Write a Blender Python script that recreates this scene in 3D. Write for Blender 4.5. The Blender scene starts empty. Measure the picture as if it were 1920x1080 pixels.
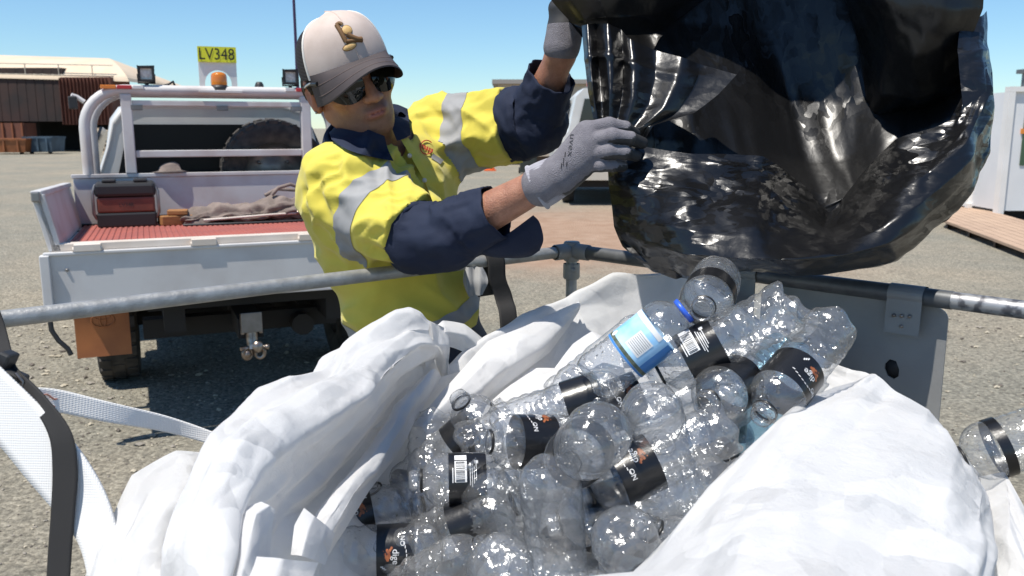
import bpy, bmesh, math, random
import numpy as np
from mathutils import Vector, Matrix, noise
random.seed(7); np.random.seed(7)
SC = bpy.context.scene
COL = SC.collection
R = math.radians

# ------------------------------------------------------------------ camera
F = 1620.0; HC = 1.5; PITCH = R(10.5)
CP, SP = math.cos(PITCH), math.sin(PITCH)
cam_d = bpy.data.cameras.new('camera'); cam = bpy.data.objects.new('camera', cam_d); COL.objects.link(cam)
cam.location = (0, 0, HC); cam.rotation_euler = (R(90) - PITCH, 0, 0)
cam_d.sensor_width = 36; cam_d.lens = F / 1920 * 36
cam_d.clip_start = 0.05; cam_d.clip_end = 3000
cam_d.dof.use_dof = True; cam_d.dof.focus_distance = 1.5; cam_d.dof.aperture_fstop = 10.0
SC.camera = cam

# ------------------------------------------------------------------ sky and sun
SUN_DIR = Vector((-0.28, -0.25, 0.93)).normalized()      # towards the sun
w = bpy.data.worlds.new('World'); SC.world = w; w.use_nodes = True
nt = w.node_tree
sky = nt.nodes.new('ShaderNodeTexSky'); sky.sky_type = 'NISHITA'; sky.sun_disc = False
sky.sun_elevation = math.asin(SUN_DIR.z); sky.sun_rotation = math.atan2(SUN_DIR.x, SUN_DIR.y)
sky.altitude = 0; sky.air_density = 1.0; sky.dust_density = 0.0; sky.ozone_density = 6.0
bg = nt.nodes['Background']; bg.inputs['Strength'].default_value = 0.105
tint = nt.nodes.new('ShaderNodeMix'); tint.data_type = 'RGBA'; tint.blend_type = 'MULTIPLY'; tint.inputs['Factor'].default_value = 1; tint.inputs[7].default_value = (.86, 1.0, 1.04, 1)
nt.links.new(sky.outputs['Color'], tint.inputs[6]); nt.links.new(tint.outputs[2], bg.inputs['Color'])
sl = bpy.data.lights.new('sun', 'SUN'); sl.energy = 4.8; sl.angle = R(0.53); sl.color = (1, 0.95, 0.87)
so = bpy.data.objects.new('sun', sl); COL.objects.link(so)
so.rotation_euler = SUN_DIR.to_track_quat('Z', 'Y').to_euler()
SC.view_settings.view_transform = 'Standard'; SC.view_settings.look = 'None'
SC.view_settings.gamma = 1; SC.view_settings.exposure = 0.36; SC.view_settings.use_curve_mapping = False
cy = SC.cycles
cy.max_bounces = 16; cy.diffuse_bounces = 8; cy.glossy_bounces = 4; cy.transmission_bounces = 6
cy.transparent_max_bounces = 64; cy.caustics_reflective = False; cy.caustics_refractive = False
cy.sample_clamp_indirect = 6; cy.use_denoising = True

# ------------------------------------------------------------------ helpers
def P(px, py, s):
    """point s metres along the optical axis on the sight line of a photo point"""
    x = (px - 960) / F; u = (540 - py) / F
    return np.array((s * x, s * (CP + SP * u), HC + s * (-SP + CP * u)))
def PV(px, py, s): return Vector(P(px, py, s))
def PZ(px, py, z):
    u = (540 - py) / F
    return P(px, py, (z - HC) / (-SP + CP * u))
def PY(px, py, Y):
    u = (540 - py) / F
    return P(px, py, Y / (CP + SP * u))

def nrm(v):
    v = np.asarray(v, float); return v / (np.linalg.norm(v) + 1e-12)

class MB:
    """collects shapes and links them as one mesh object"""
    def __init__(self): self.v = []; self.f = []; self.sm = []; self.mi = []
    def add(self, vs, fs, smooth=False, mi=0):
        b = len(self.v); self.v.extend([tuple(map(float, p)) for p in vs])
        for f in fs:
            self.f.append([b + i for i in f]); self.sm.append(smooth); self.mi.append(mi)
        return self
    def box(self, c, s, rot=None, mi=0, taper=1.0):
        c = np.array(c, float); h = np.array(s, float) / 2; vs = []
        for z in (-1, 1):
            for x, y in ((-1, -1), (1, -1), (1, 1), (-1, 1)):
                k = taper if z > 0 else 1
                vs.append(np.array((x * h[0] * k, y * h[1] * k, z * h[2])))
        if rot is not None:
            M = np.array(rot); vs = [M @ p for p in vs]
        vs = [p + c for p in vs]
        return self.add(vs, [(3, 2, 1, 0), (4, 5, 6, 7), (0, 1, 5, 4), (1, 2, 6, 5), (2, 3, 7, 6), (3, 0, 4, 7)], False, mi)
    def bbox(self, x0, x1, y0, y1, z0, z1, mi=0):
        return self.box(((x0 + x1) / 2, (y0 + y1) / 2, (z0 + z1) / 2), (abs(x1 - x0), abs(y1 - y0), abs(z1 - z0)), None, mi)
    def tube(self, pts, r, n=12, cap=True, mi=0, closed=False, smooth=True):
        pts = [np.array(p, float) for p in pts]; m = len(pts)
        rr = r if hasattr(r, '__len__') else [r] * m
        T = []
        for i in range(m):
            if closed: T.append(nrm(pts[(i + 1) % m] - pts[i - 1]))
            else: T.append(nrm(pts[min(i + 1, m - 1)] - pts[max(i - 1, 0)]))
        a = np.array((0, 0, 1.0)) if abs(T[0][2]) < .9 else np.array((1.0, 0, 0))
        u = nrm(np.cross(T[0], a)); vs = []; fs = []
        for i in range(m):
            u = nrm(u - T[i] * np.dot(u, T[i])); vv = np.cross(T[i], u)
            for k in range(n):
                t = 2 * math.pi * k / n
                vs.append(pts[i] + rr[i] * (math.cos(t) * u + math.sin(t) * vv))
        for i in range(m if closed else m - 1):
            j = (i + 1) % m
            for k in range(n):
                k2 = (k + 1) % n
                fs.append((i * n + k, i * n + k2, j * n + k2, j * n + k))
        self.add(vs, fs, smooth, mi)
        if cap and not closed:
            self.add([vs[k] for k in range(n)][::-1], [tuple(range(n))], False, mi)
            self.add([vs[(m - 1) * n + k] for k in range(n)], [tuple(range(n))], False, mi)
        return self
    def lathe(self, prof, org=(0, 0, 0), ax=(0, 0, 1), n=32, mi=0, smooth=True):
        ax = nrm(ax); a = np.array((1.0, 0, 0)) if abs(ax[0]) < .9 else np.array((0, 1.0, 0))
        u = nrm(np.cross(ax, a)); v = np.cross(ax, u); org = np.array(org, float)
        vs = []; fs = []
        for r, h in prof:
            for k in range(n):
                t = 2 * math.pi * k / n
                vs.append(org + ax * h + r * (math.cos(t) * u + math.sin(t) * v))
        for i in range(len(prof) - 1):
            for k in range(n):
                k2 = (k + 1) % n
                fs.append((i * n + k, i * n + k2, (i + 1) * n + k2, (i + 1) * n + k))
        return self.add(vs, fs, smooth, mi)
    def grid(self, G, smooth=True, mi=0, wrap=False):
        G = np.asarray(G); a, b = G.shape[:2]
        fs = []
        for i in range(a - 1):
            for j in range(b if wrap else b - 1):
                j2 = (j + 1) % b
                fs.append((i * b + j, i * b + j2, (i + 1) * b + j2, (i + 1) * b + j))
        return self.add(G.reshape(-1, 3), fs, smooth, mi)
    def prism(self, poly, d, mi=0):
        """poly: 3D points of one face, d: extrusion vector"""
        n = len(poly); a = [np.array(p, float) for p in poly]; b = [p + np.array(d, float) for p in a]
        return self.add(a + b, [tuple(range(n))[::-1], tuple(range(n, 2 * n))] +
                        [(i, (i + 1) % n, n + (i + 1) % n, n + i) for i in range(n)], False, mi)
    def xf(self, fn):
        self.v = [tuple(fn(np.array(p))) for p in self.v]; return self
    def build(self, name, mat, parent=None, org=(0, 0, 0), bevel=0, seg=2, weld=False):
        me = bpy.data.meshes.new(name)
        vv = np.array(self.v, float) - np.array(org, float)
        me.from_pydata(vv.tolist(), [], self.f)
        me.polygons.foreach_set('use_smooth', self.sm); me.polygons.foreach_set('material_index', self.mi)
        for m in (mat if isinstance(mat, (list, tuple)) else [mat]): me.materials.append(m)
        if weld or bevel:
            bm = bmesh.new(); bm.from_mesh(me); bmesh.ops.remove_doubles(bm, verts=bm.verts, dist=1e-5)
            bm.to_mesh(me); bm.free()
        me.update()
        o = bpy.data.objects.new(name, me); COL.objects.link(o)
        if bevel:
            b = o.modifiers.new('bevel', 'BEVEL'); b.width = bevel; b.segments = seg; b.limit_method = 'ANGLE'; b.angle_limit = R(40)
        if parent is not None: o.parent = parent
        else: o.location = org
        return o

def empty(name, loc, label, cat, group=None, rz=0):
    o = bpy.data.objects.new(name, None); COL.objects.link(o); o.location = tuple(loc); o.rotation_euler = (0, 0, rz)
    o.empty_display_size = .05
    o['label'] = label; o['category'] = cat
    if group: o['group'] = group
    return o
def tag(o, label, cat, group=None):
    o['label'] = label; o['category'] = cat
    if group: o['group'] = group
    return o
def kind(o, k): o['kind'] = k; return o

def rotz(a):
    c, s = math.cos(a), math.sin(a); return np.array(((c, -s, 0), (s, c, 0), (0, 0, 1.0)))
def roty(a):
    c, s = math.cos(a), math.sin(a); return np.array(((c, 0, s), (0, 1.0, 0), (-s, 0, c)))
def rotx(a):
    c, s = math.cos(a), math.sin(a); return np.array(((1.0, 0, 0), (0, c, -s), (0, s, c)))

def text_mesh(txt, size, depth=0.0):
    """flat text as (verts Nx3, faces), centred"""
    cu = bpy.data.curves.new('t', 'FONT'); cu.body = txt; cu.size = size; cu.align_x = 'CENTER'; cu.align_y = 'CENTER'
    cu.extrude = depth; cu.resolution_u = 3
    ob = bpy.data.objects.new('t', cu); COL.objects.link(ob)
    me = bpy.data.meshes.new_from_object(ob)
    vs = np.array([v.co[:] for v in me.vertices]); fs = [tuple(p.vertices) for p in me.polygons]
    bpy.data.objects.remove(ob); bpy.data.meshes.remove(me); bpy.data.curves.remove(cu)
    return vs, fs

# ---- noise
def _h(i, j, k, s):
    n = (i * 73856093) ^ (j * 19349663) ^ (k * 83492791) ^ (s * 2654435)
    n = (n ^ (n >> 13)) * 1274126177
    n = n & 0x7fffffff
    n = (n ^ (n >> 16)) * 668265263 & 0x7fffffff
    return (n % 100003) / 50001.5 - 1.0
def vnoise(Pt, seed=0):
    Pt = np.asarray(Pt, float); I = np.floor(Pt).astype(np.int64); f = Pt - I; f = f * f * (3 - 2 * f)
    x, y, z = I[..., 0], I[..., 1], I[..., 2]; fx, fy, fz = f[..., 0], f[..., 1], f[..., 2]
    r = 0
    for a in (0, 1):
        for b in (0, 1):
            for c in (0, 1):
                wgt = (fx if a else 1 - fx) * (fy if b else 1 - fy) * (fz if c else 1 - fz)
                r = r + wgt * _h(x + a, y + b, z + c, seed)
    return r
def vn2(u, v, seed=0):
    return vnoise(np.stack([u, v, np.zeros_like(u) + .37], -1), seed)
def facet(u, v, seed=0):
    """piecewise linear crumple on an irregular triangle lattice"""
    u2 = u + .45 * vn2(u * .9, v * .9, seed + 11); v2 = v + .45 * vn2(u * .9 + 7, v * .9, seed + 12)
    s = (u2 + v2) * .366025; a = u2 + s; b = v2 + s
    i = np.floor(a).astype(np.int64); j = np.floor(b).astype(np.int64); fa = a - i; fb = b - j; z = np.zeros_like(i)
    h00 = _h(i, j, z, seed); h11 = _h(i + 1, j + 1, z, seed); h10 = _h(i + 1, j, z, seed); h01 = _h(i, j + 1, z, seed)
    lo = fa > fb
    return np.where(lo, h00 * (1 - fa) + h10 * (fa - fb) + h11 * fb, h00 * (1 - fb) + h01 * (fb - fa) + h11 * fa)

def catmull(A, n, axis=0):
    """Catmull-Rom through control points along an axis, n samples per span"""
    A = np.moveaxis(np.asarray(A, float), axis, 0); m = len(A)
    out = []
    E = np.concatenate([[2 * A[0] - A[1]], A, [2 * A[-1] - A[-2]]])
    for i in range(m - 1):
        p0, p1, p2, p3 = E[i], E[i + 1], E[i + 2], E[i + 3]
        for k in range(n):
            t = k / n
            out.append(.5 * ((2 * p1) + (-p0 + p2) * t + (2 * p0 - 5 * p1 + 4 * p2 - p3) * t * t + (-p0 + 3 * p1 - 3 * p2 + p3) * t ** 3))
    out.append(A[-1])
    return np.moveaxis(np.array(out), 0, axis)
def grid_normals(G):
    du = np.gradient(G, axis=0); dv = np.gradient(G, axis=1)
    N = np.cross(du, dv); return N / (np.linalg.norm(N, axis=-1, keepdims=True) + 1e-12)
def lerp_rows(A, n, axis):
    A = np.moveaxis(np.asarray(A, float), axis, 0); t = np.linspace(0, len(A) - 1, (len(A) - 1) * n + 1); i = np.minimum(t.astype(int), len(A) - 2); f = (t - i).reshape((-1,) + (1,) * (A.ndim - 1))
    return np.moveaxis(A[i] * (1 - f) + A[i + 1] * f, 0, axis)
def sheet(rows, nu, nv, lin=(0, 0)):
    """rows of (px,py,s) control points -> dense world grid; lin: how angular the folds are across and along"""
    C = np.array([[P(*p) for p in r] for r in rows])
    A = catmull(C, nu, 0) * (1 - lin[0]) + lerp_rows(C, nu, 0) * lin[0]
    return catmull(A, nv, 1) * (1 - lin[1]) + lerp_rows(A, nv, 1) * lin[1]
def arclen(G):
    du = np.linalg.norm(np.diff(G, axis=0), axis=-1).mean(1); dv = np.linalg.norm(np.diff(G, axis=1), axis=-1).mean(0)
    U = np.concatenate([[0], np.cumsum(du)]); V = np.concatenate([[0], np.cumsum(dv)])
    return np.meshgrid(U, V, indexing='ij')

# ---- signed distance modelling
def smin(a, b, k):
    h = np.clip(.5 + .5 * (b - a) / k, 0, 1); return b * (1 - h) + a * h - k * h * (1 - h)
def smax(a, b, k): return -smin(-a, -b, k)
def sd_cone(p, a, b, ra, rb):
    a = np.asarray(a, float); b = np.asarray(b, float); ba = b - a
    h = np.clip(((p - a) @ ba) / (ba @ ba), 0, 1)
    return np.linalg.norm(p - a - h[..., None] * ba, axis=-1) - (ra + (rb - ra) * h)
def sd_ell(p, c, r, M=None):
    q = p - np.asarray(c, float)
    if M is not None: q = q @ np.asarray(M)      # columns of M = local axes
    r = np.asarray(r, float); k0 = np.linalg.norm(q / r, axis=-1); k1 = np.linalg.norm(q / (r * r), axis=-1)
    return k0 * (k0 - 1) / (k1 + 1e-9)
def sdf_mesh(f, lo, hi, h, proj=2):
    """surface nets on a sparsely evaluated grid; returns verts, quads"""
    lo = np.array(lo, float); n = np.ceil((np.array(hi) - lo) / h).astype(int) + 1
    B = 12; nb = -(-n // B); n = nb * B
    D = np.zeros(n, np.float32)
    cen = np.stack(np.meshgrid(*[(np.arange(k) + .5) * B * h for k in nb], indexing='ij'), -1) + lo
    dc = f(cen.reshape(-1, 3)).reshape(nb)
    off = np.stack(np.meshgrid(*[np.arange(B)] * 3, indexing='ij'), -1) * h
    for (i, j, k) in np.ndindex(*nb):
        sl_ = (slice(i * B, i * B + B), slice(j * B, j * B + B), slice(k * B, k * B + B))
        if abs(dc[i, j, k]) > B * h * 1.5: D[sl_] = dc[i, j, k]
        else: D[sl_] = f((off + lo + np.array((i, j, k)) * B * h).reshape(-1, 3)).reshape(B, B, B)
    S = D < 0
    c = [D[a:n[0] - 1 + a, b:n[1] - 1 + b, g:n[2] - 1 + g] for a in (0, 1) for b in (0, 1) for g in (0, 1)]
    cs = sum((x < 0).astype(np.int8) for x in c)
    act = (cs > 0) & (cs < 8)
    idx = -np.ones(act.shape, np.int64); ids = np.argwhere(act); idx[act] = np.arange(len(ids))
    corner = [(a, b, g) for a in (0, 1) for b in (0, 1) for g in (0, 1)]
    cv = np.stack([x[act] for x in c], -1)
    acc = np.zeros((len(ids), 3)); cnt = np.zeros(len(ids))
    for p in range(8):
        for q in range(p + 1, 8):
            if sum(abs(x - y) for x, y in zip(corner[p], corner[q])) != 1: continue
            m = (cv[:, p] < 0) != (cv[:, q] < 0); t = cv[m, p] / (cv[m, p] - cv[m, q])
            acc[m] += np.array(corner[p]) + t[:, None] * (np.array(corner[q]) - np.array(corner[p])); cnt[m] += 1
    V = (ids + acc / cnt[:, None]) * h + lo
    Q = []
    for ax in range(3):
        s0 = [slice(1, -1)] * 3; s1 = [slice(1, -1)] * 3; s0[ax] = slice(0, -1); s1[ax] = slice(1, None)
        ch = S[tuple(s0)] != S[tuple(s1)]; e = np.argwhere(ch)
        base = np.array([1, 1, 1]); base[ax] = 0; e = e + base
        neg = S[e[:, 0], e[:, 1], e[:, 2]]
        u, v = (ax + 1) % 3, (ax + 2) % 3; du = np.zeros(3, int); dv = np.zeros(3, int); du[u] = 1; dv[v] = 1
        ok = np.all(e < np.array(act.shape), 1); e = e[ok]; neg = neg[ok]
        q = np.stack([idx[tuple((e - du - dv).T)], idx[tuple((e - dv).T)], idx[tuple(e.T)], idx[tuple((e - du).T)]], 1)
        q[~neg] = q[~neg][:, ::-1]; Q.append(q)
    Q = np.concatenate(Q); Q = Q[(Q >= 0).all(1)]
    for _ in range(proj):
        d = f(V); g = sdf_grad(f, V, h * .3); V = V - np.clip(d, -h, h)[:, None] * g
    return V, Q
def sdf_grad(f, V, e=1e-3):
    g = np.stack([f(V + np.eye(3)[i] * e) - f(V - np.eye(3)[i] * e) for i in range(3)], -1)
    return g / (np.linalg.norm(g, axis=-1, keepdims=True) + 1e-9)
def raw_obj(name, V, Q, mat, parent=None, org=(0, 0, 0), smooth=True, mi=None):
    me = bpy.data.meshes.new(name); V = np.asarray(V, float) - np.array(org)
    Q = np.asarray(Q); me.vertices.add(len(V)); me.vertices.foreach_set('co', V.astype(np.float32).ravel())
    k = Q.shape[1]; me.loops.add(Q.size); me.loops.foreach_set('vertex_index', Q.astype(np.int32).ravel())
    me.polygons.add(len(Q)); me.polygons.foreach_set('loop_start', np.arange(0, Q.size, k, dtype=np.int32))
    me.polygons.foreach_set('use_smooth', np.full(len(Q), smooth))
    if mi is not None: me.polygons.foreach_set('material_index', np.asarray(mi, np.int32))
    me.update(calc_edges=True); me.validate()
    for m in (mat if isinstance(mat, (list, tuple)) else [mat]): me.materials.append(m)
    o = bpy.data.objects.new(name, me); COL.objects.link(o)
    if parent is not None: o.parent = parent
    else: o.location = tuple(org)
    return o
def trace(f, O, D, rmax, off=0.0, steps=40):
    """march from O + rmax*D back towards O until the distance is off"""
    t = np.full(len(O), float(rmax))
    for _ in range(steps):
        d = f(O + D * t[:, None]) - off; t = np.maximum(t - d * .7, 0)
    return O + D * t[:, None]

# ------------------------------------------------------------------ materials
def mat(name, col, rough=.6, metal=0.0, col2=None, scale=8, detail=4, mix=(.35, .65), bump=0.0, bscale=60, coat=0, spec=.5, trans=0, sheen=0, stretch=None):
    m = bpy.data.materials.new(name); m.use_nodes = True; n = m.node_tree; b = n.nodes['Principled BSDF']
    b.inputs['Base Color'].default_value = (*col, 1); b.inputs['Roughness'].default_value = rough
    b.inputs['Metallic'].default_value = metal; b.inputs['Coat Weight'].default_value = coat
    b.inputs['Specular IOR Level'].default_value = spec; b.inputs['Sheen Weight'].default_value = sheen
    tc = n.nodes.new('ShaderNodeTexCoord'); vec = tc.outputs['Object']
    if stretch:
        mp = n.nodes.new('ShaderNodeMapping'); mp.inputs['Scale'].default_value = stretch; n.links.new(vec, mp.inputs['Vector']); vec = mp.outputs['Vector']
    if col2 is not None:
        t = n.nodes.new('ShaderNodeTexNoise'); t.inputs['Scale'].default_value = scale; t.inputs['Detail'].default_value = detail
        n.links.new(vec, t.inputs['Vector'])
        r = n.nodes.new('ShaderNodeValToRGB'); r.color_ramp.elements[0].position = mix[0]; r.color_ramp.elements[1].position = mix[1]
        r.color_ramp.elements[0].color = (*col, 1); r.color_ramp.elements[1].color = (*col2, 1)
        n.links.new(t.outputs['Fac'], r.inputs['Fac']); n.links.new(r.outputs['Color'], b.inputs['Base Color'])
    if bump:
        t2 = n.nodes.new('ShaderNodeTexNoise'); t2.inputs['Scale'].default_value = bscale; t2.inputs['Detail'].default_value = 5
        n.links.new(vec, t2.inputs['Vector'])
        bp = n.nodes.new('ShaderNodeBump'); bp.inputs['Strength'].default_value = bump; bp.inputs['Distance'].default_value = .01
        n.links.new(t2.outputs['Fac'], bp.inputs['Height']); n.links.new(bp.outputs['Normal'], b.inputs['Normal'])
    return m
def add_weave(m, scale, strength, dist=.002):
    n = m.node_tree; b = n.nodes['Principled BSDF']; tc = n.nodes.new('ShaderNodeTexCoord')
    h = None
    for d in ('X', 'Z'):
        wv = n.nodes.new('ShaderNodeTexWave'); wv.bands_direction = d; wv.inputs['Scale'].default_value = scale; wv.inputs['Distortion'].default_value = .6
        wv.inputs['Detail'].default_value = 1
        n.links.new(tc.outputs['Object'], wv.inputs['Vector'])
        if h is None: h = wv.outputs['Fac']
        else:
            a = n.nodes.new('ShaderNodeMath'); a.operation = 'ADD'; n.links.new(h, a.inputs[0]); n.links.new(wv.outputs['Fac'], a.inputs[1]); h = a.outputs[0]
    bp = n.nodes.new('ShaderNodeBump'); bp.inputs['Strength'].default_value = strength; bp.inputs['Distance'].default_value = dist
    n.links.new(h, bp.inputs['Height'])
    if b.inputs['Normal'].is_linked: n.links.new(b.inputs['Normal'].links[0].from_socket, bp.inputs['Normal'])
    n.links.new(bp.outputs['Normal'], b.inputs['Normal'])
    return m
def add_folds(m, scale, strength, dist=.012):
    n = m.node_tree; b = n.nodes['Principled BSDF']; tc = n.nodes.new('ShaderNodeTexCoord')
    t = n.nodes.new('ShaderNodeTexNoise'); t.noise_type = 'RIDGED_MULTIFRACTAL'; t.inputs['Scale'].default_value = scale; t.inputs['Detail'].default_value = 2.5; t.inputs['Distortion'].default_value = .6
    n.links.new(tc.outputs['Object'], t.inputs['Vector'])
    bp = n.nodes.new('ShaderNodeBump'); bp.inputs['Strength'].default_value = strength; bp.inputs['Distance'].default_value = dist
    n.links.new(t.outputs['Fac'], bp.inputs['Height'])
    if b.inputs['Normal'].is_linked: n.links.new(b.inputs['Normal'].links[0].from_socket, bp.inputs['Normal'])
    n.links.new(bp.outputs['Normal'], b.inputs['Normal']); return m
def add_crinkle(m, scale, k0, k1, mscale=3.0, stretch=(1, 1, 1), warp=.07):
    """small flat facets with sharp edges, stronger in patches"""
    n = m.node_tree; b = n.nodes['Principled BSDF']; L = n.links; tc = n.nodes.new('ShaderNodeTexCoord')
    mp = n.nodes.new('ShaderNodeMapping'); mp.inputs['Scale'].default_value = stretch; L.new(tc.outputs['Object'], mp.inputs['Vector'])
    nz = n.nodes.new('ShaderNodeTexNoise'); nz.inputs['Scale'].default_value = 9; nz.inputs['Detail'].default_value = 3; L.new(mp.outputs['Vector'], nz.inputs['Vector'])
    ad = n.nodes.new('ShaderNodeVectorMath'); ad.operation = 'MULTIPLY_ADD'; ad.inputs[1].default_value = (warp, warp, warp); L.new(nz.outputs['Color'], ad.inputs[0]); L.new(mp.outputs['Vector'], ad.inputs[2])
    tot = None
    for sc_, wt in ((scale, 1.0), (scale * 2.4, .6)):
        vo = n.nodes.new('ShaderNodeTexVoronoi'); vo.inputs['Scale'].default_value = sc_; L.new(ad.outputs[0], vo.inputs['Vector'])
        sb = n.nodes.new('ShaderNodeVectorMath'); sb.operation = 'MULTIPLY_ADD'; sb.inputs[1].default_value = (wt, wt, wt); sb.inputs[2].default_value = (-.5 * wt,) * 3; L.new(vo.outputs['Color'], sb.inputs[0])
        if tot is None: tot = sb.outputs[0]
        else:
            s2 = n.nodes.new('ShaderNodeVectorMath'); L.new(tot, s2.inputs[0]); L.new(sb.outputs[0], s2.inputs[1]); tot = s2.outputs[0]
    mk = n.nodes.new('ShaderNodeTexNoise'); mk.inputs['Scale'].default_value = mscale; mk.inputs['Detail'].default_value = 3; L.new(tc.outputs['Object'], mk.inputs['Vector'])
    mr = n.nodes.new('ShaderNodeMapRange'); mr.inputs['From Min'].default_value = .44; mr.inputs['From Max'].default_value = .60; mr.inputs['To Min'].default_value = k0; mr.inputs['To Max'].default_value = k1; L.new(mk.outputs['Fac'], mr.inputs['Value'])
    sc2 = n.nodes.new('ShaderNodeVectorMath'); sc2.operation = 'SCALE'; L.new(tot, sc2.inputs[0]); L.new(mr.outputs['Result'], sc2.inputs['Scale'])
    if b.inputs['Normal'].is_linked: src = b.inputs['Normal'].links[0].from_socket
    else: src = n.nodes.new('ShaderNodeNewGeometry').outputs['Normal']
    s3 = n.nodes.new('ShaderNodeVectorMath'); L.new(src, s3.inputs[0]); L.new(sc2.outputs[0], s3.inputs[1])
    nm = n.nodes.new('ShaderNodeVectorMath'); nm.operation = 'NORMALIZE'; L.new(s3.outputs[0], nm.inputs[0]); L.new(nm.outputs[0], b.inputs['Normal']); return m
def film(name, tint=(1, 1, 1), edge=(.75, .78, .8), rough=.06, bump=.25, bscale=70, drops=0, haze=.0):
    """thin clear plastic: see-through sheet plus a mirror coat by Fresnel, with a fine uneven surface"""
    m = bpy.data.materials.new(name); m.use_nodes = True; n = m.node_tree; n.nodes.remove(n.nodes['Principled BSDF'])
    out = n.nodes['Material Output']; L = n.links
    lw = n.nodes.new('ShaderNodeLayerWeight'); lw.inputs['Blend'].default_value = .35
    cr = n.nodes.new('ShaderNodeValToRGB'); e = cr.color_ramp.elements
    e[0].position = .38; e[0].color = (*tint, 1); e[1].position = .99; e[1].color = (*edge, 1)  # outline tinted darker in colour to imitate refraction
    L.new(lw.outputs['Facing'], cr.inputs['Fac'])
    tb = n.nodes.new('ShaderNodeBsdfTransparent'); L.new(cr.outputs['Color'], tb.inputs['Color'])
    gl = n.nodes.new('ShaderNodeBsdfGlossy'); gl.inputs['Roughness'].default_value = rough
    tc = n.nodes.new('ShaderNodeTexCoord')
    nz = n.nodes.new('ShaderNodeTexNoise'); nz.inputs['Scale'].default_value = bscale; nz.inputs['Detail'].default_value = 4; nz.inputs['Roughness'].default_value = .6
    L.new(tc.outputs['Object'], nz.inputs['Vector'])
    bp = n.nodes.new('ShaderNodeBump'); bp.inputs['Strength'].default_value = bump; bp.inputs['Distance'].default_value = .004
    L.new(nz.outputs['Fac'], bp.inputs['Height']); nrm_ = bp.outputs['Normal']
    if drops:
        vo = n.nodes.new('ShaderNodeTexVoronoi'); vo.inputs['Scale'].default_value = drops; L.new(tc.outputs['Object'], vo.inputs['Vector'])
        rp = n.nodes.new('ShaderNodeMapRange'); rp.interpolation_type = 'SMOOTHSTEP'; rp.inputs['From Min'].default_value = .36; rp.inputs['From Max'].default_value = 0; L.new(vo.outputs['Distance'], rp.inputs['Value'])
        b2 = n.nodes.new('ShaderNodeBump'); b2.inputs['Strength'].default_value = .9; b2.inputs['Distance'].default_value = .0034
        L.new(rp.outputs['Result'], b2.inputs['Height']); L.new(nrm_, b2.inputs['Normal']); nrm_ = b2.outputs['Normal']
    L.new(nrm_, gl.inputs['Normal'])
    l2 = n.nodes.new('ShaderNodeLayerWeight'); l2.inputs['Blend'].default_value = .5; L.new(nrm_, l2.inputs['Normal'])
    pw = n.nodes.new('ShaderNodeMath'); pw.operation = 'POWER'; pw.inputs[1].default_value = 4.5; L.new(l2.outputs['Facing'], pw.inputs[0])
    fr = n.nodes.new('ShaderNodeMath'); fr.operation = 'MULTIPLY_ADD'; fr.inputs[1].default_value = .80; fr.inputs[2].default_value = .11; L.new(pw.outputs[0], fr.inputs[0])
    mx = n.nodes.new('ShaderNodeMixShader'); L.new(fr.outputs[0], mx.inputs['Fac']); L.new(tb.outputs['BSDF'], mx.inputs[1]); L.new(gl.outputs['BSDF'], mx.inputs[2])
    fin = mx.outputs['Shader']
    if haze:
        df = n.nodes.new('ShaderNodeAddShader'); d1 = n.nodes.new('ShaderNodeBsdfDiffuse'); d2 = n.nodes.new('ShaderNodeBsdfTranslucent'); d1.inputs['Color'].default_value = (.485, .488, .49, 1); d2.inputs['Color'].default_value = (.485, .488, .49, 1)
        L.new(d1.outputs['BSDF'], df.inputs[0]); L.new(d2.outputs['BSDF'], df.inputs[1])
        m2 = n.nodes.new('ShaderNodeMixShader'); m2.inputs['Fac'].default_value = haze; L.new(fin, m2.inputs[1]); L.new(df.outputs['Shader'], m2.inputs[2]); fin = m2.outputs['Shader']
    L.new(fin, out.inputs['Surface'])
    return m
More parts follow.
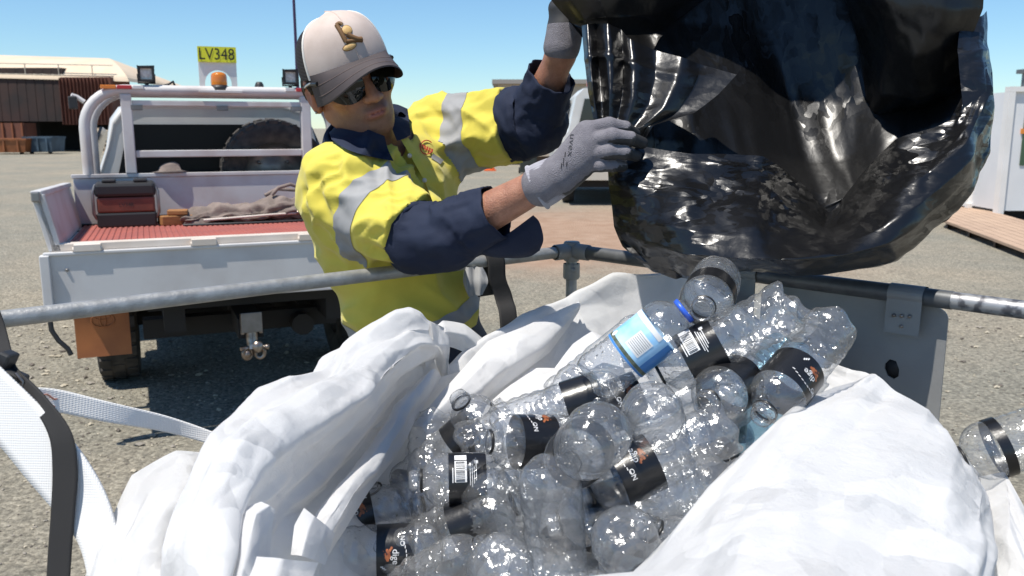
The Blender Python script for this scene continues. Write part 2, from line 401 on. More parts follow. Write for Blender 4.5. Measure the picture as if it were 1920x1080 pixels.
# ------------------------------------------------------------------ ground
def ground_material():
    m = bpy.data.materials.new('gravel_ground'); m.use_nodes = True; n = m.node_tree; b = n.nodes['Principled BSDF']; L = n.links
    b.inputs['Roughness'].default_value = .95; b.inputs['Specular IOR Level'].default_value = .2
    tc = n.nodes.new('ShaderNodeTexCoord')
    def noise_(sc, det, rough=.6):
        t = n.nodes.new('ShaderNodeTexNoise'); t.inputs['Scale'].default_value = sc; t.inputs['Detail'].default_value = det; t.inputs['Roughness'].default_value = rough
        L.new(tc.outputs['Object'], t.inputs['Vector']); return t
    def ramp(src, p0, c0, p1, c1):
        r = n.nodes.new('ShaderNodeValToRGB'); r.color_ramp.elements[0].position = p0; r.color_ramp.elements[0].color = (*c0, 1)
        r.color_ramp.elements[1].position = p1; r.color_ramp.elements[1].color = (*c1, 1); L.new(src, r.inputs['Fac']); return r
    def mixc(f, a, c, mode='MIX'):
        x = n.nodes.new('ShaderNodeMix'); x.data_type = 'RGBA'; x.blend_type = mode
        if isinstance(f, float): x.inputs['Factor'].default_value = f
        else: L.new(f, x.inputs['Factor'])
        L.new(a, x.inputs[6]); L.new(c, x.inputs[7]); return x.outputs[2]
    big = noise_(.35, 5); mid = noise_(3.0, 6); fine = noise_(45, 6, .75)
    c1 = ramp(mid.outputs['Fac'], .35, (.255, .24, .195), .7, (.36, .33, .265))
    c2 = ramp(big.outputs['Fac'], .42, (.245, .238, .205), .66, (.38, .32, .245))
    c = mixc(.5, c1.outputs['Color'], c2.outputs['Color'])
    f = ramp(fine.outputs['Fac'], .36, (.36, .355, .34), .60, (1.22, 1.22, 1.2)); c = mixc(.8, c, f.outputs['Color'], 'MULTIPLY')
    # stones
    vo = n.nodes.new('ShaderNodeTexVoronoi'); vo.inputs['Scale'].default_value = 42; L.new(tc.outputs['Object'], vo.inputs['Vector'])
    vr = ramp(vo.outputs['Color'], .15, (.50, .49, .47), .85, (1.45, 1.42, 1.36)); c = mixc(.5, c, vr.outputs['Color'], 'MULTIPLY')
    # reddish dirt drift behind the crate
    sp = n.nodes.new('ShaderNodeSeparateXYZ'); L.new(tc.outputs['Object'], sp.inputs[0])
    def sm(val, a, bb):
        r = n.nodes.new('ShaderNodeMapRange'); r.interpolation_type = 'SMOOTHSTEP'; r.inputs['From Min'].default_value = a; r.inputs['From Max'].default_value = bb; L.new(val, r.inputs['Value']); return r.outputs['Result']
    def mul(a, bb):
        x = n.nodes.new('ShaderNodeMath'); x.operation = 'MULTIPLY'; L.new(a, x.inputs[0]); L.new(bb, x.inputs[1]); return x.outputs[0]
    wob = noise_(.8, 3)
    ad = n.nodes.new('ShaderNodeMath'); ad.operation = 'MULTIPLY_ADD'; ad.inputs[1].default_value = 3.0; L.new(wob.outputs['Fac'], ad.inputs[0]); L.new(sp.outputs['Y'], ad.inputs[2])
    msk = mul(mul(sm(ad.outputs[0], 9.5, 12), sm(ad.outputs[0], 20, 15)), mul(sm(sp.outputs['X'], -1.2, .2), sm(sp.outputs['X'], 4.5, 2.5)))
    red = ramp(mid.outputs['Fac'], .3, (.30, .19, .125), .7, (.40, .28, .20))
    c = mixc(msk, c, red.outputs['Color'])
    L.new(c, b.inputs['Base Color'])
    hs = n.nodes.new('ShaderNodeMath'); hs.operation = 'MULTIPLY_ADD'; hs.inputs[1].default_value = -.6; L.new(vo.outputs['Distance'], hs.inputs[0]); L.new(fine.outputs['Fac'], hs.inputs[2])
    bp = n.nodes.new('ShaderNodeBump'); bp.inputs['Strength'].default_value = .8; bp.inputs['Distance'].default_value = .02
    L.new(hs.outputs[0], bp.inputs['Height']); L.new(bp.outputs['Normal'], b.inputs['Normal'])
    return m
M_ground = ground_material()
g = MB(); Sg = 900
g.add([(-Sg, -300, 0), (Sg, -300, 0), (Sg, Sg * 2, 0), (-Sg, Sg * 2, 0)], [(0, 1, 2, 3)])
kind(g.build('ground', M_ground), 'structure')
# loose stones
rg = np.random.default_rng(3); gm = MB()
base = np.array([(1, 0, 0), (-1, 0, 0), (0, 1, 0), (0, -1, 0), (0, 0, 1), (0, 0, -.6), (.6, .6, .5), (-.6, .6, .45), (-.6, -.6, .5), (.6, -.6, .45)])
ftri = [(0, 6, 4), (6, 2, 4), (2, 7, 4), (7, 1, 4), (1, 8, 4), (8, 3, 4), (3, 9, 4), (9, 0, 4), (0, 2, 6), (2, 1, 7), (1, 3, 8), (3, 0, 9), (0, 5, 2), (2, 5, 1), (1, 5, 3), (3, 5, 0)]
for _ in range(9000):
    if rg.random() < .68: x, y = rg.uniform(-4.2, -.6), rg.uniform(1.6, 7) ** 1.0
    else: x, y = rg.uniform(.9, 5), rg.uniform(1.8, 7)
    r = rg.uniform(.003, .008) * (1 + 1.6 * (rg.random() < .08))
    M3 = rotz(rg.uniform(0, 6.3)) @ np.diag((r * rg.uniform(.8, 1.7), r * rg.uniform(.7, 1.2), r * rg.uniform(.5, .9)))
    gm.add((base * rg.uniform(.8, 1.15, base.shape)) @ M3.T + np.array((x, y, r * .25)), ftri, False, int(rg.integers(0, 3)))
o = gm.build('gravel', [mat('stone_grey', (.27, .24, .20), .9), mat('stone_tan', (.42, .37, .28), .9), mat('stone_dark', (.13, .11, .09), .9)]); kind(o, 'stuff')

# ------------------------------------------------------------------ far left: vault-roofed shed over rusty containers
M_tan = mat('tan_sheet', (.60, .47, .33), .7, col2=(.66, .53, .39), scale=.6)
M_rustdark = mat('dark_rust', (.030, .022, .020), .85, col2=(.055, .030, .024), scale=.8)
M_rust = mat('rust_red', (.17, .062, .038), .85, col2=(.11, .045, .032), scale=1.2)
M_black = mat('near_black', (.012, .011, .011), .8)
M_rail = mat('pale_rail', (.55, .48, .38), .6)
sh0 = P(232, 282, 60.); X0 = -25.0; XL = -62
shed = empty('storage_shed', (-40, 58, 0), 'long shed with a curved tan roof above rusty container walls', 'shed')
org = shed.location
YS = 58.0
m = MB(); nx = 40
# vault roof (axis along x) with a hipped right end
rows = []
for i in range(15):
    t = i / 14; a = math.pi * (t * .5)
    rows.append([(XL + (X0 + 1 - XL - 6.2 * (1 - math.cos(a)) ** .8 * 1.0 - 0) * k / nx, YS - 2.4 + 10 * (1 - math.cos(a)) * 1.1, 4.35 + 2.1 * math.sin(a) + (-.0) + (1.0 * (1 - k / nx))) for k in range(nx + 1)])
m.grid(np.array(rows), True); 
G2 = np.array(rows)[:, ::-1].copy()
hip = [[G2[i, 0], (X0 + 1.2, YS + 8, 4.3)] for i in range(15)]
m.grid(np.array(hip), False)
m.build('roof', M_tan, shed, org)
m = MB(); n_r = 60
for i in range(n_r):                                      # corrugated face of the dark containers
    x0 = XL + (-28.2 - XL) * i / n_r; x1 = XL + (-28.2 - XL) * (i + 1) / n_r
    m.bbox(x0, x1 - .1, YS - 2.32, YS - 2.2, 1.9, 5.1 - .0)
m.bbox(XL, -28.2, YS - 2.3, YS, 1.9, 5.2)
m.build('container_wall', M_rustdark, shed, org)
m = MB()
for i in range(14):
    x0 = -28.1 + (X0 + 28.1) * i / 14; x1 = -28.1 + (X0 + 28.1) * (i + 1) / 14
    m.bbox(x0, x1 - .2, YS - 3.0, YS - 2.7, 1.7, 4.55)
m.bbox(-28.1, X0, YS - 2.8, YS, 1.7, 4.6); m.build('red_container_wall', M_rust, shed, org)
m = MB(); m.bbox(XL, X0, YS + 3, YS + 3.4, 0, 2.2); m.bbox(XL, X0, YS - 1.6, YS + 3.2, 2.0, 2.1)
for x in (-60, -54, -47, -41.5, -36, -30.5, -25.5): m.bbox(x - .2, x + .2, YS - 2, YS - 1.6, 0, 2.2)
m.build('undercroft', M_black, shed, org)
m = MB()
for x in np.arange(XL, X0, 2.1): m.tube([(x, YS - 2.3, 4.6), (x, YS - 2.3, 6.05 - .0 - (x - XL) / 35 * .7)], .035, 5)
for dz in (1.4, .75): m.tube([(XL, YS - 2.3, 4.6 + dz + .05), (X0, YS - 2.3, 3.95 + dz)], .035, 5)
m.build('railing', M_rail, shed, org)

def skip_bin(name, px, w_, h_, d_, Y, col, label):
    c = PY(px, 280, Y); c[2] = 0; o = empty(name, c, label, 'skip bin', None)
    mm = mat(name + '_paint', col, .6, col2=tuple(x * .6 for x in col), scale=2)
    b = MB(); b.box((0, 0, h_ / 2 + .12), (w_, d_, h_), None, 0, 1.12); b.box((0, 0, h_ + .1), (w_ * 1.16, d_ * 1.16, .1))
    b.build('bin_body', mm, o)
    for k in (-.35, 0, .35):
        b = MB(); b.box((k * w_, -d_ / 2 - .06, h_ / 2 + .1), (.1, .12, h_ * .9)); b.build('rib', mm, o)
    for sx in (-1, 1):
        b = MB(); b.lathe([(0, -.06), (.13, -.06), (.13, .06), (0, .06)], (sx * w_ * .36, -d_ * .35, .12), (1, 0, 0), 12); b.build('roller', M_black, o)
    return o
skip_bin('skip_bin', 24, 2.3, .75, 1.6, 51, (.30, .10, .03), 'open orange steel skip bin under the dark rusty wall')  # both bin colours darkened for the shade they stand in
skip_bin('skip_bin', 85, 1.5, .85, 1.4, 51.5, (.06, .10, .14), 'small blue steel skip bin beside the orange skip')
# stack of pallets / louvres near the shed's end
c = PY(206, 274, 50); c[2] = 0
st = empty('shelf_rack', c, 'pale slatted rack standing beneath the red end of the shed', 'rack')
b = MB()
for k in range(6): b.box((0, 0, .15 + k * .24), (1.0, .8, .08)).build('slat', M_tan, st); b = MB()
for sx in (-.45, .45):
    for sy in (-.3, .3): b = MB(); b.box((sx, sy, .75), (.07, .07, 1.5)); b.build('post', M_tan, st)
c = PY(20, 262, 55); c[2] = 0
st = empty('steel_crate', c, 'rusty orange steel crate standing behind the orange skip', 'crate')
b = MB(); b.box((0, 0, .95), (2.6, 1.4, 1.7)); b.build('crate_body', M_rust, st)
M_ord = mat('orange_rust', (.24, .08, .035), .8)
for k in range(5):
    b = MB(); b.box((-1.2 + k * .6, -.75, .95), (.1, .1, 1.7)); b.build('rib', M_ord, st)

# ------------------------------------------------------------------ behind the man: tan site office, white truck, bin, cone
M_office = mat('office_tan', (.50, .41, .32), .7, col2=(.55, .46, .37), scale=.5)
of_ = empty('site_office', (2.5, 36, 0), 'plain tan site building standing behind the man', 'building')
org = of_.location
xa = P(935, 290, 36)[0]; xb = 9.0
m = MB(); m.bbox(xa, xb, 36, 44, .35, 3.25); m.build('wall', M_office, of_, org)
m = MB(); m.bbox(xa - .25, xb + .25, 35.7, 44.3, 3.25, 3.42); m.build('roof', mat('roof_grey', (.30, .27, .24), .7), of_, org)
m = MB(); m.bbox(xa + .1, xb - .1, 36.2, 43.8, 0, .35); m.build('base_skid', mat('skid_brown', (.09, .06, .045), .8), of_, org)
m = MB(); m.bbox(5.0, 5.9, 35.93, 35.99, .4, 2.4); m.build('door', mat('door_grey', (.42, .38, .33), .6), of_, org)

def bin_at(px, py, Y):
    c = PY(px, py, Y); c[2] = 0; o = empty('rubbish_bin', c, 'dark rubbish bin standing in front of the tan building', 'bin')
    g_ = mat('bin_green', (.03, .035, .03), .6)
    b = MB(); b.box((0, 0, .5), (.52, .55, .9), None, 0, 1.15); b.build('bin_body', g_, o, bevel=.03)
    b = MB(); b.box((0, 0, 1.0), (.66, .7, .07)); b.build('lid', g_, o, bevel=.02)
    for sx in (-.28, .28):
        b = MB(); b.lathe([(0, -.03), (.1, -.03), (.1, .03), (0, .03)], (sx, .25, .1), (1, 0, 0), 14); b.build('wheel', M_black, o)
bin_at(990, 306, 29)
c = PY(919, 310, 31); c[2] = 0
co = empty('traffic_cone', c, 'small orange traffic cone seen below the sleeve', 'cone')
M_or = mat('cone_orange', (.75, .13, .02), .5)
b = MB(); b.lathe([(.17, .04), (.035, .55), (0, .55)], n=18); b.build('cone_body', M_or, co)
b = MB(); b.box((0, 0, .02), (.42, .42, .04)); b.build('base', M_or, co)
b = MB(); b.lathe([(.118, .25), (.088, .37)], n=18); b.build('band', mat('cone_white', (.8, .8, .78), .4), co)

# white truck half hidden behind the black bag
M_white = mat('white_paint', (.72, .72, .70), .35, col2=(.62, .61, .58), scale=2, coat=.3)
M_glass = mat('dark_glass', (.015, .017, .02), .08, spec=.6)
M_tyre = mat('tyre_rubber', (.022, .021, .02), .85, col2=(.06, .052, .045), scale=14)
M_steel = mat('dull_steel', (.28, .27, .26), .45, .7, col2=(.2, .19, .18), scale=12)
tw = empty('parked_truck', (P(1150, 330, 17)[0], 17, 0), 'white truck parked behind the man, half hidden by the black bag', 'truck')
b = MB()
sec = [(-1.0, .75), (-1.0, 1.35), (-.92, 1.45), (-.78, 2.1), (-.62, 2.25), (.62, 2.25), (.78, 2.1), (.92, 1.45), (1.0, 1.35), (1.0, .75)]
G = np.array([[(x * (1 if 0 < i < 3 else .97), y, z - (.35 if (i == 3 and z > 1.4) else 0)) for x, z in sec] for i, y in enumerate((0, .15, 1.6, 2.4))])
b.grid(G, False); b.add(list(G[0]), [tuple(range(10))]); b.add(list(G[-1]), [tuple(range(10))[::-1]])
b.build('cab', M_white, tw)
b = MB(); b.prism([(-.72, -.02, 1.5), (.72, -.02, 1.5), (.6, -.02, 2.05), (-.6, -.02, 2.05)], (0, -.03, 0)); b.build('windscreen', M_glass, tw)
for sx in (-1, 1):
    b = MB(); b.prism([(sx * .93, .5, 1.5), (sx * .93, 1.5, 1.5), (sx * .82, 1.4, 2.05), (sx * .82, .6, 2.05)], (sx * .012, 0, 0)); b.build('side_window', M_glass, tw)
b = MB(); b.bbox(-1.0, 1.0, -.12, .02, .5, .8); b.build('bumper', mat('cream_paint', (.55, .50, .42), .5), tw)
b = MB(); b.bbox(-.95, .95, .1, 5, .35, .72); b.build('chassis', M_black, tw)
b = MB(); b.bbox(-1.05, 1.05, 2.5, 5.2, .8, 1.3); b.build('tray', M_white, tw)
for x in (-.85, .85):
    for y in (.75, 4.0):
        b = MB(); b.lathe([(0, -.12), (.2, -.12), (.36, -.11), (.38, 0), (.36, .11), (.2, .12), (0, .12)], (x, y, .38), (1, 0, 0), 24); b.build('wheel', M_tyre, tw)
b = MB(); b.bbox(-.5, .5, .5, .8, 2.3, 2.42); b.build('light_bar', mat('red_lens', (.45, .02, .02), .25), tw)
for sx in (-.5, .5):
    b = MB(); b.bbox(sx - .04, sx + .04, .55, .75, 2.2, 2.3); b.build('light_bar_bracket', M_steel, tw)
for sx in (-.7, .7):
    b = MB(); b.box((sx, -.0, .98), (.28, .06, .16)); b.build('headlight', mat('lamp_glass', (.5, .5, .48), .15), tw, bevel=.02)
c = PY(1105, 388, 12.6); c[2] = 0
b = MB(); b.box((0, 0, .07), (1.9, .35, .14), rotz(.03)); o = b.build('timber_beam', mat('brown_timber', (.22, .10, .055), .8, col2=(.15, .07, .04), scale=4), None, c, bevel=.01)
tag(o, 'low brown timber beam lying on the red dirt', 'beam')

# ------------------------------------------------------------------ right: white container buildings with a timber walkway
M_cont = mat('container_white', (.80, .78, .75), .5, col2=(.70, .68, .64), scale=1.5)
Yc = 15.2
cx0 = P(1812, 300, Yc)[0]; zt = PY(1850, 178, Yc)[2]
ct = empty('container_hut', (cx0, Yc, 0), 'white corrugated container hut with a red box on its wall', 'container'); org = ct.location
xd = PY(1874, 300, Yc)[0]
m = MB(); step = .115; x = cx0; poly = []
while x < xd - step:
    poly += [(x, Yc), (x + step * .3, Yc), (x + step * .45, Yc - .035), (x + step * .85, Yc - .035)]; x += step
poly.append((xd, Yc))
G = np.array([[(px_, py_, .14) for px_, py_ in poly], [(px_, py_, zt - .1) for px_, py_ in poly]])
m.grid(G, False); m.bbox(cx0, xd + .1, Yc + .03, Yc + 6, .14, zt - .1)
m.build('wall', M_cont, ct, org)
m = MB(); m.bbox(cx0 - .02, xd - .002, Yc - .07, Yc + .03, zt - .14, zt); m.build('top_rail', M_cont, ct, org)
m = MB(); m.bbox(cx0 - .02, xd - .002, Yc - .06, Yc + .03, .04, .2); m.build('bottom_rail', M_cont, ct, org)
m = MB(); m.bbox(xd, xd + .13, Yc - .09, Yc + .02, .02, zt); m.build('corner_post', M_cont, ct, org)
m.build('frame', M_cont, ct, org)
ex = PY(1855, 330, Yc - .15)
m = MB(); m.bbox(ex[0] - .1, ex[0] + .1, Yc - .22, Yc - .05, ex[2] - .28, ex[2] - .02); m.build('red_box', mat('faded_red', (.42, .10, .09), .6), ct, org, bevel=.02)
m = MB(); m.bbox(ex[0] - .105, ex[0] + .105, Yc - .225, Yc - .05, ex[2] - .02, ex[2] + .17); m.build('red_box_lid', mat('bright_red', (.62, .03, .04), .45), ct, org, bevel=.02)
hp = PY(1881, 215, Yc - .1)
m = MB(); m.prism([(hp[0] - .07, Yc - .11, hp[2] + .12), (hp[0] + .07, Yc - .11, hp[2] + .12), (hp[0], Yc - .11, hp[2] - .17)], (0, .015, 0)); m.build('pennant', mat('dull_red', (.3, .12, .1), .6), ct, org)
Yd = 14.2
xd2 = PY(1889, 300, Yd)[0]; zt2 = PY(1905, 172, Yd)[2]
ch = empty('container_hut', (xd2, Yd, 0), 'smooth grey-white container hut at the edge, with an orange sticker', 'container'); org = ch.location
m = MB(); m.bbox(xd2, xd2 + 2.4, Yd, Yd + 6, .16, zt2); m.build('wall', mat('hut_grey_white', (.74, .74, .74), .5, col2=(.66, .66, .66), scale=1), ch, org)
m = MB(); m.bbox(xd2 - .1, xd2 - .002, Yd - .05, Yd + .1, .1, zt2 - .002); m.build('corner_post', M_cont, ch, org)
m = MB(); m.bbox(xd2 - .1, xd2 + 2.4, Yd - .05, Yd + .1, zt2, zt2 + .08); m.build('top_rail', M_cont, ch, org)
sp_ = PY(1917, 246, Yd)
m = MB(); m.bbox(sp_[0] - .03, sp_[0] + .12, Yd - .02, Yd, sp_[2] - .04, sp_[2] + .04); m.build('sticker', mat('sticker_orange', (.7, .25, .04), .5), ch, org)
m = MB(); m.bbox(xd2 + .2, xd2 + 1.1, Yd - .015, Yd, .9, 1.75); m.build('window', mat('hut_glass', (.05, .10, .06), .1), ch, org)
m = MB(); m.bbox(xd2, xd2 + 2.4, Yd + .2, Yd + 5.8, 0, .16); m.build('skid', M_black, ch, org)
# walkway of planks
wk = empty('timber_walkway', (6.5, 10, 0), 'low tan timber walkway in front of the white container huts', 'walkway'); org = wk.location
A0 = PZ(1768, 412, .12); A1 = PZ(2100, 535, .12); B0 = PZ(1800, 379, .12)
dA = A1 - A0; wv = B0 - A0; Ln = np.linalg.norm(dA); npk = 9
M_plank = mat('plank_tan', (.46, .32, .22), .8, col2=(.38, .26, .18), scale=2.5)
proto = None
for k in range(npk):
    a = A0 + wv * (k / npk); b_ = A0 + wv * ((k + .93) / npk)
    m = MB(); m.prism([a, b_, b_ + dA, a + dA], (0, 0, -.035)); m.build('plank', M_plank, wk, org)
M_bear = mat('bearer_dark', (.08, .055, .04), .9)
for t in np.linspace(.03, .97, 6):
    m = MB(); m.prism([A0 + dA * t + wv * .02 + (0, 0, -.037), A0 + wv * .98 + dA * t + (0, 0, -.037), A0 + wv * .98 + dA * (t + .015) + (0, 0, -.037), A0 + dA * (t + .015) + wv * .02 + (0, 0, -.037)], (0, 0, -.083))
    m.build('bearer', M_bear, wk, org)
# thin light pole beside the huts
pp = PY(1917, 165, 22); c = np.array((pp[0], 22, 0))
lp = empty('light_pole', c, 'thin grey light pole rising behind the huts at the edge', 'pole')
zt3 = PY(1917, 138, 22)[2]
b = MB(); b.tube([(0, 0, 0), (0, 0, zt3)], .04, 8); b.build('post', M_steel, lp)
b = MB(); b.box((-.0, 0, zt3 + .05), (.22, .3, .1)); b.build('lamp_head', M_steel, lp)
# small far tree tip behind the shoulder
tp = PY(822, 205, 90); 
tr = empty('distant_tree', (tp[0], 90, 0), 'small distant tree top showing above the yellow shoulder', 'tree')
b = MB(); b.tube([(0, 0, 0), (.1, 0, 2.2), (0, .1, 3.6)], [.14, .1, .04], 7); b.build('trunk', mat('bark', (.09, .07, .05), .9), tr)
b = MB(); rg = np.random.default_rng(5)
for _ in range(420):
    q = rg.normal(size=3); q = q / np.linalg.norm(q) * rg.random() ** .4 * np.array((1.0, 1.0, .75)) + np.array((0, 0, 3.35)); r = rotz(rg.uniform(0, 6)) @ rotx(rg.uniform(0, 3)); s_ = .16
    b.add([q + r @ np.array(p) for p in ((-s_, 0, 0), (0, -s_ * .4, 0), (s_, 0, 0), (0, s_ * .4, .03))], [(0, 1, 2, 3)])
b.build('crown', mat('leaf_dull', (.07, .085, .045), .8), tr)
# ------------------------------------------------------------------ the tray-back ute
TY = R(23)
ute = empty('tray_truck', (-1.247, 4.206, 0), 'white tray-back ute parked with its tailgate dropped and amber beacon on the roof', 'truck', None, TY)
RAKE = -.036
def rk(p): return np.array((p[0], p[1], p[2] + RAKE * p[1]))
M_tw = mat('tray_white', (.62, .60, .58), .45, col2=(.46, .38, .34), scale=3.5, detail=8, mix=(.46, .78), coat=.1)
M_tg = mat('tailgate_white', (.60, .59, .58), .45, col2=(.49, .46, .44), scale=4, detail=8, mix=(.45, .8), coat=.1)
M_cream = mat('rail_cream', (.70, .62, .54), .45, col2=(.6, .52, .44), scale=6)
M_mat = mat('red_rubber', (.36, .10, .075), .7, col2=(.29, .085, .07), scale=5)
M_flap = mat('flap_orange', (.42, .15, .05), .55, col2=(.32, .11, .04), scale=6)
M_blk = mat('black_plastic', (.02, .02, .021), .5)
M_under = mat('chassis_dark', (.018, .016, .015), .8)
M_rubber = M_tyre
def tb(fn): m = MB(); fn(m); m.xf(rk); return m
# deck
m = MB(); m.bbox(-.89, .89, .02, 1.74, .90, .945); m.xf(rk); m.build('deck', M_tw, ute)
m = MB(); nr = 58; xs = []
for i in range(nr):
    x0 = -.86 + 1.72 * i / nr; wd = 1.72 / nr
    xs += [(x0, .951), (x0 + wd * .15, .956), (x0 + wd * .6, .956), (x0 + wd * .75, .951)]
xs.append((.86, .951))
m.grid(np.array([[(x, y, z) for x, z in xs] for y in (.1, 1.70)]), False); m.xf(rk); m.build('rubber_mat', M_mat, ute)
# rear sill and dropped tailgate
m = MB(); m.bbox(-.90, .90, .0, .085, .948, .985); m.xf(rk); m.build('rear_sill', M_cream, ute, bevel=.004)
m = MB(); m.bbox(-.93, .93, -.035, -.012, .70, .945); m.bbox(-.93, .93, -.045, -.003, .935, .95); m.bbox(-.93, .93, -.045, -.003, .693, .712)
m.xf(rk); m.build('tailgate', M_tg, ute, bevel=.004)
for x in (-.925, .925):
    m = MB(); m.bbox(x - .02, x + .02, -.06, .0, .7, .94); m.build('tailgate_edge', M_tg, ute, bevel=.004)
for x in (-.75, -.25, .25, .75):
    m = MB(); m.box((x, -.02, .967), (.11, .06, .028)); m.lathe([(0, -.06), (.012, -.06), (.012, .06), (0, .06)], (x, -.035, .96), (1, 0, 0), 10); m.build('hinge', M_cream, ute)
m = MB(); m.lathe([(0, 0), (.008, 0), (.006, .006), (0, .007)], (-.84, -.036, .87), (0, -1, 0), 10); m.build('rivet', M_steel, ute)
# side panels
for sx in (-1, 1):
    m = MB(); m.bbox(sx * .90, sx * .925, .0, 1.74, .95, 1.2); m.bbox(sx * .89, sx * .935, .0, 1.74, 1.2, 1.225); m.bbox(sx * .885, sx * .938, .0, .045, .95, 1.21)
    m.xf(lambda p: np.array((p[0] + sx * (.20 * (p[2] - .95) - .03), p[1], p[2]))); m.xf(rk); m.build('side_panel', M_tw, ute, bevel=.004)
for sx in (-1, 1):
    m = MB(); m.box((sx * .938, -.012, 1.2), (.035, .03, .045)); m.build('latch', M_steel, ute, bevel=.006)
# headboard
m = MB(); m.bbox(-.90, .90, 1.74, 1.775, .95, 1.25); m.bbox(-.91, .91, 1.73, 1.785, 1.25, 1.275); m.xf(rk); m.build('headboard', M_tw, ute, bevel=.004)
# rack
def hoop(y, w_, zt, r):
    pts = [(-w_, y, 1.27)]
    rc = .24
    for k in range(9):
        a = math.pi - k / 8 * math.pi / 2; pts.append((-w_ + rc + rc * math.cos(a), y, zt - rc + rc * math.sin(a)))
    for k in range(9):
        a = math.pi / 2 - k / 8 * math.pi / 2; pts.append((w_ - rc + rc * math.cos(a), y, zt - rc + rc * math.sin(a)))
    pts.append((w_, y, 1.27))
    return pts
m = MB(); m.tube(hoop(1.76, 0.81, 1.80, .033), .033, 14); m.xf(rk); m.build('rack_hoop', M_tw, ute)
m = MB(); m.tube(hoop(2.02, .78, 1.80, .03), .03, 14); m.xf(rk); m.build('rack_hoop', M_tw, ute)
for sx in (-1, 1):
    m = MB(); m.bbox(sx * .56 - .033, sx * .56 + .033, 1.725, 1.79, 1.275, 1.772); m.xf(rk); m.build('rack_post', M_tw, ute, bevel=.006)
    m = MB(); m.tube([(sx * .63, 1.76, 1.79), (sx * .63, 2.02, 1.79)], .022, 10); m.xf(rk); m.build('rack_tie', M_tw, ute)
m = MB(); m.bbox(-.526, .526, 1.735, 1.78, 1.375, 1.42); m.xf(rk); m.build('rack_bar', M_tw, ute, bevel=.005)
m = MB(); m.bbox(-.526, .526, 1.735, 1.775, 1.70, 1.735); m.xf(rk); m.build('rack_bar', M_tw, ute, bevel=.005)
for x in (-.5, .02, .5):
    m = MB(); m.box((x, 1.75, 1.69), (.07, .05, .03)); m.xf(rk); m.build('bracket', M_steel, ute)
# cab
m = MB()
def sec_(y, wt, wb, zt):
    return [(-wb, y, .62), (-wb - .02, y, 1.05), (-wb, y, 1.16), (-wb + .06, y, 1.26), (-(wt + wb) / 2 + .03, y, 1.45), (-wt - .03, y, zt - .12), (-wt + .03, y, zt - .04), (-wt + .14, y, zt), (wt - .14, y, zt), (wt - .03, y, zt - .04), (wt + .03, y, zt - .12), ((wt + wb) / 2 - .03, y, 1.45), (wb - .06, y, 1.26), (wb, y, 1.16), (wb + .02, y, 1.05), (wb, y, .62)]
S = [sec_(2.14, .60, .80, 1.70), sec_(2.2, .64, .84, 1.75), sec_(2.9, .66, .86, 1.79), sec_(3.9, .66, .86, 1.78), sec_(4.3, .60, .85, 1.6)]
G = catmull(np.array(S), 4, 0); m.grid(G, True); m.add(list(G[0]), [tuple(range(16))]); m.add(list(G[-1]), [tuple(range(16))[::-1]])
m.xf(rk); m.build('cab', mat('cab_white', (.66, .65, .63), .35, col2=(.58, .57, .55), scale=2, coat=.4), ute)
m = MB(); m.prism([(-.66, 2.115, 1.21), (.66, 2.115, 1.21), (.56, 2.125, 1.60), (-.56, 2.125, 1.60)], (0, .02, 0)); m.xf(rk); m.build('rear_window', mat('tinted_glass', (.008, .009, .01), .35, spec=.12), ute)
for sx in (-1, 1):
    m = MB(); m.prism([(sx * .86, 2.55, 1.27), (sx * .86, 3.9, 1.27), (sx * .735, 3.8, 1.6), (sx * .735, 2.6, 1.6)], (sx * .02, 0, 0)); m.xf(rk); m.build('side_window', M_glass, ute)
m = MB(); m.prism([(-.72, 4.33, 1.2), (.72, 4.33, 1.2), (.58, 4.05, 1.68), (-.58, 4.05, 1.68)], (0, .015, 0)); m.xf(rk); m.build('windscreen', M_glass, ute)
m = MB(); G = catmull(np.array([[(-.86, y, .55), (-.86, y, z - .12), (-.7, y, z), (.7, y, z), (.86, y, z - .12), (.86, y, .55)] for y, z in ((4.25, 1.17), (4.8, 1.15), (5.3, 1.08), (5.45, .9))]), 3, 0)
m.grid(G, True); m.add(list(G[-1]), [tuple(range(6))]); m.xf(rk); m.build('bonnet', M_white, ute)
m = MB(); m.tube([(-.80, 1.80, 1.66), (-.84, 1.80, 1.69), (-.87, 1.79, 1.70)], .014, 8); m.build('marker_bracket', M_tw, ute)
m = MB(); m.box((-.865, 1.79, 1.655), (.05, .03, .08)); m.build('marker_lamp', M_blk, ute, bevel=.008)
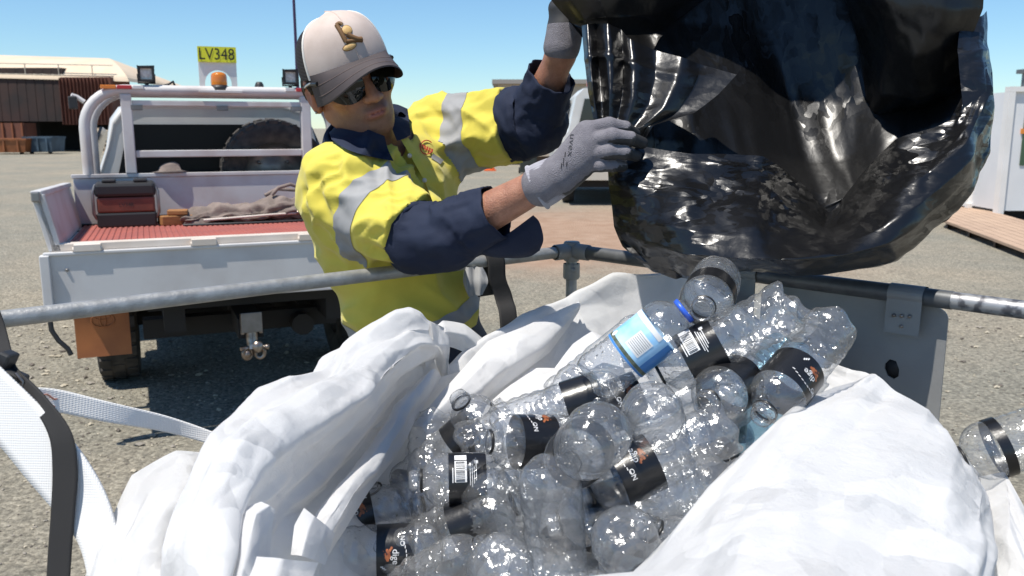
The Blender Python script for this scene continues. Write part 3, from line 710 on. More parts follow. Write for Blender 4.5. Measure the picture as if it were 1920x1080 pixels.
# spare wheel behind the cab
def wheel(name, c, ax, r, wd, parent, tf=None):
    t = MB(); hw = wd / 2
    t.lathe([(r * .58, -hw * .8), (r * .7, -hw), (r * .9, -hw * .98), (r * .985, -hw * .78), (r, -hw * .4), (r, hw * .4), (r * .985, hw * .78), (r * .9, hw * .98), (r * .7, hw), (r * .58, hw * .8)], c, ax, 40)
    ax_ = nrm(ax); a = np.array((1.0, 0, 0)) if abs(ax_[0]) < .9 else np.array((0, 1.0, 0)); u = nrm(np.cross(ax_, a)); v = np.cross(ax_, u); c = np.array(c, float)
    for k in range(26):
        for q, sh in ((-.62, 0), (0, .5), (.62, 0)):
            an = 2 * math.pi * (k + sh) / 26; d = math.cos(an) * u + math.sin(an) * v; e = -math.sin(an) * u + math.cos(an) * v
            t.box(c + d * (r - .009) + ax_ * q * hw, (.024, hw * .52, r * .17), np.stack([d, ax_, e], 1))
    ty = None
    rt = MB(); rt.lathe([(r * .6, -hw * .82), (r * .57, -hw * .5), (r * .5, -hw * .2), (r * .28, -hw * .1), (r * .2, -hw * .35), (0, -hw * .35)], c, ax, 28)
    rt.lathe([(r * .6, hw * .82), (r * .57, hw * .5), (r * .5, hw * .2), (r * .28, hw * .1), (r * .2, hw * .35), (0, hw * .35)], c, ax, 28)
    for k in range(6):
        an = 2 * math.pi * k / 6; d = math.cos(an) * u + math.sin(an) * v
        for s_ in (-1, 1): rt.lathe([(.012, s_ * hw * .1), (.012, s_ * hw * .36), (0, s_ * hw * .38)], c + d * r * .33, ax, 8)
    hub = MB(); 
    if tf: t.xf(tf); rt.xf(tf)
    to = t.build(name, M_rubber, parent); rt.build('rim', M_steel, to)
    return to
wheel('spare_wheel', (.35, 1.93, 1.28), (0, 1, .12), .345, .24, ute, rk)
# roof gear on the rack
m = MB(); m.prism([(-.105, 1.86, 1.80)] + [(-.105, 1.86, 2.0), (.135, 1.86, 2.0), (.135, 1.86, 1.80), (.10, 1.86, 1.80), (.10, 1.86, 1.86)] + [(.015 + .085 * math.cos(a), 1.86, 1.86 + .085 * math.sin(a)) for a in np.linspace(.2, math.pi - .2, 9)] + [(-.07, 1.86, 1.86), (-.07, 1.86, 1.80)], (0, .012, 0))
m.xf(rk); sgn = m.build('sign_panel', M_white, ute)
m = MB(); m.bbox(-.107, .137, 1.848, 1.857, 1.995, 2.095); m.xf(rk); plate = m.build('number_plate', mat('plate_yellow', (.72, .74, .03), .4), ute)
vs, fs = text_mesh('LV348', .095)
m = MB(); wx = vs[:, 0].max() - vs[:, 0].min(); 
m.add([(v[0] / wx * .222 + .012, 1.8455, 2.043 + v[1] * 1.12) for v in vs], fs); m.xf(rk); m.build('lettering', mat('letter_black', (.01, .01, .01), .5), plate)
m = MB(); m.bbox(-.12, .15, 1.70, 1.87, 1.785, 1.803); m.xf(rk); m.build('beacon_shelf', M_tw, ute, bevel=.003)
m = MB(); m.lathe([(0, 1.803), (.062, 1.803), (.060, 1.825), (.05, 1.84), (0, 1.84)], (.012, 1.78, 0)); m.xf(rk); bcn = m.build('beacon_base', M_blk, ute)
m = MB(); m.lathe([(.05, 1.84), (.052, 1.86), (.05, 1.90), (.044, 1.915), (.02, 1.925), (0, 1.926)], (.012, 1.78, 0)); m.xf(rk)
M_amb = bpy.data.materials.new('amber_lens'); M_amb.use_nodes = True; b_ = M_amb.node_tree.nodes['Principled BSDF']
b_.inputs['Base Color'].default_value = (.75, .22, .01, 1); b_.inputs['Roughness'].default_value = .12; b_.inputs['Transmission Weight'].default_value = .25; b_.inputs['Coat Weight'].default_value = .6
m.build('beacon_lens', M_amb, bcn)
M_lens = mat('lamp_lens', (.85, .83, .76), .3, col2=(.6, .58, .52), scale=60)
for x in (-.43, .47):
    m = MB(); m.tube([(x, 1.77, 1.80), (x, 1.77, 1.845)], .012, 8); m.box((x, 1.77, 1.806), (.05, .05, .012)); m.tube([(x - .05, 1.77, 1.90), (x - .05, 1.77, 1.845), (x + .05, 1.77, 1.845), (x + .05, 1.77, 1.90)], .006, 6)
    m.xf(rk); wl = m.build('work_light_bracket', M_blk, ute)
    m = MB(); m.box((x, 1.775, 1.90), (.088, .05, .088))
    for dx, dz, sx_, sz_ in ((-.041, 0, .014, .096), (.041, 0, .014, .096), (0, .041, .096, .014), (0, -.041, .096, .014)): m.box((x + dx, 1.743, 1.90 + dz), (sx_, .03, sz_))
    m.xf(rk); m.build('work_light', M_blk, ute, bevel=.004)
    m = MB(); m.lathe([(0, .004), (.02, .003), (.034, 0), (.036, -.01)], (x, 1.749, 1.90), (0, -1, 0), 20); m.box((x, 1.752, 1.90), (.07, .01, .07)); m.xf(rk); m.build('work_light_lens', M_lens, ute)
m = MB(); m.tube([(-.34, 1.78, 1.83), (-.30, 1.78, 1.84), (-.27, 1.80, 1.86), (-.26, 1.82, 1.83)], .008, 6); m.xf(rk); m.build('cable', M_blk, ute)
m = MB(); m.lathe([(0, 1.803), (.036, 1.803), (.035, 1.82), (.026, 1.855), (.018, 1.868), (0, 1.87)], (.27, 1.80, 0)); m.xf(rk); m.build('aerial_dome', M_blk, ute)
M_red = mat('lens_red', (.50, .03, .035), .25); M_orl = mat('lens_orange', (.75, .22, .03), .25)
for x0, x1, mm in ((-.70, -.61, M_orl), (-.605, -.52, M_red), (-.515, -.45, M_white), (.43, .49, M_white), (.50, .62, M_red)):
    m = MB(); m.bbox(x0, x1, 1.715, 1.745, 1.803, 1.826); m.xf(rk); m.build('marker_strip', mm, ute, bevel=.003)
m = MB(); m.tube([(.53, 1.83, 1.80), (.53, 1.83, 2.1), (.525, 1.83, 3.2)], [.012, .010, .008], 8); m.xf(rk); m.build('flag_pole', mat('pole_purple', (.045, .02, .07), .5), ute)
# underside
m = MB(); m.bbox(-.52, .52, .12, .20, .62, .9); m.bbox(-.45, -.35, .15, 4.9, .5, .72); m.bbox(.35, .45, .15, 4.9, .5, .72)
for y in (.5, .9, 1.3, 1.7): m.bbox(-.88, .88, y, y + .05, .82, .9)
m.bbox(-.8, .8, 2.3, 4.9, .45, .62); m.build('chassis', M_under, ute)
m = MB(); m.bbox(-.62, .2, 1.75, 2.6, .30, .80); m.build('tank_light_block', M_under, ute, bevel=.04)  # tank-like box added under the floor to block light
m = MB(); m.bbox(-.80, .80, 2.7, 2.75, .28, .62); m.bbox(-.74, .74, 4.4, 5.3, .3, .62); m.build('underbody_light_block', M_under, ute)  # unseen boxes added to keep light from under the ute
m = MB(); m.tube([(-.75, 1.30, .36), (.75, 1.30, .36)], .05, 10); m.lathe([(0, -.12), (.1, -.1), (.14, 0), (.1, .1), (0, .12)], (0, 1.30, .36), (0, 1, 0), 16); m.tube([(.25, .3, .45), (.25, 1.6, .42)], .06, 10); m.build('rear_axle', M_under, ute)
for x in (-.70, .70):
    wheel('wheel', (x, 1.30, .365), (1, 0, 0), .365, .23, ute)
    wheel('wheel', (x, 4.75, .365), (1, 0, 0), .365, .23, ute)
for sx in (-1, 1):
    m = MB(); n_ = 7; rows = []
    for i in range(n_):
        t = i / (n_ - 1); rows.append([(sx * .745 - .13 + .26 * k / 4, .50 + .03 * math.sin(t * 2), .70 - .38 * t) for k in range(5)])
    G = np.array(rows); m.grid(G, True); G2 = G + np.array((0, .012, 0)); m.grid(G2[:, ::-1], True)
    for a, b in ((G[0], G2[0]), (G[-1], G2[-1]), (G[:, 0], G2[:, 0]), (G[:, -1], G2[:, -1])): m.grid(np.stack([a, b]), False)
    fl = m.build('mud_flap', M_flap, ute)
    m = MB()                                             # moulded emblem of interlocking ovals
    cx_ = sx * .74
    def oval(rx, rz, cz): return [(cx_ + rx * math.cos(a), .523, .515 + cz + rz * math.sin(a)) for a in np.linspace(0, 2 * math.pi, 24, endpoint=False)]
    for rx, rz, cz in ((.055, .037, 0), (.036, .015, .017), (.014, .034, 0)): m.tube(oval(rx, rz, cz), .0035, 6, closed=True)
    m.build('emblem', M_flap, fl)
    m = MB(); m.tube([(sx * .74 - .12, .488, .69), (sx * .74 + .12, .488, .69)], .012, 6); m.build('flap_rail', M_under, fl)
m = MB(); m.bbox(-.16, -.03, .108, .118, .76, .80); m.build('plate_lamp', mat('pale_label', (.42, .38, .30), .6), ute)
# tow hitch with shackles
m = MB(); m.bbox(-.06, .06, .0, .6, .56, .66); m.bbox(-.5, .5, .35, .45, .52, .62); m.xf(lambda p: p + np.array((-.05, .05, -.10))); m.build('tow_bar', M_under, ute)
M_chr = mat('worn_chrome', (.36, .32, .29), .32, .85, col2=(.2, .15, .12), scale=30)
m = MB(); m.bbox(-.045, .045, -.04, -.01, .64, .70); m.bbox(-.052, -.036, -.042, -.008, .60, .70); m.bbox(.036, .052, -.042, -.008, .60, .70)
m.tube([(0, -.02, .62), (0, -.03, .56), (0, -.05, .52)], [.03, .028, .024], 12); m.lathe([(0, -.034), (.022, -.026), (.034, 0), (.022, .026), (0, .034)], (.022, -.05, .535), (0, 0, 1), 16)
m.lathe([(0, -.024), (.016, -.018), (.024, 0), (.016, .018), (0, .024)], (-.03, -.05, .50), (0, 0, 1), 14); m.xf(lambda p: p + np.array((-.05, .05, -.11))); m.build('tow_ball', M_chr, ute)
for sx, a_ in ((-.035, .5), (.04, -.35)):
    m = MB(); q_ = rotz(a_); c_ = np.array((sx * .8 - .05, .0, .395))
    m.tube([c_ + q_ @ np.array((.023 * math.cos(a), 0, .028 * math.sin(a))) for a in np.linspace(0, 2 * math.pi, 20, endpoint=False)], .0105, 10, closed=True); m.tube([c_ + q_ @ np.array((-.036, 0, .027)), c_ + q_ @ np.array((.036, 0, .027))], .009, 10)
    m.lathe([(0, -.012), (.014, -.011), (.014, .011), (0, .012)], c_ + q_ @ np.array((.037, 0, .027)), q_ @ np.array((1.0, 0, 0)), 6); m.build('shackle', M_chr, ute)
m = MB(); m.bbox(-.10, .0, -.005, .0, .50, .60); m.build('hitch_plate', M_steel, ute, bevel=.003)
m = MB(); m.tube([(-.93, -.03, .70), (-.925, -.04, .60), (-.90, -.045, .55), (-.865, -.05, .51), (-.855, -.05, .48)], .011, 8); m.build('rubber_strap', M_blk, ute)

def tray_pt(x, y, z):   # tray space -> world
    q = rotz(TY) @ rk((x, y, z)); return q + np.array(ute.location)
# ------------------------------------------------------------------ things on the tray
tb_ = empty('tool_box', tray_pt(-.60, 1.54, .957), 'red and black tool box with two black latches on the tray', 'tool box', None, TY)
M_tbr = mat('toolbox_red', (.20, .055, .032), .55, col2=(.13, .04, .025), scale=8)
m = MB(); m.bbox(-.19, .19, -.15, .15, .0, .10); m.xf(lambda p: p * np.array((.88, .9, .90))); m.build('base', M_blk, tb_, bevel=.012)
m = MB(); m.bbox(-.185, .185, -.145, .145, .10, .205); m.xf(lambda p: p * np.array((.88, .9, .90))); m.build('front_drawer', M_tbr, tb_, bevel=.012)
m = MB(); m.bbox(-.195, .195, -.155, .155, .207, .30); m.xf(lambda p: p * np.array((.88, .9, .90))); m.build('lid', M_blk, tb_, bevel=.02)
for x in (-.10, .10):
    m = MB(); m.bbox(x - .045, x + .045, -.13, -.04, .302, .325); m.xf(lambda p: p * np.array((.88, .9, .90))); m.build('latch', M_blk, tb_, bevel=.008)
for sx in (-1, 1):
    m = MB(); m.tube([(sx * .19, -.12, .06), (sx * .207, -.14, .10), (sx * .207, -.14, .24), (sx * .185, -.12, .29)], .011, 8); m.xf(lambda p: p * np.array((.88, .9, .90))); m.build('side_handle', M_steel, tb_)
vs, fs = text_mesh('LV348', .036)
m = MB(); m.add([(v[0], -.1475, .152 + v[1]) for v in vs], fs); m.xf(lambda p: p * np.array((.88, .9, .90))); m.build('lettering', M_blk, tb_)
# canvas bag
M_canvas = mat('canvas_taupe', (.24, .19, .165), .9, col2=(.15, .118, .10), scale=7, bump=.3, bscale=60)
cb = empty('canvas_bag', tray_pt(.13, 1.42, .957), 'slumped brown canvas bag lying open on the red tray mat', 'bag', None, TY)
nu, nv = 60, 90
U, Vv = np.meshgrid(np.linspace(0, 1, nu), np.linspace(0, 2 * math.pi, nv, endpoint=False), indexing='ij')
prof = np.array([(-.42, .05, .03), (-.40, .09, .06), (-.30, .13, .09), (-.1, .15, .105), (.1, .16, .13), (.25, .16, .165), (.34, .13, .15), (.40, .08, .09), (.42, .04, .04)])
xp = catmull(prof, 8, 0); t = np.linspace(0, 1, len(xp)); cxs = [np.interp(U, t, xp[:, k]) for k in range(3)]
X = cxs[0]; Yb = cxs[1] * np.sign(np.cos(Vv)) * np.abs(np.cos(Vv)) ** .7; Z = cxs[2] * (1 + np.sin(Vv)) * .5 * 1.0
G = np.stack([X, Yb, Z], -1); N = grid_normals(G)
d = .030 * facet(X * 10 + 3, Vv * 1.6, 5) +   .020 * facet(X * 22, Vv * 3.4, 6) - .03 * np.exp(-((X - .24) / .04) ** 2) * np.clip(np.sin(Vv), 0, 1)
G = G - N * d[..., None]; G[..., 2] = np.maximum(G[..., 2], .001)
m = MB(); m.grid(G, True, 0, True); m.build('bag_body', M_canvas, cb)
m = MB(); m.tube([(.13, -.05, .17), (.17, -.06, .215), (.25, -.04, .235), (.33, -.02, .205), (.36, 0, .15)], .012, 8); m.tube([(.10, .06, .16), (.18, .07, .20), (.30, .06, .19), (.35, .05, .14)], .012, 8); m.build('handle', M_canvas, cb)
m = MB(); m.tube([(-.30, -.155, .035), (-.1, -.165, .045), (.1, -.168, .055), (.27, -.17, .06)], .008, 6); m.build('zip', M_cream, cb)
m = MB(); m.lathe([(0, -.01), (.013, -.005), (.013, .005), (0, .01)], (.27, -.18, .065), (0, 1, 0), 10); m.build('zip_pull', M_chr, cb)
m = MB(); m.tube([(-.42, -.16, .01), (-.2, -.2, .012), (.1, -.21, .012), (.3, -.19, .012)], .009, 6); m.build('strap', M_blk, cb)
wb = empty('wood_block', tray_pt(-.30, 1.44, .957), 'short block of orange-brown wood beside the canvas bag', 'wood block', None, TY)
m = MB(); m.box((0, 0, .03), (.24, .12, .06), rotz(.2)); m.box((-.01, -.02, .078), (.12, .09, .03), rotz(-.1)); m.build('block', mat('raw_wood', (.36, .17, .055), .7, col2=(.26, .12, .04), scale=9, stretch=(1, 8, 8)), wb, bevel=.006)
ht = empty('felt_hat', tray_pt(-.33, 1.755, 1.278), 'small crumpled brown hat lying on top of the headboard', 'hat', None, TY)
m = MB(); m.lathe([(0, .065), (.03, .062), (.055, .045), (.065, .012), (.105, .003), (.1, 0), (0, 0)], n=20); m.xf(lambda p: np.array((p[0] * 1.1, p[1] * .45, p[2] * (1 + .3 * p[0] / .1)))); m.build('hat_body', M_canvas, ht)
# ------------------------------------------------------------------ galvanised pipe cage
ZP = 1.22; PR = .0135
M_galv = mat('galvanised', (.30, .30, .29), .5, .55, col2=(.42, .42, .41), scale=35, bump=.15, bscale=120)
M_galv_d = mat('galvanised_plate', (.25, .25, .245), .5, .25, col2=(.33, .33, .32), scale=6, bump=.05, bscale=200)
cL = PZ(0, 599, ZP); cC = PZ(1072, 470, ZP); cR = PZ(1920, 581, ZP)
cage = empty('pipe_cage', (0.05, 1.0, 0), 'grey galvanised pipe cage holding the open white bulk bag', 'cage'); org = cage.location
eL = nrm(cL - cC); eR = nrm(cR - cC)
pL = cC + eL * 1.42; pR = cC + eR * 1.42
pN = pL + (pR - cC)
def fit(c, name='corner_fitting'):
    m = MB()
    for e in (eL, eR): 
        s_ = 1
        m.lathe([(.0175, .004), (.0185, .008), (.0185, .05), (.0165, .053)], c, e, 16)
    m.lathe([(.0, -.0215), (.017, -.0215), (.019, -.018), (.019, .02), (.0165, .024)], c + np.array((0, 0, 0)), (0, 0, -1), 16)
    m.lathe([(.019, .03), (.0195, .034), (.0195, .062), (.017, .066)], c, (0, 0, -1), 16)
    m.lathe([(0, .026), (.006, .026), (.006, .018)], c + np.array((0, 0, -.042)), (.1, -1, 0), 10)
    return m
m = MB(); m.tube([cC + eL * .02, pL], PR, 16); m.build('top_rail', M_galv, cage, org)
m = MB(); m.tube([cC + eR * .02, pR], PR, 16); m.build('top_rail', M_galv, cage, org)
sv = cC + eR * (np.linalg.norm(cR - cC) - .105)
m = MB(); m.tube([cC + eR * .03, sv], PR * 1.16, 16); m.build('shadow_toned_sleeve', mat('shadow_toned_pipe', (.10, .105, .11), .45, .5, col2=(.15, .155, .16), scale=30), cage, org)  # rail coloured dark here for the black bag's shadow
m = MB(); m.tube([sv - eR * .004, sv + eR * .34], PR * 1.1, 16); m.build('pipe_sleeve', mat('worn_sleeve', (.38, .38, .38), .45, .6, col2=(.12, .12, .13), scale=60, mix=(.45, .6)), cage, org)
for c in (cC, pL, pR):
    m = MB(); m.tube([c + (0, 0, -.02), c * (1, 1, 0)], PR * .95, 14); m.build('post', M_galv, cage, org)
    m = MB(); m.box(c * (1, 1, 0) + (0, 0, .005), (.12, .12, .01)); m.build('foot_plate', M_galv, cage, org)
fit(cC).build('corner_fitting', M_galv_d, cage, org)
for z in (.12, .62):
    for a, b in ((cC, pL), (cC, pR)):
        m = MB(); d = nrm(b - a); m.tube([a * (1, 1, 0) + d * .02 + (0, 0, z), b * (1, 1, 0) - d * .02 + (0, 0, z)], PR * .9, 12); m.build('lower_rail', M_galv, cage, org)
# sign plates clipped to the right rail (blank from this side)
outw = nrm(np.cross(eR, (0, 0, 1))) * -1.0
if outw[1] < 0: outw = -outw
def along(px):   # distance along right rail seen at photo column px
    best = min(np.linspace(0, 1.3, 1301), key=lambda t: abs((lambda q: 960 + F * q[0] / (q[1] * CP - (q[2] - HC) * SP))(cC + eR * t) - px)); return best
tA, tB, tB2 = along(1222), along(1424), along(1776)
plate_ = empty('steel_plate', cC + eR * .9 + (0, 0, -.15), 'blank grey steel plate with a rounded corner and one hole clipped under the right rail', 'plate'); po = plate_.location
def plate_mesh(t0, t1, z0, z1, hole=None, rad=.02):
    # outline (t,z) with one round corner top right, optional hole bridged in
    pts = [(t0, z0), (t1, z0)] + [(t1 - rad + rad * math.cos(a), z1 - rad + rad * math.sin(a)) for a in np.linspace(0, math.pi / 2, 7)] + [(t0 + rad - rad * math.cos(a), z1 - rad + rad * math.sin(a)) for a in np.linspace(math.pi / 2, 0, 7)]
    bm = bmesh.new(); off = outw * .012
    W3 = lambda t, z: cC + eR * t + off + np.array((0, 0, z)) 
    def ring(ps): return [bm.verts.new(Vector(W3(*p))) for p in ps]
    vs = ring(pts); ed = [bm.edges.new((vs[i], vs[(i + 1) % len(vs)])) for i in range(len(vs))]
    if hole:
        hs = ring(hole); ed += [bm.edges.new((hs[i], hs[(i + 1) % len(hs)])) for i in range(len(hs))]
    bmesh.ops.triangle_fill(bm, edges=ed, use_beauty=True, use_dissolve=False)
    ex = bmesh.ops.extrude_face_region(bm, geom=bm.faces[:])
    bmesh.ops.translate(bm, verts=[v for v in ex['geom'] if isinstance(v, bmesh.types.BMVert)], vec=Vector(outw * .003))
    bmesh.ops.recalc_face_normals(bm, faces=bm.faces)
    return bm
def bm_obj(name, bm, mt, parent=None, org=(0, 0, 0), smooth=False):
    me = bpy.data.meshes.new(name); bmesh.ops.translate(bm, verts=bm.verts, vec=-Vector(org)); bm.to_mesh(me); bm.free(); me.materials.append(mt)
    if smooth: me.polygons.foreach_set('use_smooth', [True] * len(me.polygons))
    o = bpy.data.objects.new(name, me); COL.objects.link(o)
    if parent: o.parent = parent
    else: o.location = org
    return o
hq = PV(1672, 692, 1.0)
# hole centre on the plate plane
def on_plate(px, py):
    d = P(px, py, 1.0) - np.array((0, 0, HC)); n_ = outw; c0 = cC + outw * .012
    t = ((c0 - np.array((0, 0, HC))) @ n_) / (d @ n_); q = np.array((0, 0, HC)) + d * t - cC
    return q @ eR, q[2]
th, zh = on_plate(1672, 692); thx, _ = on_plate(1686, 692); _, zhy = on_plate(1672, 674)
hole = [(th + (thx - th) * sx, zh + (zhy - zh) * sz) for sx, sz in ((-1, .4), (-.4, 1), (.5, .9), (1, .1), (1, -.6), (.4, -1), (-.5, -.8), (-1, -.1))]
bm_obj('plate', plate_mesh(tB, tB2, -.40, -.018, hole), M_galv_d, plate_, po)
hp_ = cC + eR * th + outw * .018 + np.array((0, 0, zh)); m = MB(); m.lathe([(0, .004), (.020, .004), (.022, 0), (0, 0)], hp_, outw, 20); m.build('dark_hole_disc', M_blk, plate_, po)  # black disc added behind the hole so that it reads dark
m = MB(); m.tube([cC + eR * tB + outw * .0135 + (0, 0, -.0165), cC + eR * (along(1668)) + outw * .0135 + (0, 0, -.0165)], .0022, 6); m.build('edge_strip', mat('bright_edge', (.6, .58, .52), .4), plate_, po)
plate2 = empty('steel_plate', cC + eR * .3 + (0, 0, -.15), 'small grey steel plate clipped beside the rail corner behind the bottles', 'plate')
bm_obj('plate', plate_mesh(along(1310), along(1392), -.35, -.018), M_galv_d, plate2, plate2.location)
def clip(px, w_, drop, parent):
    t = along(px); m = MB(); c = cC + eR * t; ow = outw
    # strap over the rail, then a flat tab hanging on the near side
    ang = np.linspace(-.15 * math.pi, 1.05 * math.pi, 14); rr = PR * 1.16 + .0018
    prof = [(-math.cos(a) * rr, math.sin(a) * rr) for a in ang]       # (outward, up)
    prof = [(-rr, -drop)] + [p for p in prof]
    G = np.array([[c + eR * d + ow * p[0] + np.array((0, 0, p[1])) for p in prof] for d in (-w_ / 2, w_ / 2)])
    m.grid(G, False); m.grid((G - ow * .0018 + np.array((0, 0, .0003)))[::-1], False)
    m.build('clip', M_galv_d, parent, parent.location)
    return c
c1 = clip(1703, .058, .066, plate_)
for dx, dz in ((-.014, -.035), (.012, -.033), (-.001, -.034), (0, -.052)):
    m = MB(); m.lathe([(0, .004), (.0025, .0035), (.0032, 0)], c1 + eR * dx + np.array((0, 0, dz)) - outw * (PR * 1.16 + .0038), -outw, 10); m.build('rivet', M_chr, plate_, po)
c2 = clip(1405, .045, .12, plate2)

# ------------------------------------------------------------------ strap hanging from the left rail
def along_L(px):
    return min(np.linspace(0, 1.4, 1401), key=lambda t: abs((lambda q: 960 + F * q[0] / (q[1] * CP - (q[2] - HC) * SP))(cC + eL * t) - px))
def ribbon(cl, wd, th=.0018, name='strap', mt=None, parent=None, org=(0, 0, 0), n=6, ridges=0):
    """band along centre points cl with width vectors wd"""
    C = catmull(np.array(cl), n, 0); Wd = catmull(np.array(wd), n, 0)
    T = np.gradient(C, axis=0); N = np.cross(T, Wd); N /= np.linalg.norm(N, axis=1, keepdims=True) + 1e-9
    k = 9; rows = []
    for j in range(k):
        s = j / (k - 1) - .5; rows.append(C + Wd * s + N * th)
    for j in range(k):
        s = .5 - j / (k - 1); rows.append(C + Wd * s - N * th)
    m = MB(); m.grid(np.array(rows).transpose(1, 0, 2), True, 0, True)
    return m.build(name, mt, parent, org)
M_web = mat('black_webbing', (.028, .027, .027), .75, spec=.3)
add_weave(M_web, 260, .3, .001)
tS = along_L(922); q0 = cC + eL * tS
sw = eL * .046
hs = empty('black_strap', q0 + (0, 0, -.2), 'flat black webbing strap looped over the left rail near its corner', 'strap')
inw = nrm(np.array((eL[1], -eL[0], 0))); 
if inw[1] > 0: inw = -inw
f0 = P(945, 560, 1.86); f1 = P(955, 630, 1.83)
ribbon([q0 - inw * (PR + .004) + (0, 0, -.08), q0 - inw * (PR + .003), q0 - inw * .008 + (0, 0, PR + .002), q0 + inw * .006 + (0, 0, PR + .003), q0 + inw * (PR + .003) + (0, 0, -.003), q0 + inw * .02 + (0, 0, -.04), f0, f1, f1 + (0, 0, -.35)], [sw] * 9, .0012, 'webbing', M_web, hs, hs.location)

# ------------------------------------------------------------------ ratchet strap and white lifting loop at the left edge
M_loop = mat('white_webbing', (.74, .73, .71), .8, spec=.2, sheen=.2); add_weave(M_loop, 120, .22, .001)
rs = empty('ratchet_strap', P(20, 720, .98), 'black ratchet strap running down over the white lifting loop', 'strap'); ro = rs.location
def dpx(a, b, s): return P(*b, s) - P(*a, s)
ribbon([P(-60, 480, 1.02), P(-12, 600, 1.02), P(8, 668, 1.0), P(22, 706, .985), P(70, 750, .965), P(112, 812, .95), P(122, 880, .945), P(118, 960, .94), P(112, 1040, .935), P(108, 1120, .93), P(105, 1220, .93)],
       [dpx((0, 0), (32, -8), 1.0), dpx((0, 0), (32, -10), 1.0), dpx((0, 0), (30, -8), 1.0), dpx((0, 0), (24, -26), 1.0), dpx((0, 0), (18, -26), .97), dpx((0, 0), (40, -10), .95), dpx((0, 0), (46, 2), .95), dpx((0, 0), (44, 0), .94), dpx((0, 0), (43, 0), .94), dpx((0, 0), (43, 0), .93), dpx((0, 0), (43, 0), .93)], .0011, 'webbing', M_web, rs, ro, 8)
m = MB(); rc = P(14, 708, .985); bx = np.stack([nrm(dpx((0, 0), (30, 14), 1)), nrm(np.array((0.1, 1, -.1))), nrm(dpx((0, 0), (-14, 30), 1))], 1)
m.box(rc, (.040, .016, .022), bx); m.box(rc + dpx((0, 0), (-6, -22), 1.0), (.014, .02, .034), bx); m.build('ratchet_body', M_blk, rs, ro, bevel=.003)
m = MB(); m.lathe([(0, -.016), (.007, -.016), (.007, .016), (0, .016)], rc + dpx((0, 0), (-10, -6), 1.0), bx[:, 1], 14); m.lathe([(0, -.02), (.0035, -.02), (.0035, .02), (0, .02)], rc + dpx((0, 0), (14, 8), 1.0), bx[:, 1], 10); m.build('ratchet_spindle', M_steel, rs, ro)
m = MB(); m.tube([P(30, 700, .975), P(44, 716, .975), P(40, 726, .975)], .0022, 6); m.build('wire_clip', M_chr, rs, ro)
ll = empty('lifting_loop', P(60, 900, .95), 'wide white webbing lifting loop threaded through the black ratchet strap', 'lifting loop'); lo_ = ll.location
ribbon([P(-70, 690, .97), P(-20, 740, .965), P(40, 800, .96), P(100, 870, .955), P(150, 940, .95), P(185, 1010, .94), P(205, 1100, .93), P(215, 1200, .92)],
       [dpx((0, 0), (60, -80), .97), dpx((0, 0), (70, -74), .97), dpx((0, 0), (84, -64), .96), dpx((0, 0), (96, -56), .95), dpx((0, 0), (90, -40), .95), dpx((0, 0), (72, -20), .94), dpx((0, 0), (70, -10), .93), dpx((0, 0), (70, 0), .92)], .0022, 'webbing', M_loop, ll, lo_, 10)
ribbon([P(-40, 735, 1.0), P(30, 742, 1.02), P(110, 752, 1.06), P(200, 772, 1.10), P(290, 790, 1.15), P(350, 806, 1.18), P(410, 826, 1.2), P(470, 850, 1.22)],
       [dpx((0, 0), (2, -30), 1.0), dpx((0, 0), (4, -36), 1.0), dpx((0, 0), (-6, -44), 1.06), dpx((0, 0), (-4, -40), 1.1), dpx((0, 0), (8, -30), 1.15), dpx((0, 0), (6, -26), 1.18), dpx((0, 0), (-4, -26), 1.2), dpx((0, 0), (-4, -26), 1.2)], .0020, 'webbing', M_loop, ll, lo_, 10)
# red marker threads on the far webbing
M_thr = mat('red_thread', (.45, .20, .14), .8)
for dy in (-12, 2):
    m = MB(); pts = [P(x, y + dy + (3 if i % 2 else -3), s - .006) for i, (x, y, s) in enumerate([(60 + 14 * k, 748 + (14 * k) * .23, 1.03 + k * .0125 * .8) for k in range(14)])]
    m.tube(catmull(np.array(pts), 3, 0), .0011, 5); m.build('thread', M_thr, ll, lo_)
# ------------------------------------------------------------------ the worker
man = empty('person', (P(720, 500, 1.84)[0], P(720, 500, 1.84)[1] + .03, 0), 'man in cap, sunglasses and yellow hi-vis shirt with gloved hands raised holding a black bag', 'person')
mo = np.array(man.location)
# joints
shR = P(638, 352, 1.76); elR = P(806, 457, 1.62); wrR = P(1020, 342, 1.50); knR = P(1103, 268, 1.47)
shL = P(806, 262, 2.02); elL = P(1000, 228, 1.90); wrL = P(1052, 100, 1.78); knL = P(1056, 40, 1.76)
HS = 1.05; hc = P(653, 142, 1.76)                    # middle of the skull
neck0 = P(697, 272, 1.86); neck1 = P(676, 198, 1.80)
chest = P(715, 400, 1.88); waist = P(775, 585, 1.93); hip = P(805, 720, 2.0)
side = nrm(shR - shL)                      # towards his right
# head frame: f forward, u up, r his right
yaw = R(30); pit = R(5)
f0_ = np.array((math.sin(yaw) * math.cos(pit), -math.cos(yaw) * math.cos(pit), -math.sin(pit)))
r0_ = nrm(np.cross(f0_, (0, 0, 1))); u0_ = np.cross(r0_, f0_)
rol = R(20); hu = u0_ * math.cos(rol) + r0_ * math.sin(rol); hr = np.cross(f0_, hu); hf = f0_
HM = np.stack([hr, hf, hu], 1)             # columns: right, forward, up
def H(x, y, z): return hc + HS * (HM @ np.array((x, y, z)))

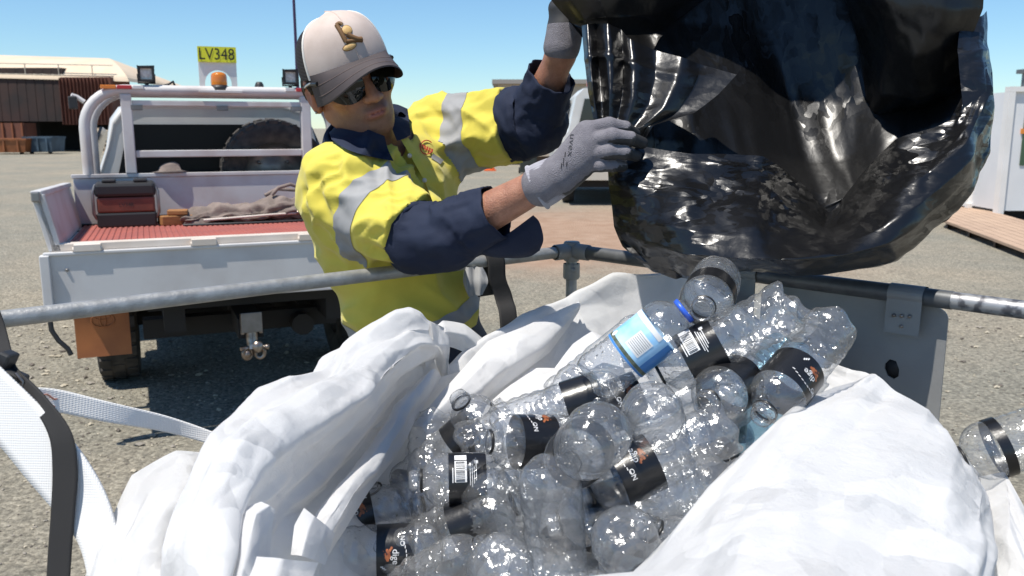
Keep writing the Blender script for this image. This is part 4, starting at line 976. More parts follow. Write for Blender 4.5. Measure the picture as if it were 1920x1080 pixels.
def head_sdf(p):
    q = (p - hc) @ HM / HS; x, y, z = q[:, 0], q[:, 1], q[:, 2]; ax = np.abs(x); qs = np.stack([ax, y, z], 1)
    d = sd_ell(q, (0, -.012, .026), (.075, .096, .078))                       # skull
    d = smin(d, sd_ell(q, (0, .022, -.045), (.058, .066, .078)), .03)         # face
    d = smin(d, sd_ell(q, (0, .052, -.092), (.028, .026, .021)), .03)         # chin
    d = smin(d, sd_cone(qs, (.048, -.012, -.060), (.016, .056, -.095), .019, .015), .025)   # jaw line
    d = smin(d, sd_ell(qs, (.043, .052, -.026), (.024, .022, .018)), .02)     # cheek bones
    d = smin(d, sd_cone(qs, (.008, .082, .012), (.045, .066, .012), .012, .010), .014)      # brow
    d = smax(d, -sd_ell(qs, (.031, .092, -.008), (.017, .013, .012)), .012)   # eye sockets
    d = smin(d, sd_ell(qs, (.031, .074, -.008), (.0135, .0125, .0115)), .003) # eye balls / lids
    d = smin(d, sd_cone(q, (0, .082, .005), (0, .108, -.036), .0085, .0115), .010)         # nose
    d = smin(d, sd_ell(qs, (.0115, .099, -.038), (.0085, .011, .008)), .006)
    d = smax(d, -sd_ell(qs, (.0065, .104, -.0465), (.004, .006, .003)), .003)
    d = smin(d, sd_ell(q, (0, .078, -.066), (.026, .017, .014)), .012)        # muzzle
    d = smin(d, sd_ell(q, (0, .0875, -.0628), (.022, .0075, .0042)), .0035)   # lips
    d = smin(d, sd_ell(q, (0, .0870, -.0725), (.019, .0078, .0050)), .0035)
    d = smax(d, -sd_ell(q, (0, .0965, -.0676), (.024, .008, .0010)), .002)
    d = smax(d, -sd_ell(q, (0, .093, -.084), (.014, .006, .0035)), .005)
    # ears
    e = sd_ell(qs, (.079, -.018, -.012), (.0085, .019, .032)); e = smin(e, sd_ell(qs, (.076, -.010, -.040), (.008, .010, .011)), .008)
    e = smax(e, -sd_ell(qs, (.088, -.014, -.008), (.0065, .010, .019)), .005)
    d = smin(d, e, .006)
    return d * HS
def body_sdf(p):
    d = head_sdf(p)
    d = smin(d, sd_cone(p, neck1 - HM[:, 1] * .012, neck0, .056, .064), .03)
    d = smin(d, sd_cone(p, H(0, .035, -.085), neck0 + HM[:, 1] * .02, .03, .03), .03)
    t = sd_cone(p, shR + (chest - shR) * .25 - side * 0, shL + (chest - shL) * .25, .085, .085)
    t = smin(t, sd_cone(p, chest, waist, .095, .085), .06); t = smin(t, sd_cone(p, waist, hip, .085, .09), .06)
    d = smin(d, t, .05)
    for s, e, w, k in ((shR, elR, wrR, knR), (shL, elL, wrL, knL)):
        a = sd_cone(p, s, e, .046, .034); a = smin(a, sd_cone(p, e, e + (w - e) * .4, .034, .036), .015); a = smin(a, sd_cone(p, e + (w - e) * .4, w, .038, .028), .015)
        a = smin(a, sd_cone(p, w, w + (k - w) * .18, .028, .026), .02)
        d = smin(d, a, .03)
    return d
M_skin = bpy.data.materials.new('skin'); M_skin.use_nodes = True
def skin_nodes(m):
    n = m.node_tree; b = n.nodes['Principled BSDF']; L = n.links
    tc = n.nodes.new('ShaderNodeTexCoord'); t = n.nodes.new('ShaderNodeTexNoise'); t.inputs['Scale'].default_value = 55; t.inputs['Detail'].default_value = 9; t.inputs['Roughness'].default_value = .7; L.new(tc.outputs['Object'], t.inputs['Vector'])
    r = n.nodes.new('ShaderNodeValToRGB'); r.color_ramp.elements[0].position = .3; r.color_ramp.elements[0].color = (.27, .118, .072, 1); r.color_ramp.elements[1].position = .7; r.color_ramp.elements[1].color = (.41, .195, .12, 1)
    L.new(t.outputs['Fac'], r.inputs['Fac'])
    at = n.nodes.new('ShaderNodeAttribute'); at.attribute_name = 'tone'
    mx = n.nodes.new('ShaderNodeMix'); mx.data_type = 'RGBA'; mx.inputs[7].default_value = (.33, .105, .085, 1); L.new(at.outputs['Fac'], mx.inputs['Factor']); L.new(r.outputs['Color'], mx.inputs[6])
    at2 = n.nodes.new('ShaderNodeAttribute'); at2.attribute_name = 'beard'
    mx2 = n.nodes.new('ShaderNodeMix'); mx2.data_type = 'RGBA'; mx2.inputs[7].default_value = (.17, .10, .07, 1); L.new(at2.outputs['Fac'], mx2.inputs['Factor']); L.new(mx.outputs[2], mx2.inputs[6])
    L.new(mx2.outputs[2], b.inputs['Base Color']); b.inputs['Roughness'].default_value = .48; b.inputs['Subsurface Weight'].default_value = .12; b.inputs['Subsurface Radius'].default_value = (.01, .004, .002); b.inputs['Subsurface Scale'].default_value = .5
    t2 = n.nodes.new('ShaderNodeTexNoise'); t2.inputs['Scale'].default_value = 350; t2.inputs['Detail'].default_value = 3; L.new(tc.outputs['Object'], t2.inputs['Vector'])
    bp = n.nodes.new('ShaderNodeBump'); bp.inputs['Strength'].default_value = .5; bp.inputs['Distance'].default_value = .0025; L.new(t2.outputs['Fac'], bp.inputs['Height']); L.new(bp.outputs['Normal'], b.inputs['Normal'])
skin_nodes(M_skin)
allp = np.array([shR, elR, wrR, knR, shL, elL, wrL, knL, hc, waist, hip, H(0, .1, .1), H(0, -.1, .1)])
V, Q = sdf_mesh(body_sdf, allp.min(0) - .15, allp.max(0) + .15, .0035)
body = raw_obj('body', V, Q, M_skin, man, mo)
q = (V - hc) @ HM / HS
lip = np.exp(-(q[:, 0] / .021) ** 4 - ((q[:, 2] + .068) / .0095) ** 4) * (q[:, 1] > .07)
earm = np.clip((np.abs(q[:, 0]) - .074) / .006, 0, 1) * (np.abs(q[:, 1] + .015) < .03) * (np.abs(q[:, 2]) < .06) * .5
bz = np.clip((-.045 - q[:, 2]) / .02, 0, 1) * np.clip((q[:, 2] + .15) / .03, 0, 1) * np.clip((.085 - np.abs(q[:, 0])) / .02, 0, 1) * np.clip((q[:, 1] + .01) / .03, 0, 1)
must = np.exp(-(q[:, 0] / .028) ** 4 - ((q[:, 2] + .054) / .007) ** 2) * (q[:, 1] > .07)
sc_ = np.exp(-(q[:, 2] - .05) ** 2 / .0009) * (q[:, 1] < .02)
for nm, val in (('tone', np.clip(lip + earm, 0, 1) * .8), ('beard', np.clip(bz * .6 + must * .6, 0, .75) * (1 - lip))):
    a = body.data.attributes.new(nm, 'FLOAT', 'POINT'); a.data.foreach_set('value', val.astype(np.float32))
# hair at the nape and temples
M_hair = mat('hair_dark', (.028, .018, .012), .6, bump=.5, bscale=220)
def hair_sdf(p):
    q = (p - hc) @ HM / HS; qs = np.stack([np.abs(q[:, 0]), q[:, 1], q[:, 2]], 1)
    d = head_sdf(p) - .0045
    reg = sd_ell(q, (0, -.055, .02), (.1, .062, .10)); reg = smin(reg, sd_ell(qs, (.074, .008, .018), (.02, .014, .034)), .01)
    return np.maximum(d, reg)
V, Q = sdf_mesh(hair_sdf, hc - .16, hc + .16, .004, 0); raw_obj('hair', V, Q, M_hair, man, mo)

# ---- cap
M_capf = mat('cap_cream', (.64, .53, .47), .85, col2=(.52, .415, .355), scale=14, bump=.06, bscale=420)
M_capd = mat('cap_mesh', (.018, .016, .017), .8); add_weave(M_capd, 120, .9, .003)
M_brim = mat('cap_brim', (.060, .046, .046), .75, col2=(.042, .033, .034), scale=20)
M_pipe = mat('cap_piping', (.8, .76, .7), .7)
CA, CB, CC_ = .085, .104, .086                 # cap half sizes
def capP(th, ph, k=1.0):
    """th: 0 front .. pi back (signed, + his right); ph: 0 rim .. pi/2 top"""
    c = max(math.cos(ph), 0) ** .55
    front = .5 + .5 * math.cos(th)
    z = .028 + (CC_ + .016 * front) * math.sin(ph) ** .95 - .010 * (1 - front) - .006
    return H(CA * k * math.sin(th) * c, (-.010 + CB * k * math.cos(th) * c), z)
def cap_patch(t0, t1, nt, k=1.0, p0=0.0, p1=math.pi / 2):
    return np.array([[capP(t, p, k) for t in np.linspace(t0, t1, nt)] for p in np.linspace(p0, p1, 18)])
cap = MB(); cap.grid(cap_patch(-1.25, 1.25, 40), True); capo = cap.build('cap', M_capf, man, mo)
cb_ = MB(); cb_.grid(cap_patch(1.25, 2 * math.pi - 1.25, 50, .995), True); cb_.build('mesh_back', M_capd, capo, mo)
pp_ = MB()
for s_ in (-1, 1): pp_.tube([capP(s_ * 1.25, p, 1.004) for p in np.linspace(0, math.pi / 2, 18)], .0028, 6)
pp_.build('piping', M_pipe, capo, mo)
pp_ = MB(); pp_.tube([capP(0, p, 1.003) for p in np.linspace(0.05, math.pi / 2, 18)], .0011, 5); pp_.build('seam', M_capf, capo, mo)
# brim
rows = []; nb_ = 36
for j in range(10):
    t = j / 9; row = []
    for i in range(nb_ + 1):
        th = -1.28 + 2.56 * i / nb_; base = capP(th, .02, 1.0); 
        q = HM.T @ (base - hc) / HS; ln = .082 * (max(0, math.cos(th * 1.25)) ** .55)
        x = q[0] * (1 + .03 * t); y = q[1] + ln * t; z = q[2] + .004 - .012 * t * t - .62 * (x * x) / .09 * (.10 + .90 * t) + .006
        row.append(H(x, y, z))
    rows.append(row)
G = np.array(rows); m = MB(); m.grid(G, True); m.grid((G - hu * .003)[::-1], True); m.grid(np.stack([G[-1], (G - hu * .003)[-1]]), True); m.build('brim', M_brim, capo, mo)
m = MB()
for j in (4, 7): m.tube([G[j][i] + hu * .0002 for i in range(1, nb_)], .0007, 4)
m.build('brim_stitching', mat('stitch_dark', (.14, .10, .09), .8), capo, mo)
# embroidered badge on the front: a tall letter with a ball and rounded feet
M_gold = mat('gold_thread', (.56, .34, .12), .6, col2=(.66, .43, .18), scale=120); M_brn = mat('brown_thread', (.17, .085, .03), .7)
BK = 1.012
def badge(uv):                              # uv in metres on the cap front (x to viewer's right)
    u, v = uv[0] * 1.15, uv[1] * 1.12; th = -u / .092 + .03; ph = .52 + v / .105
    return np.array(capP(th, ph, BK))
def pol(pts, r, mt, name, n=8):
    P3 = catmull(np.array([badge(p) for p in pts]), 5, 0); m = MB(); m.tube(P3, r, n); return m.build(name, mt, capo, mo)
def blob(c, rx, ry, mt, name, k=1.0, rot=0):
    m = MB(); rows = []
    for j in range(5):
        s_ = 1 - j / 4; rows.append([badge((c[0] + s_ * (rx * math.cos(a) * math.cos(rot) - ry * math.sin(a) * math.sin(rot)), c[1] + s_ * (rx * math.cos(a) * math.sin(rot) + ry * math.sin(a) * math.cos(rot)))) + hf * (.0012 * (1 - s_ ** 3)) * k for a in np.linspace(0, 2 * math.pi, 20, endpoint=False)])
    m.grid(np.array(rows)[:, ::-1], True, 0, True); return m.build(name, mt, capo, mo)
for dk, rr_, mt in ((0, .0050, M_brn), (1, .0032, M_gold)):
    nm = 'badge_outline' if dk == 0 else 'badge_thread'
    BK = 1.010 if dk == 0 else 1.022
    pol([(-.013, .034), (-.011, .018), (-.010, .004), (-.009, -.004)], rr_ * (.9), mt, nm)
    pol([(-.013, .034), (-.006, .036), (-.002, .031)], rr_ * .75, mt, nm)
    pol([(-.002, .008), (.006, -.001), (.014, -.007), (.021, -.009)], rr_ * 1.05, mt, nm)
    pol([(-.009, -.004), (.002, -.006), (.012, -.008), (.021, -.011)], rr_ * .8, mt, nm)
    blob((-.006, -.014), .0125 + .0013 * (1 - dk), .0052 + .0013 * (1 - dk), mt, nm, 1.0 + .5 * dk, .08)
    blob((.002, .017), .0095 + .0013 * (1 - dk), .0095 + .0013 * (1 - dk), mt, nm, 1.0 + .5 * dk)
# ---- sunglasses
M_lensd = mat('sunglass_lens', (.006, .007, .006), .05, spec=.45)
M_frame = mat('sunglass_frame', (.016, .016, .017), .3)
gl_ = None
for s_ in (-1, 1):
    rows = []
    for j in range(9):
        v = j / 8; row = []
        for i in range(17):
            t = i / 16; a = .10 + t * .82                       # sweep round the face
            edge = math.sin(math.pi * min(max(t, 0), 1)) ** .35 if 0 < t < 1 else 0
            zt_ = .012; zb = -.015 - .025 * (math.sin(math.pi * (t * .85 + .1)) ** .7)
            zz = zt_ + (zb - zt_) * v
            rad = .094; bulge = .004 * math.sin(math.pi * v)
            row.append(H(s_ * (rad * .93 + bulge) * math.sin(a), (.004 + (rad + bulge) * math.cos(a)), zz + .004 * t))
        rows.append(row)
    G = np.array(rows); m = MB(); m.grid(G, True); N_ = grid_normals(G); m.grid((G - hf * .0018)[::-1], True)
    o = m.build('sunglasses' if gl_ is None else 'lens', M_lensd, man if gl_ is None else gl_, mo)
    if gl_ is None: gl_ = o
    m = MB(); m.tube([p + hu * .001 for p in G[0]], .0026, 6); m.tube([H(s_ * .078, .050, .012), H(s_ * .084, .02, .012), H(s_ * .086, -.02, .004), H(s_ * .083, -.035, -.012)], [.0045, .004, .003, .0025], 8); m.build('frame', M_frame, gl_, mo)
    m = MB(); m.tube([H(s_ * .0845, .030, .0145), H(s_ * .0885, .012, .010), H(s_ * .0885, -.002, .006)], .0018, 6); m.build('temple_trim', mat('silver_trim', (.6, .6, .58), .3, .6), gl_, mo)
m = MB(); m.tube([H(-.012, .094, .008), H(0, .099, .006), H(.012, .094, .008)], .003, 8); m.build('bridge', M_frame, gl_, mo)
m = MB(); m.lathe([(0, -.003), (.0026, -.0015), (.0026, .0015), (0, .003)], H(.083, -.006, -.046), hu, 10); m.build('ear_stud', M_chr, man, mo)

# ---- shirt
M_yel = mat('hi_vis_yellow', (.66, .56, .085), .8, col2=(.58, .49, .07), scale=10, bump=.15, bscale=500, spec=.25, sheen=.2)
M_navy = mat('navy_cotton', (.011, .016, .036), .8, col2=(.017, .024, .048), scale=12, bump=.2, bscale=450, spec=.25)
M_tape = mat('reflective_tape', (.27, .27, .27), .7, 0, col2=(.32, .32, .32), scale=20, spec=.3)
add_folds(M_yel, 8, .5, .016); add_folds(M_yel, 21, .3, .006); add_folds(M_navy, 8, .6, .018); add_folds(M_navy, 20, .35, .007)
upR, upL = elR - shR, elL - shL
neckS = nrm(neck1 - neck0)
front = nrm(np.cross(side, (0, 0, 1)));
if front[0] < 0: front = -front
front = nrm(front + np.array((0, 0, -.0)))
ribs = np.stack([side, front, np.cross(side, front)], 1)
def wrinkle(p):
    d = np.zeros(len(p))
    for (s, e, sd) in ((shR, elR, 1), (shL, elL, 2)):
        ax = nrm(e - s); t = (p - s) @ ax; L_ = np.linalg.norm(e - s); rv = p - s - t[:, None] * ax; r_ = np.linalg.norm(rv, axis=1)
        wgt = np.exp(-np.maximum(r_ - .11, 0) / .02) * np.clip((t + .02) / .06, 0, 1) * np.clip((L_ + .12 - t) / .05, 0, 1)
        ang = np.arctan2(rv @ np.array((0, 0, 1.0)), rv @ nrm(np.cross(ax, (0, 0, 1))))
        w1 = 1 - np.abs(vnoise(np.stack([t * 17 + ang * 1.6, ang * 1.3, t * 3], 1), 30 + sd)) * 2
        w2 = 1 - np.abs(vnoise(np.stack([t * 34 - ang * 2.2, ang * 2.0, t * 4], 1), 40 + sd)) * 2
        d += wgt * (.010 * np.clip(w1, -.3, 1) + .0050 * w2)
    q = p @ ribs
    w3 = 1 - np.abs(vnoise(np.stack([q[:, 0] * 9 + q[:, 2] * 7, q[:, 1] * 6, q[:, 2] * 8 - q[:, 0] * 5], 1), 50)) * 2
    w4 = 1 - np.abs(vnoise(np.stack([q[:, 0] * 20 - q[:, 2] * 14, q[:, 1] * 12, q[:, 2] * 17], 1), 51)) * 2
    d += .009 * np.clip(w3, -.4, 1) + .0045 * w4
    return d
slR = shR + upR * .84; slL = shL + upL * .80          # yellow sleeves end here
# chest at front and back as elliptic trunk
def ell_cone(p, a, b, fa, fb, ra, rb):
    """trunk from a to b with half widths fa->fb (side) and ra->rb (front)"""
    a = np.asarray(a); ax = b - a; L_ = np.linalg.norm(ax); ax = ax / L_
    sx = nrm(side - ax * (side @ ax)); fy = np.cross(ax, sx)
    q = p - a; t = np.clip((q @ ax) / L_, 0, 1); x = q @ sx; y = q @ fy; z = (q @ ax) - t * L_
    w_ = fa + (fb - fa) * t; h_ = ra + (rb - ra) * t
    k = np.sqrt((x / w_) ** 2 + (y / h_) ** 2 + (z / np.minimum(w_, h_)) ** 2)
    return (k - 1) * np.minimum(w_, h_) * .9
cu_ = (shR + shL) / 2 + (chest - (shR + shL) / 2) * .35
def shirt_soft(p):         # trunk of the shirt without the cuts
    d = ell_cone(p, cu_, chest + (waist - chest) * .3, .148, .152, .115, .130)
    d = smin(d, ell_cone(p, chest, waist, .148, .135, .125, .112), .05)
    d = smin(d, ell_cone(p, waist, waist + (hip - waist) * .45, .142, .155, .115, .13), .05)
    d = smin(d, sd_cone(p, neck0 + (cu_ - neck0) * .75, cu_, .070, .10), .05)
    d = smin(d, sd_cone(p, neck0 - neckS * .045 + side * .035, shR, .042, .060), .04)
    d = smin(d, sd_cone(p, neck0 - neckS * .045 - side * .035, shL, .042, .060), .04)
    d = smin(d, sd_cone(p, shR, shR + upR * 1.0, .073, .060), .06)
    d = smin(d, sd_cone(p, shL, shL + upL * .98, .078, .066), .06)
    return d - wrinkle(p)
def ray_hit(f, pts, off, t0, steps=40):
    o_ = np.array((0, 0, HC)); D = np.array([nrm(P(x, y, 1.0) - o_) for x, y in pts]); t = np.full(len(D), float(t0))
    for _ in range(steps):
        st = f(o_ + D * t[:, None]) - off; t = t + .75 * st
        if np.abs(st).max() < 2e-4: break
    return o_ + D * t[:, None]
def on_shirt(px, py, off): return ray_hit(shirt_soft, [(px, py)], off, 1.45)[0]
def patch(rows, off, nu_=6, nv_=6, lift=None):
    C = catmull(catmull(np.array(rows, float), nu_, 0), nv_, 1)
    return ray_hit(shirt_soft, C.reshape(-1, 2), off, 1.45).reshape(C.shape[0], C.shape[1], 3)
vn0, vn1 = on_shirt(738, 262, -.01), on_shirt(790, 338, 0)
def shirt_sdf(p):
    d = ell_cone(p, cu_, chest + (waist - chest) * .3, .148, .152, .115, .130)
    d = smin(d, ell_cone(p, chest, waist, .148, .135, .125, .112), .05)
    d = smin(d, ell_cone(p, waist, waist + (hip - waist) * .45, .142, .155, .115, .13), .05)
    d = smin(d, sd_cone(p, neck0 + (cu_ - neck0) * .75, cu_, .070, .10), .05)
    d = smin(d, sd_cone(p, neck0 - neckS * .045 + side * .035, shR, .042, .060), .04)
    d = smin(d, sd_cone(p, neck0 - neckS * .045 - side * .035, shL, .042, .060), .04)
    d = smin(d, sd_cone(p, shR, shR + upR * 1.0, .073, .060), .06)
    d = smin(d, sd_cone(p, shL, shL + upL * .98, .078, .066), .06)
    d = d - wrinkle(p)
    # hem plane and collar opening
    hemn = nrm(hip - waist); d = np.maximum(d, (p - (waist + (hip - waist) * .22)) @ hemn)
    d = np.maximum(d, -sd_cone(p, neck0 - neckS * .035, neck0 + neckS * .2, .088, .12))
    d = np.maximum(d, -sd_cone(p, vn0, vn1, .026, .004))
    # cut the sleeves
    for s, e in ((shR, slR), (shL, slL)):
        ax = nrm(e - s); tt = (p - e) @ ax; rr = np.linalg.norm(p - e - tt[:, None] * ax, axis=1)
        d = np.where((rr < .16) & (tt > -.02), np.maximum(d, tt), d)
    return d
lo = np.minimum(allp.min(0), mo + (0, 0, 2)) ; pts = np.array([shR, shL, elR, elL, waist, chest, neck0, waist + (hip - waist) * .4])
V, Q = sdf_mesh(shirt_sdf, pts.min(0) - .20, pts.max(0) + .17, .0055)
shirt = raw_obj('shirt', V, Q, M_yel, man, mo)

def band(s, ax, t0, t1, off, nt, na, name, mt, parent, sdf=None, rmax=.17, a0=0, a1=2 * math.pi, shrink=None):
    ax = nrm(ax); u = nrm(np.cross(ax, (0, 0, 1))); v = np.cross(ax, u); full = abs(a1 - a0) > 6.2
    A = np.linspace(a0, a1, na, endpoint=not full); T = np.linspace(t0, t1, nt)
    O = np.array([[s + ax * t for a in A] for t in T]).reshape(-1, 3); D = np.array([[math.cos(a) * u + math.sin(a) * v for a in A] for t in T]).reshape(-1, 3)
    G = trace(sdf or shirt_soft, O, D, rmax, off).reshape(nt, na, 3)
    m = MB(); m.grid(G, True, 0, full); 
    return m, G, (u, v)
LR, LL = np.linalg.norm(upR), np.linalg.norm(upL)
def cut_band(o, c, ax, t0, t1, rmax, name, mt, test=None, lift=.0012):
    """cuts the strip between two planes out of a garment and makes it a part of its own"""
    ax = nrm(ax); c = np.asarray(c) - mo; bm = bmesh.new(); bm.from_mesh(o.data); bm.normal_update()
    def inside(f):
        q = np.array(f.calc_center_median()) - c; t = q @ ax; r_ = np.linalg.norm(q - t * ax)
        return r_ < rmax and t0 - .03 < t < t1 + .03 and (test is None or test(np.array(f.calc_center_median()) + mo))
    for t in (t0, t1):
        fs = [f for f in bm.faces if inside(f)]
        geom = list({v for f in fs for v in f.verts}) + list({e for f in fs for e in f.edges}) + fs
        bmesh.ops.bisect_plane(bm, geom=geom, plane_co=Vector(c + ax * t), plane_no=Vector(ax), dist=1e-6)
    fs = [f for f in bm.faces if inside(f) and t0 < (np.array(f.calc_center_median()) - c) @ ax < t1]
    bm.normal_update(); vm = {}; nb = bmesh.new()
    for f in fs:
        vs_ = []
        for v in f.verts:
            if v not in vm: vm[v] = nb.verts.new(v.co + v.normal * lift)
            vs_.append(vm[v])
        nf = nb.faces.new(vs_); nf.smooth = True
    bm.to_mesh(o.data); bm.free()
    me = bpy.data.meshes.new(name); nb.to_mesh(me); nb.free(); me.materials.append(mt)
    b = bpy.data.objects.new(name, me); COL.objects.link(b); b.parent = o; return b
axR, axL = nrm(upR), nrm(upL)
def on_arm(s_, e_, ra, rb):
    def f(p):
        p = np.asarray(p)[None]; a = sd_cone(p, s_, e_, ra, rb)[0]
        t = min(ell_cone(p, cu_, chest + (waist - chest) * .3, .148, .152, .115, .130)[0], ell_cone(p, chest, waist, .148, .135, .125, .112)[0])
        return a < t + .012
    return f
cut_band(shirt, shR, axR, LR * .36, LR * .53, .12, 'sleeve_tape', M_tape, on_arm(shR, elR, .073, .060))
cut_band(shirt, shL, axL, LL * .30, LL * .50, .12, 'sleeve_tape', M_tape, on_arm(shL, elL, .078, .066))
wax = nrm(hip - waist); wd = np.linalg.norm(hip - waist)
cut_band(shirt, waist, wax, wd * -.14, wd * .06, .3, 'waist_tape', M_tape)
# navy rolled sleeves
def cuff_tube(stations, name, seed, open_out):
    """stations: (centre, radius_u, radius_v, ref-u vector)"""
    nA = 72; rows = []
    C = catmull(np.array([s[0] for s in stations]), 8, 0); Ru = catmull(np.array([[s[1], s[2]] for s in stations]), 8, 0)
    T = np.gradient(C, axis=0); T /= np.linalg.norm(T, axis=1, keepdims=True)
    n_ = len(C)
    for i in range(n_):
        u = nrm(np.cross(T[i], (0, 0, 1))); v = np.cross(u, T[i])        # v points up
        A = np.linspace(0, 2 * math.pi, nA, endpoint=False)
        fold = .5 + .5 * (i / n_)
        A2 = np.stack([np.full(nA, i * .16) + np.sin(A) * .5, np.cos(A) * 1.6, np.sin(A) * 1.6], 1)
        w_ = 1 - 2 * np.abs(vnoise(A2, seed)); w2 = 1 - 2 * np.abs(vnoise(A2 * 2.2 + 5, seed + 1))
        k = 1 + .085 * w_ + .045 * w2
        rows.append([C[i] + k[j] * (Ru[i, 0] * math.cos(a) * u + Ru[i, 1] * math.sin(a) * v) for j, a in enumerate(A)])
    G = np.array(rows); inn = []
    for i in range(n_ - 1, n_ - 20, -1): inn.append(C[i] + (G[i] - C[i]) * .955)
    G = np.concatenate([G, np.array(inn)]); m = MB(); m.grid(G, True, 0, True); return m
dR = nrm(upR); fR = nrm(wrR - elR)
up = np.array((0, 0, 1.0))
st_ = [(slR - dR * .012, .064, .066), (slR + dR * .016, .065, .066), (elR + fR * .035, .060, .062), (elR + (wrR - elR) * .28 - up * .002, .055, .057), (elR + (wrR - elR) * .40 - up * .004, .050, .054), (elR + (wrR - elR) * .60 - up * .006, .044, .048)]
cuff_tube(st_, 'sleeve', 60, True).build('rolled_sleeve', M_navy, shirt, mo)
st_ = [(slL - axL * .005, .072, .074), (slL + axL * .03, .074, .076), (elL + (wrL - elL) * .02, .072, .074), (elL + (wrL - elL) * .22, .060, .064), (elL + (wrL - elL) * .45, .052, .058), (elL + (wrL - elL) * .68, .047, .055)]
cuff_tube(st_, 'sleeve', 70, True).build('rolled_sleeve', M_navy, shirt, mo)
# loose cuff flap hanging open under the near forearm
ctrl = [[(868, 448, 1.60), (905, 462, 1.57), (950, 440, 1.55), (1000, 404, 1.53)],
        [(872, 466, 1.60), (915, 472, 1.57), (965, 452, 1.55), (1012, 418, 1.53)],
        [(890, 474, 1.61), (930, 482, 1.585), (980, 474, 1.565), (1019, 448, 1.545)],
        [(906, 478, 1.63), (945, 484, 1.61), (990, 482, 1.59), (1012, 470, 1.57)]]
G = sheet(ctrl, 8, 8); m = MB(); m.grid(G, True); m.grid((G + np.array((0, .006, .0)))[::-1], True); m.build('cuff_flap', M_navy, shirt, mo)
# collar
def collar():
    m = MB(); rows = []
    ax = neckS; u = nrm(front - ax * (front @ ax)); v = np.cross(ax, u)
    prof = [(.078, -.025), (.074, .015), (.076, .042), (.082, .052), (.092, .046), (.106, .014), (.118, -.018)]
    for r_, h_ in catmull(np.array(prof), 4, 0):
        row = []
        for a in np.linspace(R(70), R(290), 60):
            fr_ = math.cos(a); drop = -.045 * max(fr_, 0) ** 1.5
            k = 1.0 + (.16 * max(fr_, 0) if r_ > .075 else 0)
            row.append(neck0 + ax * (h_ + drop - .006) + r_ * 1.02 * k * (math.cos(a) * u + math.sin(a) * v))
        rows.append(row)
    G = np.array(rows); N = grid_normals(G); G = G + N * (.0025 * vnoise(G * 26, 9))[..., None]
    m.grid(G, True); return m
collar().build('collar', M_navy, shirt, mo)
# placket, pocket, buttons and chest badge follow the shirt front
for pl in ([[(752, 262), (766, 258)], [(774, 300), (788, 296)], [(797, 342), (811, 338)], [(812, 380), (828, 376)]],):
    m = MB(); m.grid(patch(pl, .0035, 6, 4), True); m.build('placket', M_yel, shirt, mo)
for rows_, of_ in (([[(612, 212), (650, 232), (690, 254), (724, 268)], [(613, 236), (648, 254), (688, 272), (728, 282)], [(622, 262), (650, 280), (692, 293), (738, 302)]], .010), ([[(728, 206), (748, 208), (767, 216)], [(733, 235), (752, 233), (769, 236)], [(744, 264), (757, 260), (770, 253)]], .010)):
    G = patch(rows_, .009, 8, 8); tl = np.linspace(1, 0, G.shape[0])[:, None, None]; G = G + neckS * .016 * tl ** 2 + (toCam := nrm(np.array((0, 0, HC)) - G.mean((0, 1)))) * .006 * tl
    m = MB(); m.grid(G, True); m.grid((G - toCam * .003)[::-1], True); m.build('collar_leaf', M_navy, shirt, mo)
M_logo = mat('red_print', (.52, .06, .035), .6)
ctr = (800, 276)
m = MB(); m.tube(ray_hit(shirt_soft, [(ctr[0] + 12 * math.cos(a), ctr[1] + 13 * math.sin(a)) for a in np.linspace(.6, 5.6, 22)], .002, 1.45), .0012, 5); m.build('chest_badge', M_logo, shirt, mo)
for k in range(6):
    x0, y0 = ctr[0] - 13 + 4.4 * k, ctr[1] - 4 + 2.0 * k
    m = MB(); m.grid(patch([[(x0, y0 - 4), (x0 + 3.2, y0 - 2.5)], [(x0 - 1, y0 + 3), (x0 + 2.2, y0 + 4.5)]], .002, 2, 2), True); m.build('chest_badge', M_logo, shirt, mo)
m = MB(); m.grid(patch([[(812, 288), (832, 300)], [(808, 296), (826, 308)]], .0015, 4, 4), True); m.build('chest_print', M_tape, shirt, mo)
for x, y in ((768, 292), (796, 338)):
    p_ = on_shirt(x, y, .004); m = MB(); m.lathe([(0, .0025), (.0045, .002), (.005, 0)], p_, nrm(-p_ + np.array((0, 0, HC))), 12); m.build('button', M_cream, shirt, mo)

# ---- trousers and boots
M_trs = mat('navy_trousers', (.018, .024, .045), .85, col2=(.026, .034, .058), scale=10, bump=.2, bscale=300)
hz = waist + (hip - waist) * .15
footR = np.array((mo[0] - .10, mo[1] - .02, .09)); footL = np.array((mo[0] + .17, mo[1] + .10, .09))
hpR = hip + side * .085; hpL = hip - side * .085
kR = (hpR + footR) / 2 + front * .05; kL = (hpL + footL) / 2 + front * .05
def trs(p):
    d = ell_cone(p, hz, hip, .165, .175, .122, .135)
    for h_, k_, f_ in ((hpR, kR, footR), (hpL, kL, footL)):
        d = smin(d, sd_cone(p, h_, k_, .098, .075), .05); d = smin(d, sd_cone(p, k_, f_, .075, .062), .03)
    w_ = 1 - 2 * np.abs(vnoise(p * np.array((9, 9, 6)), 80)); return d - .007 * w_
pts = np.array([hz, hip, footR, footL, kR, kL]); V, Q = sdf_mesh(trs, pts.min(0) - .2, pts.max(0) + .14, .010); raw_obj('trousers', V, Q, M_trs, man, mo)
M_boot = mat('boot_brown', (.11, .065, .035), .6, col2=(.08, .045, .025), scale=12)
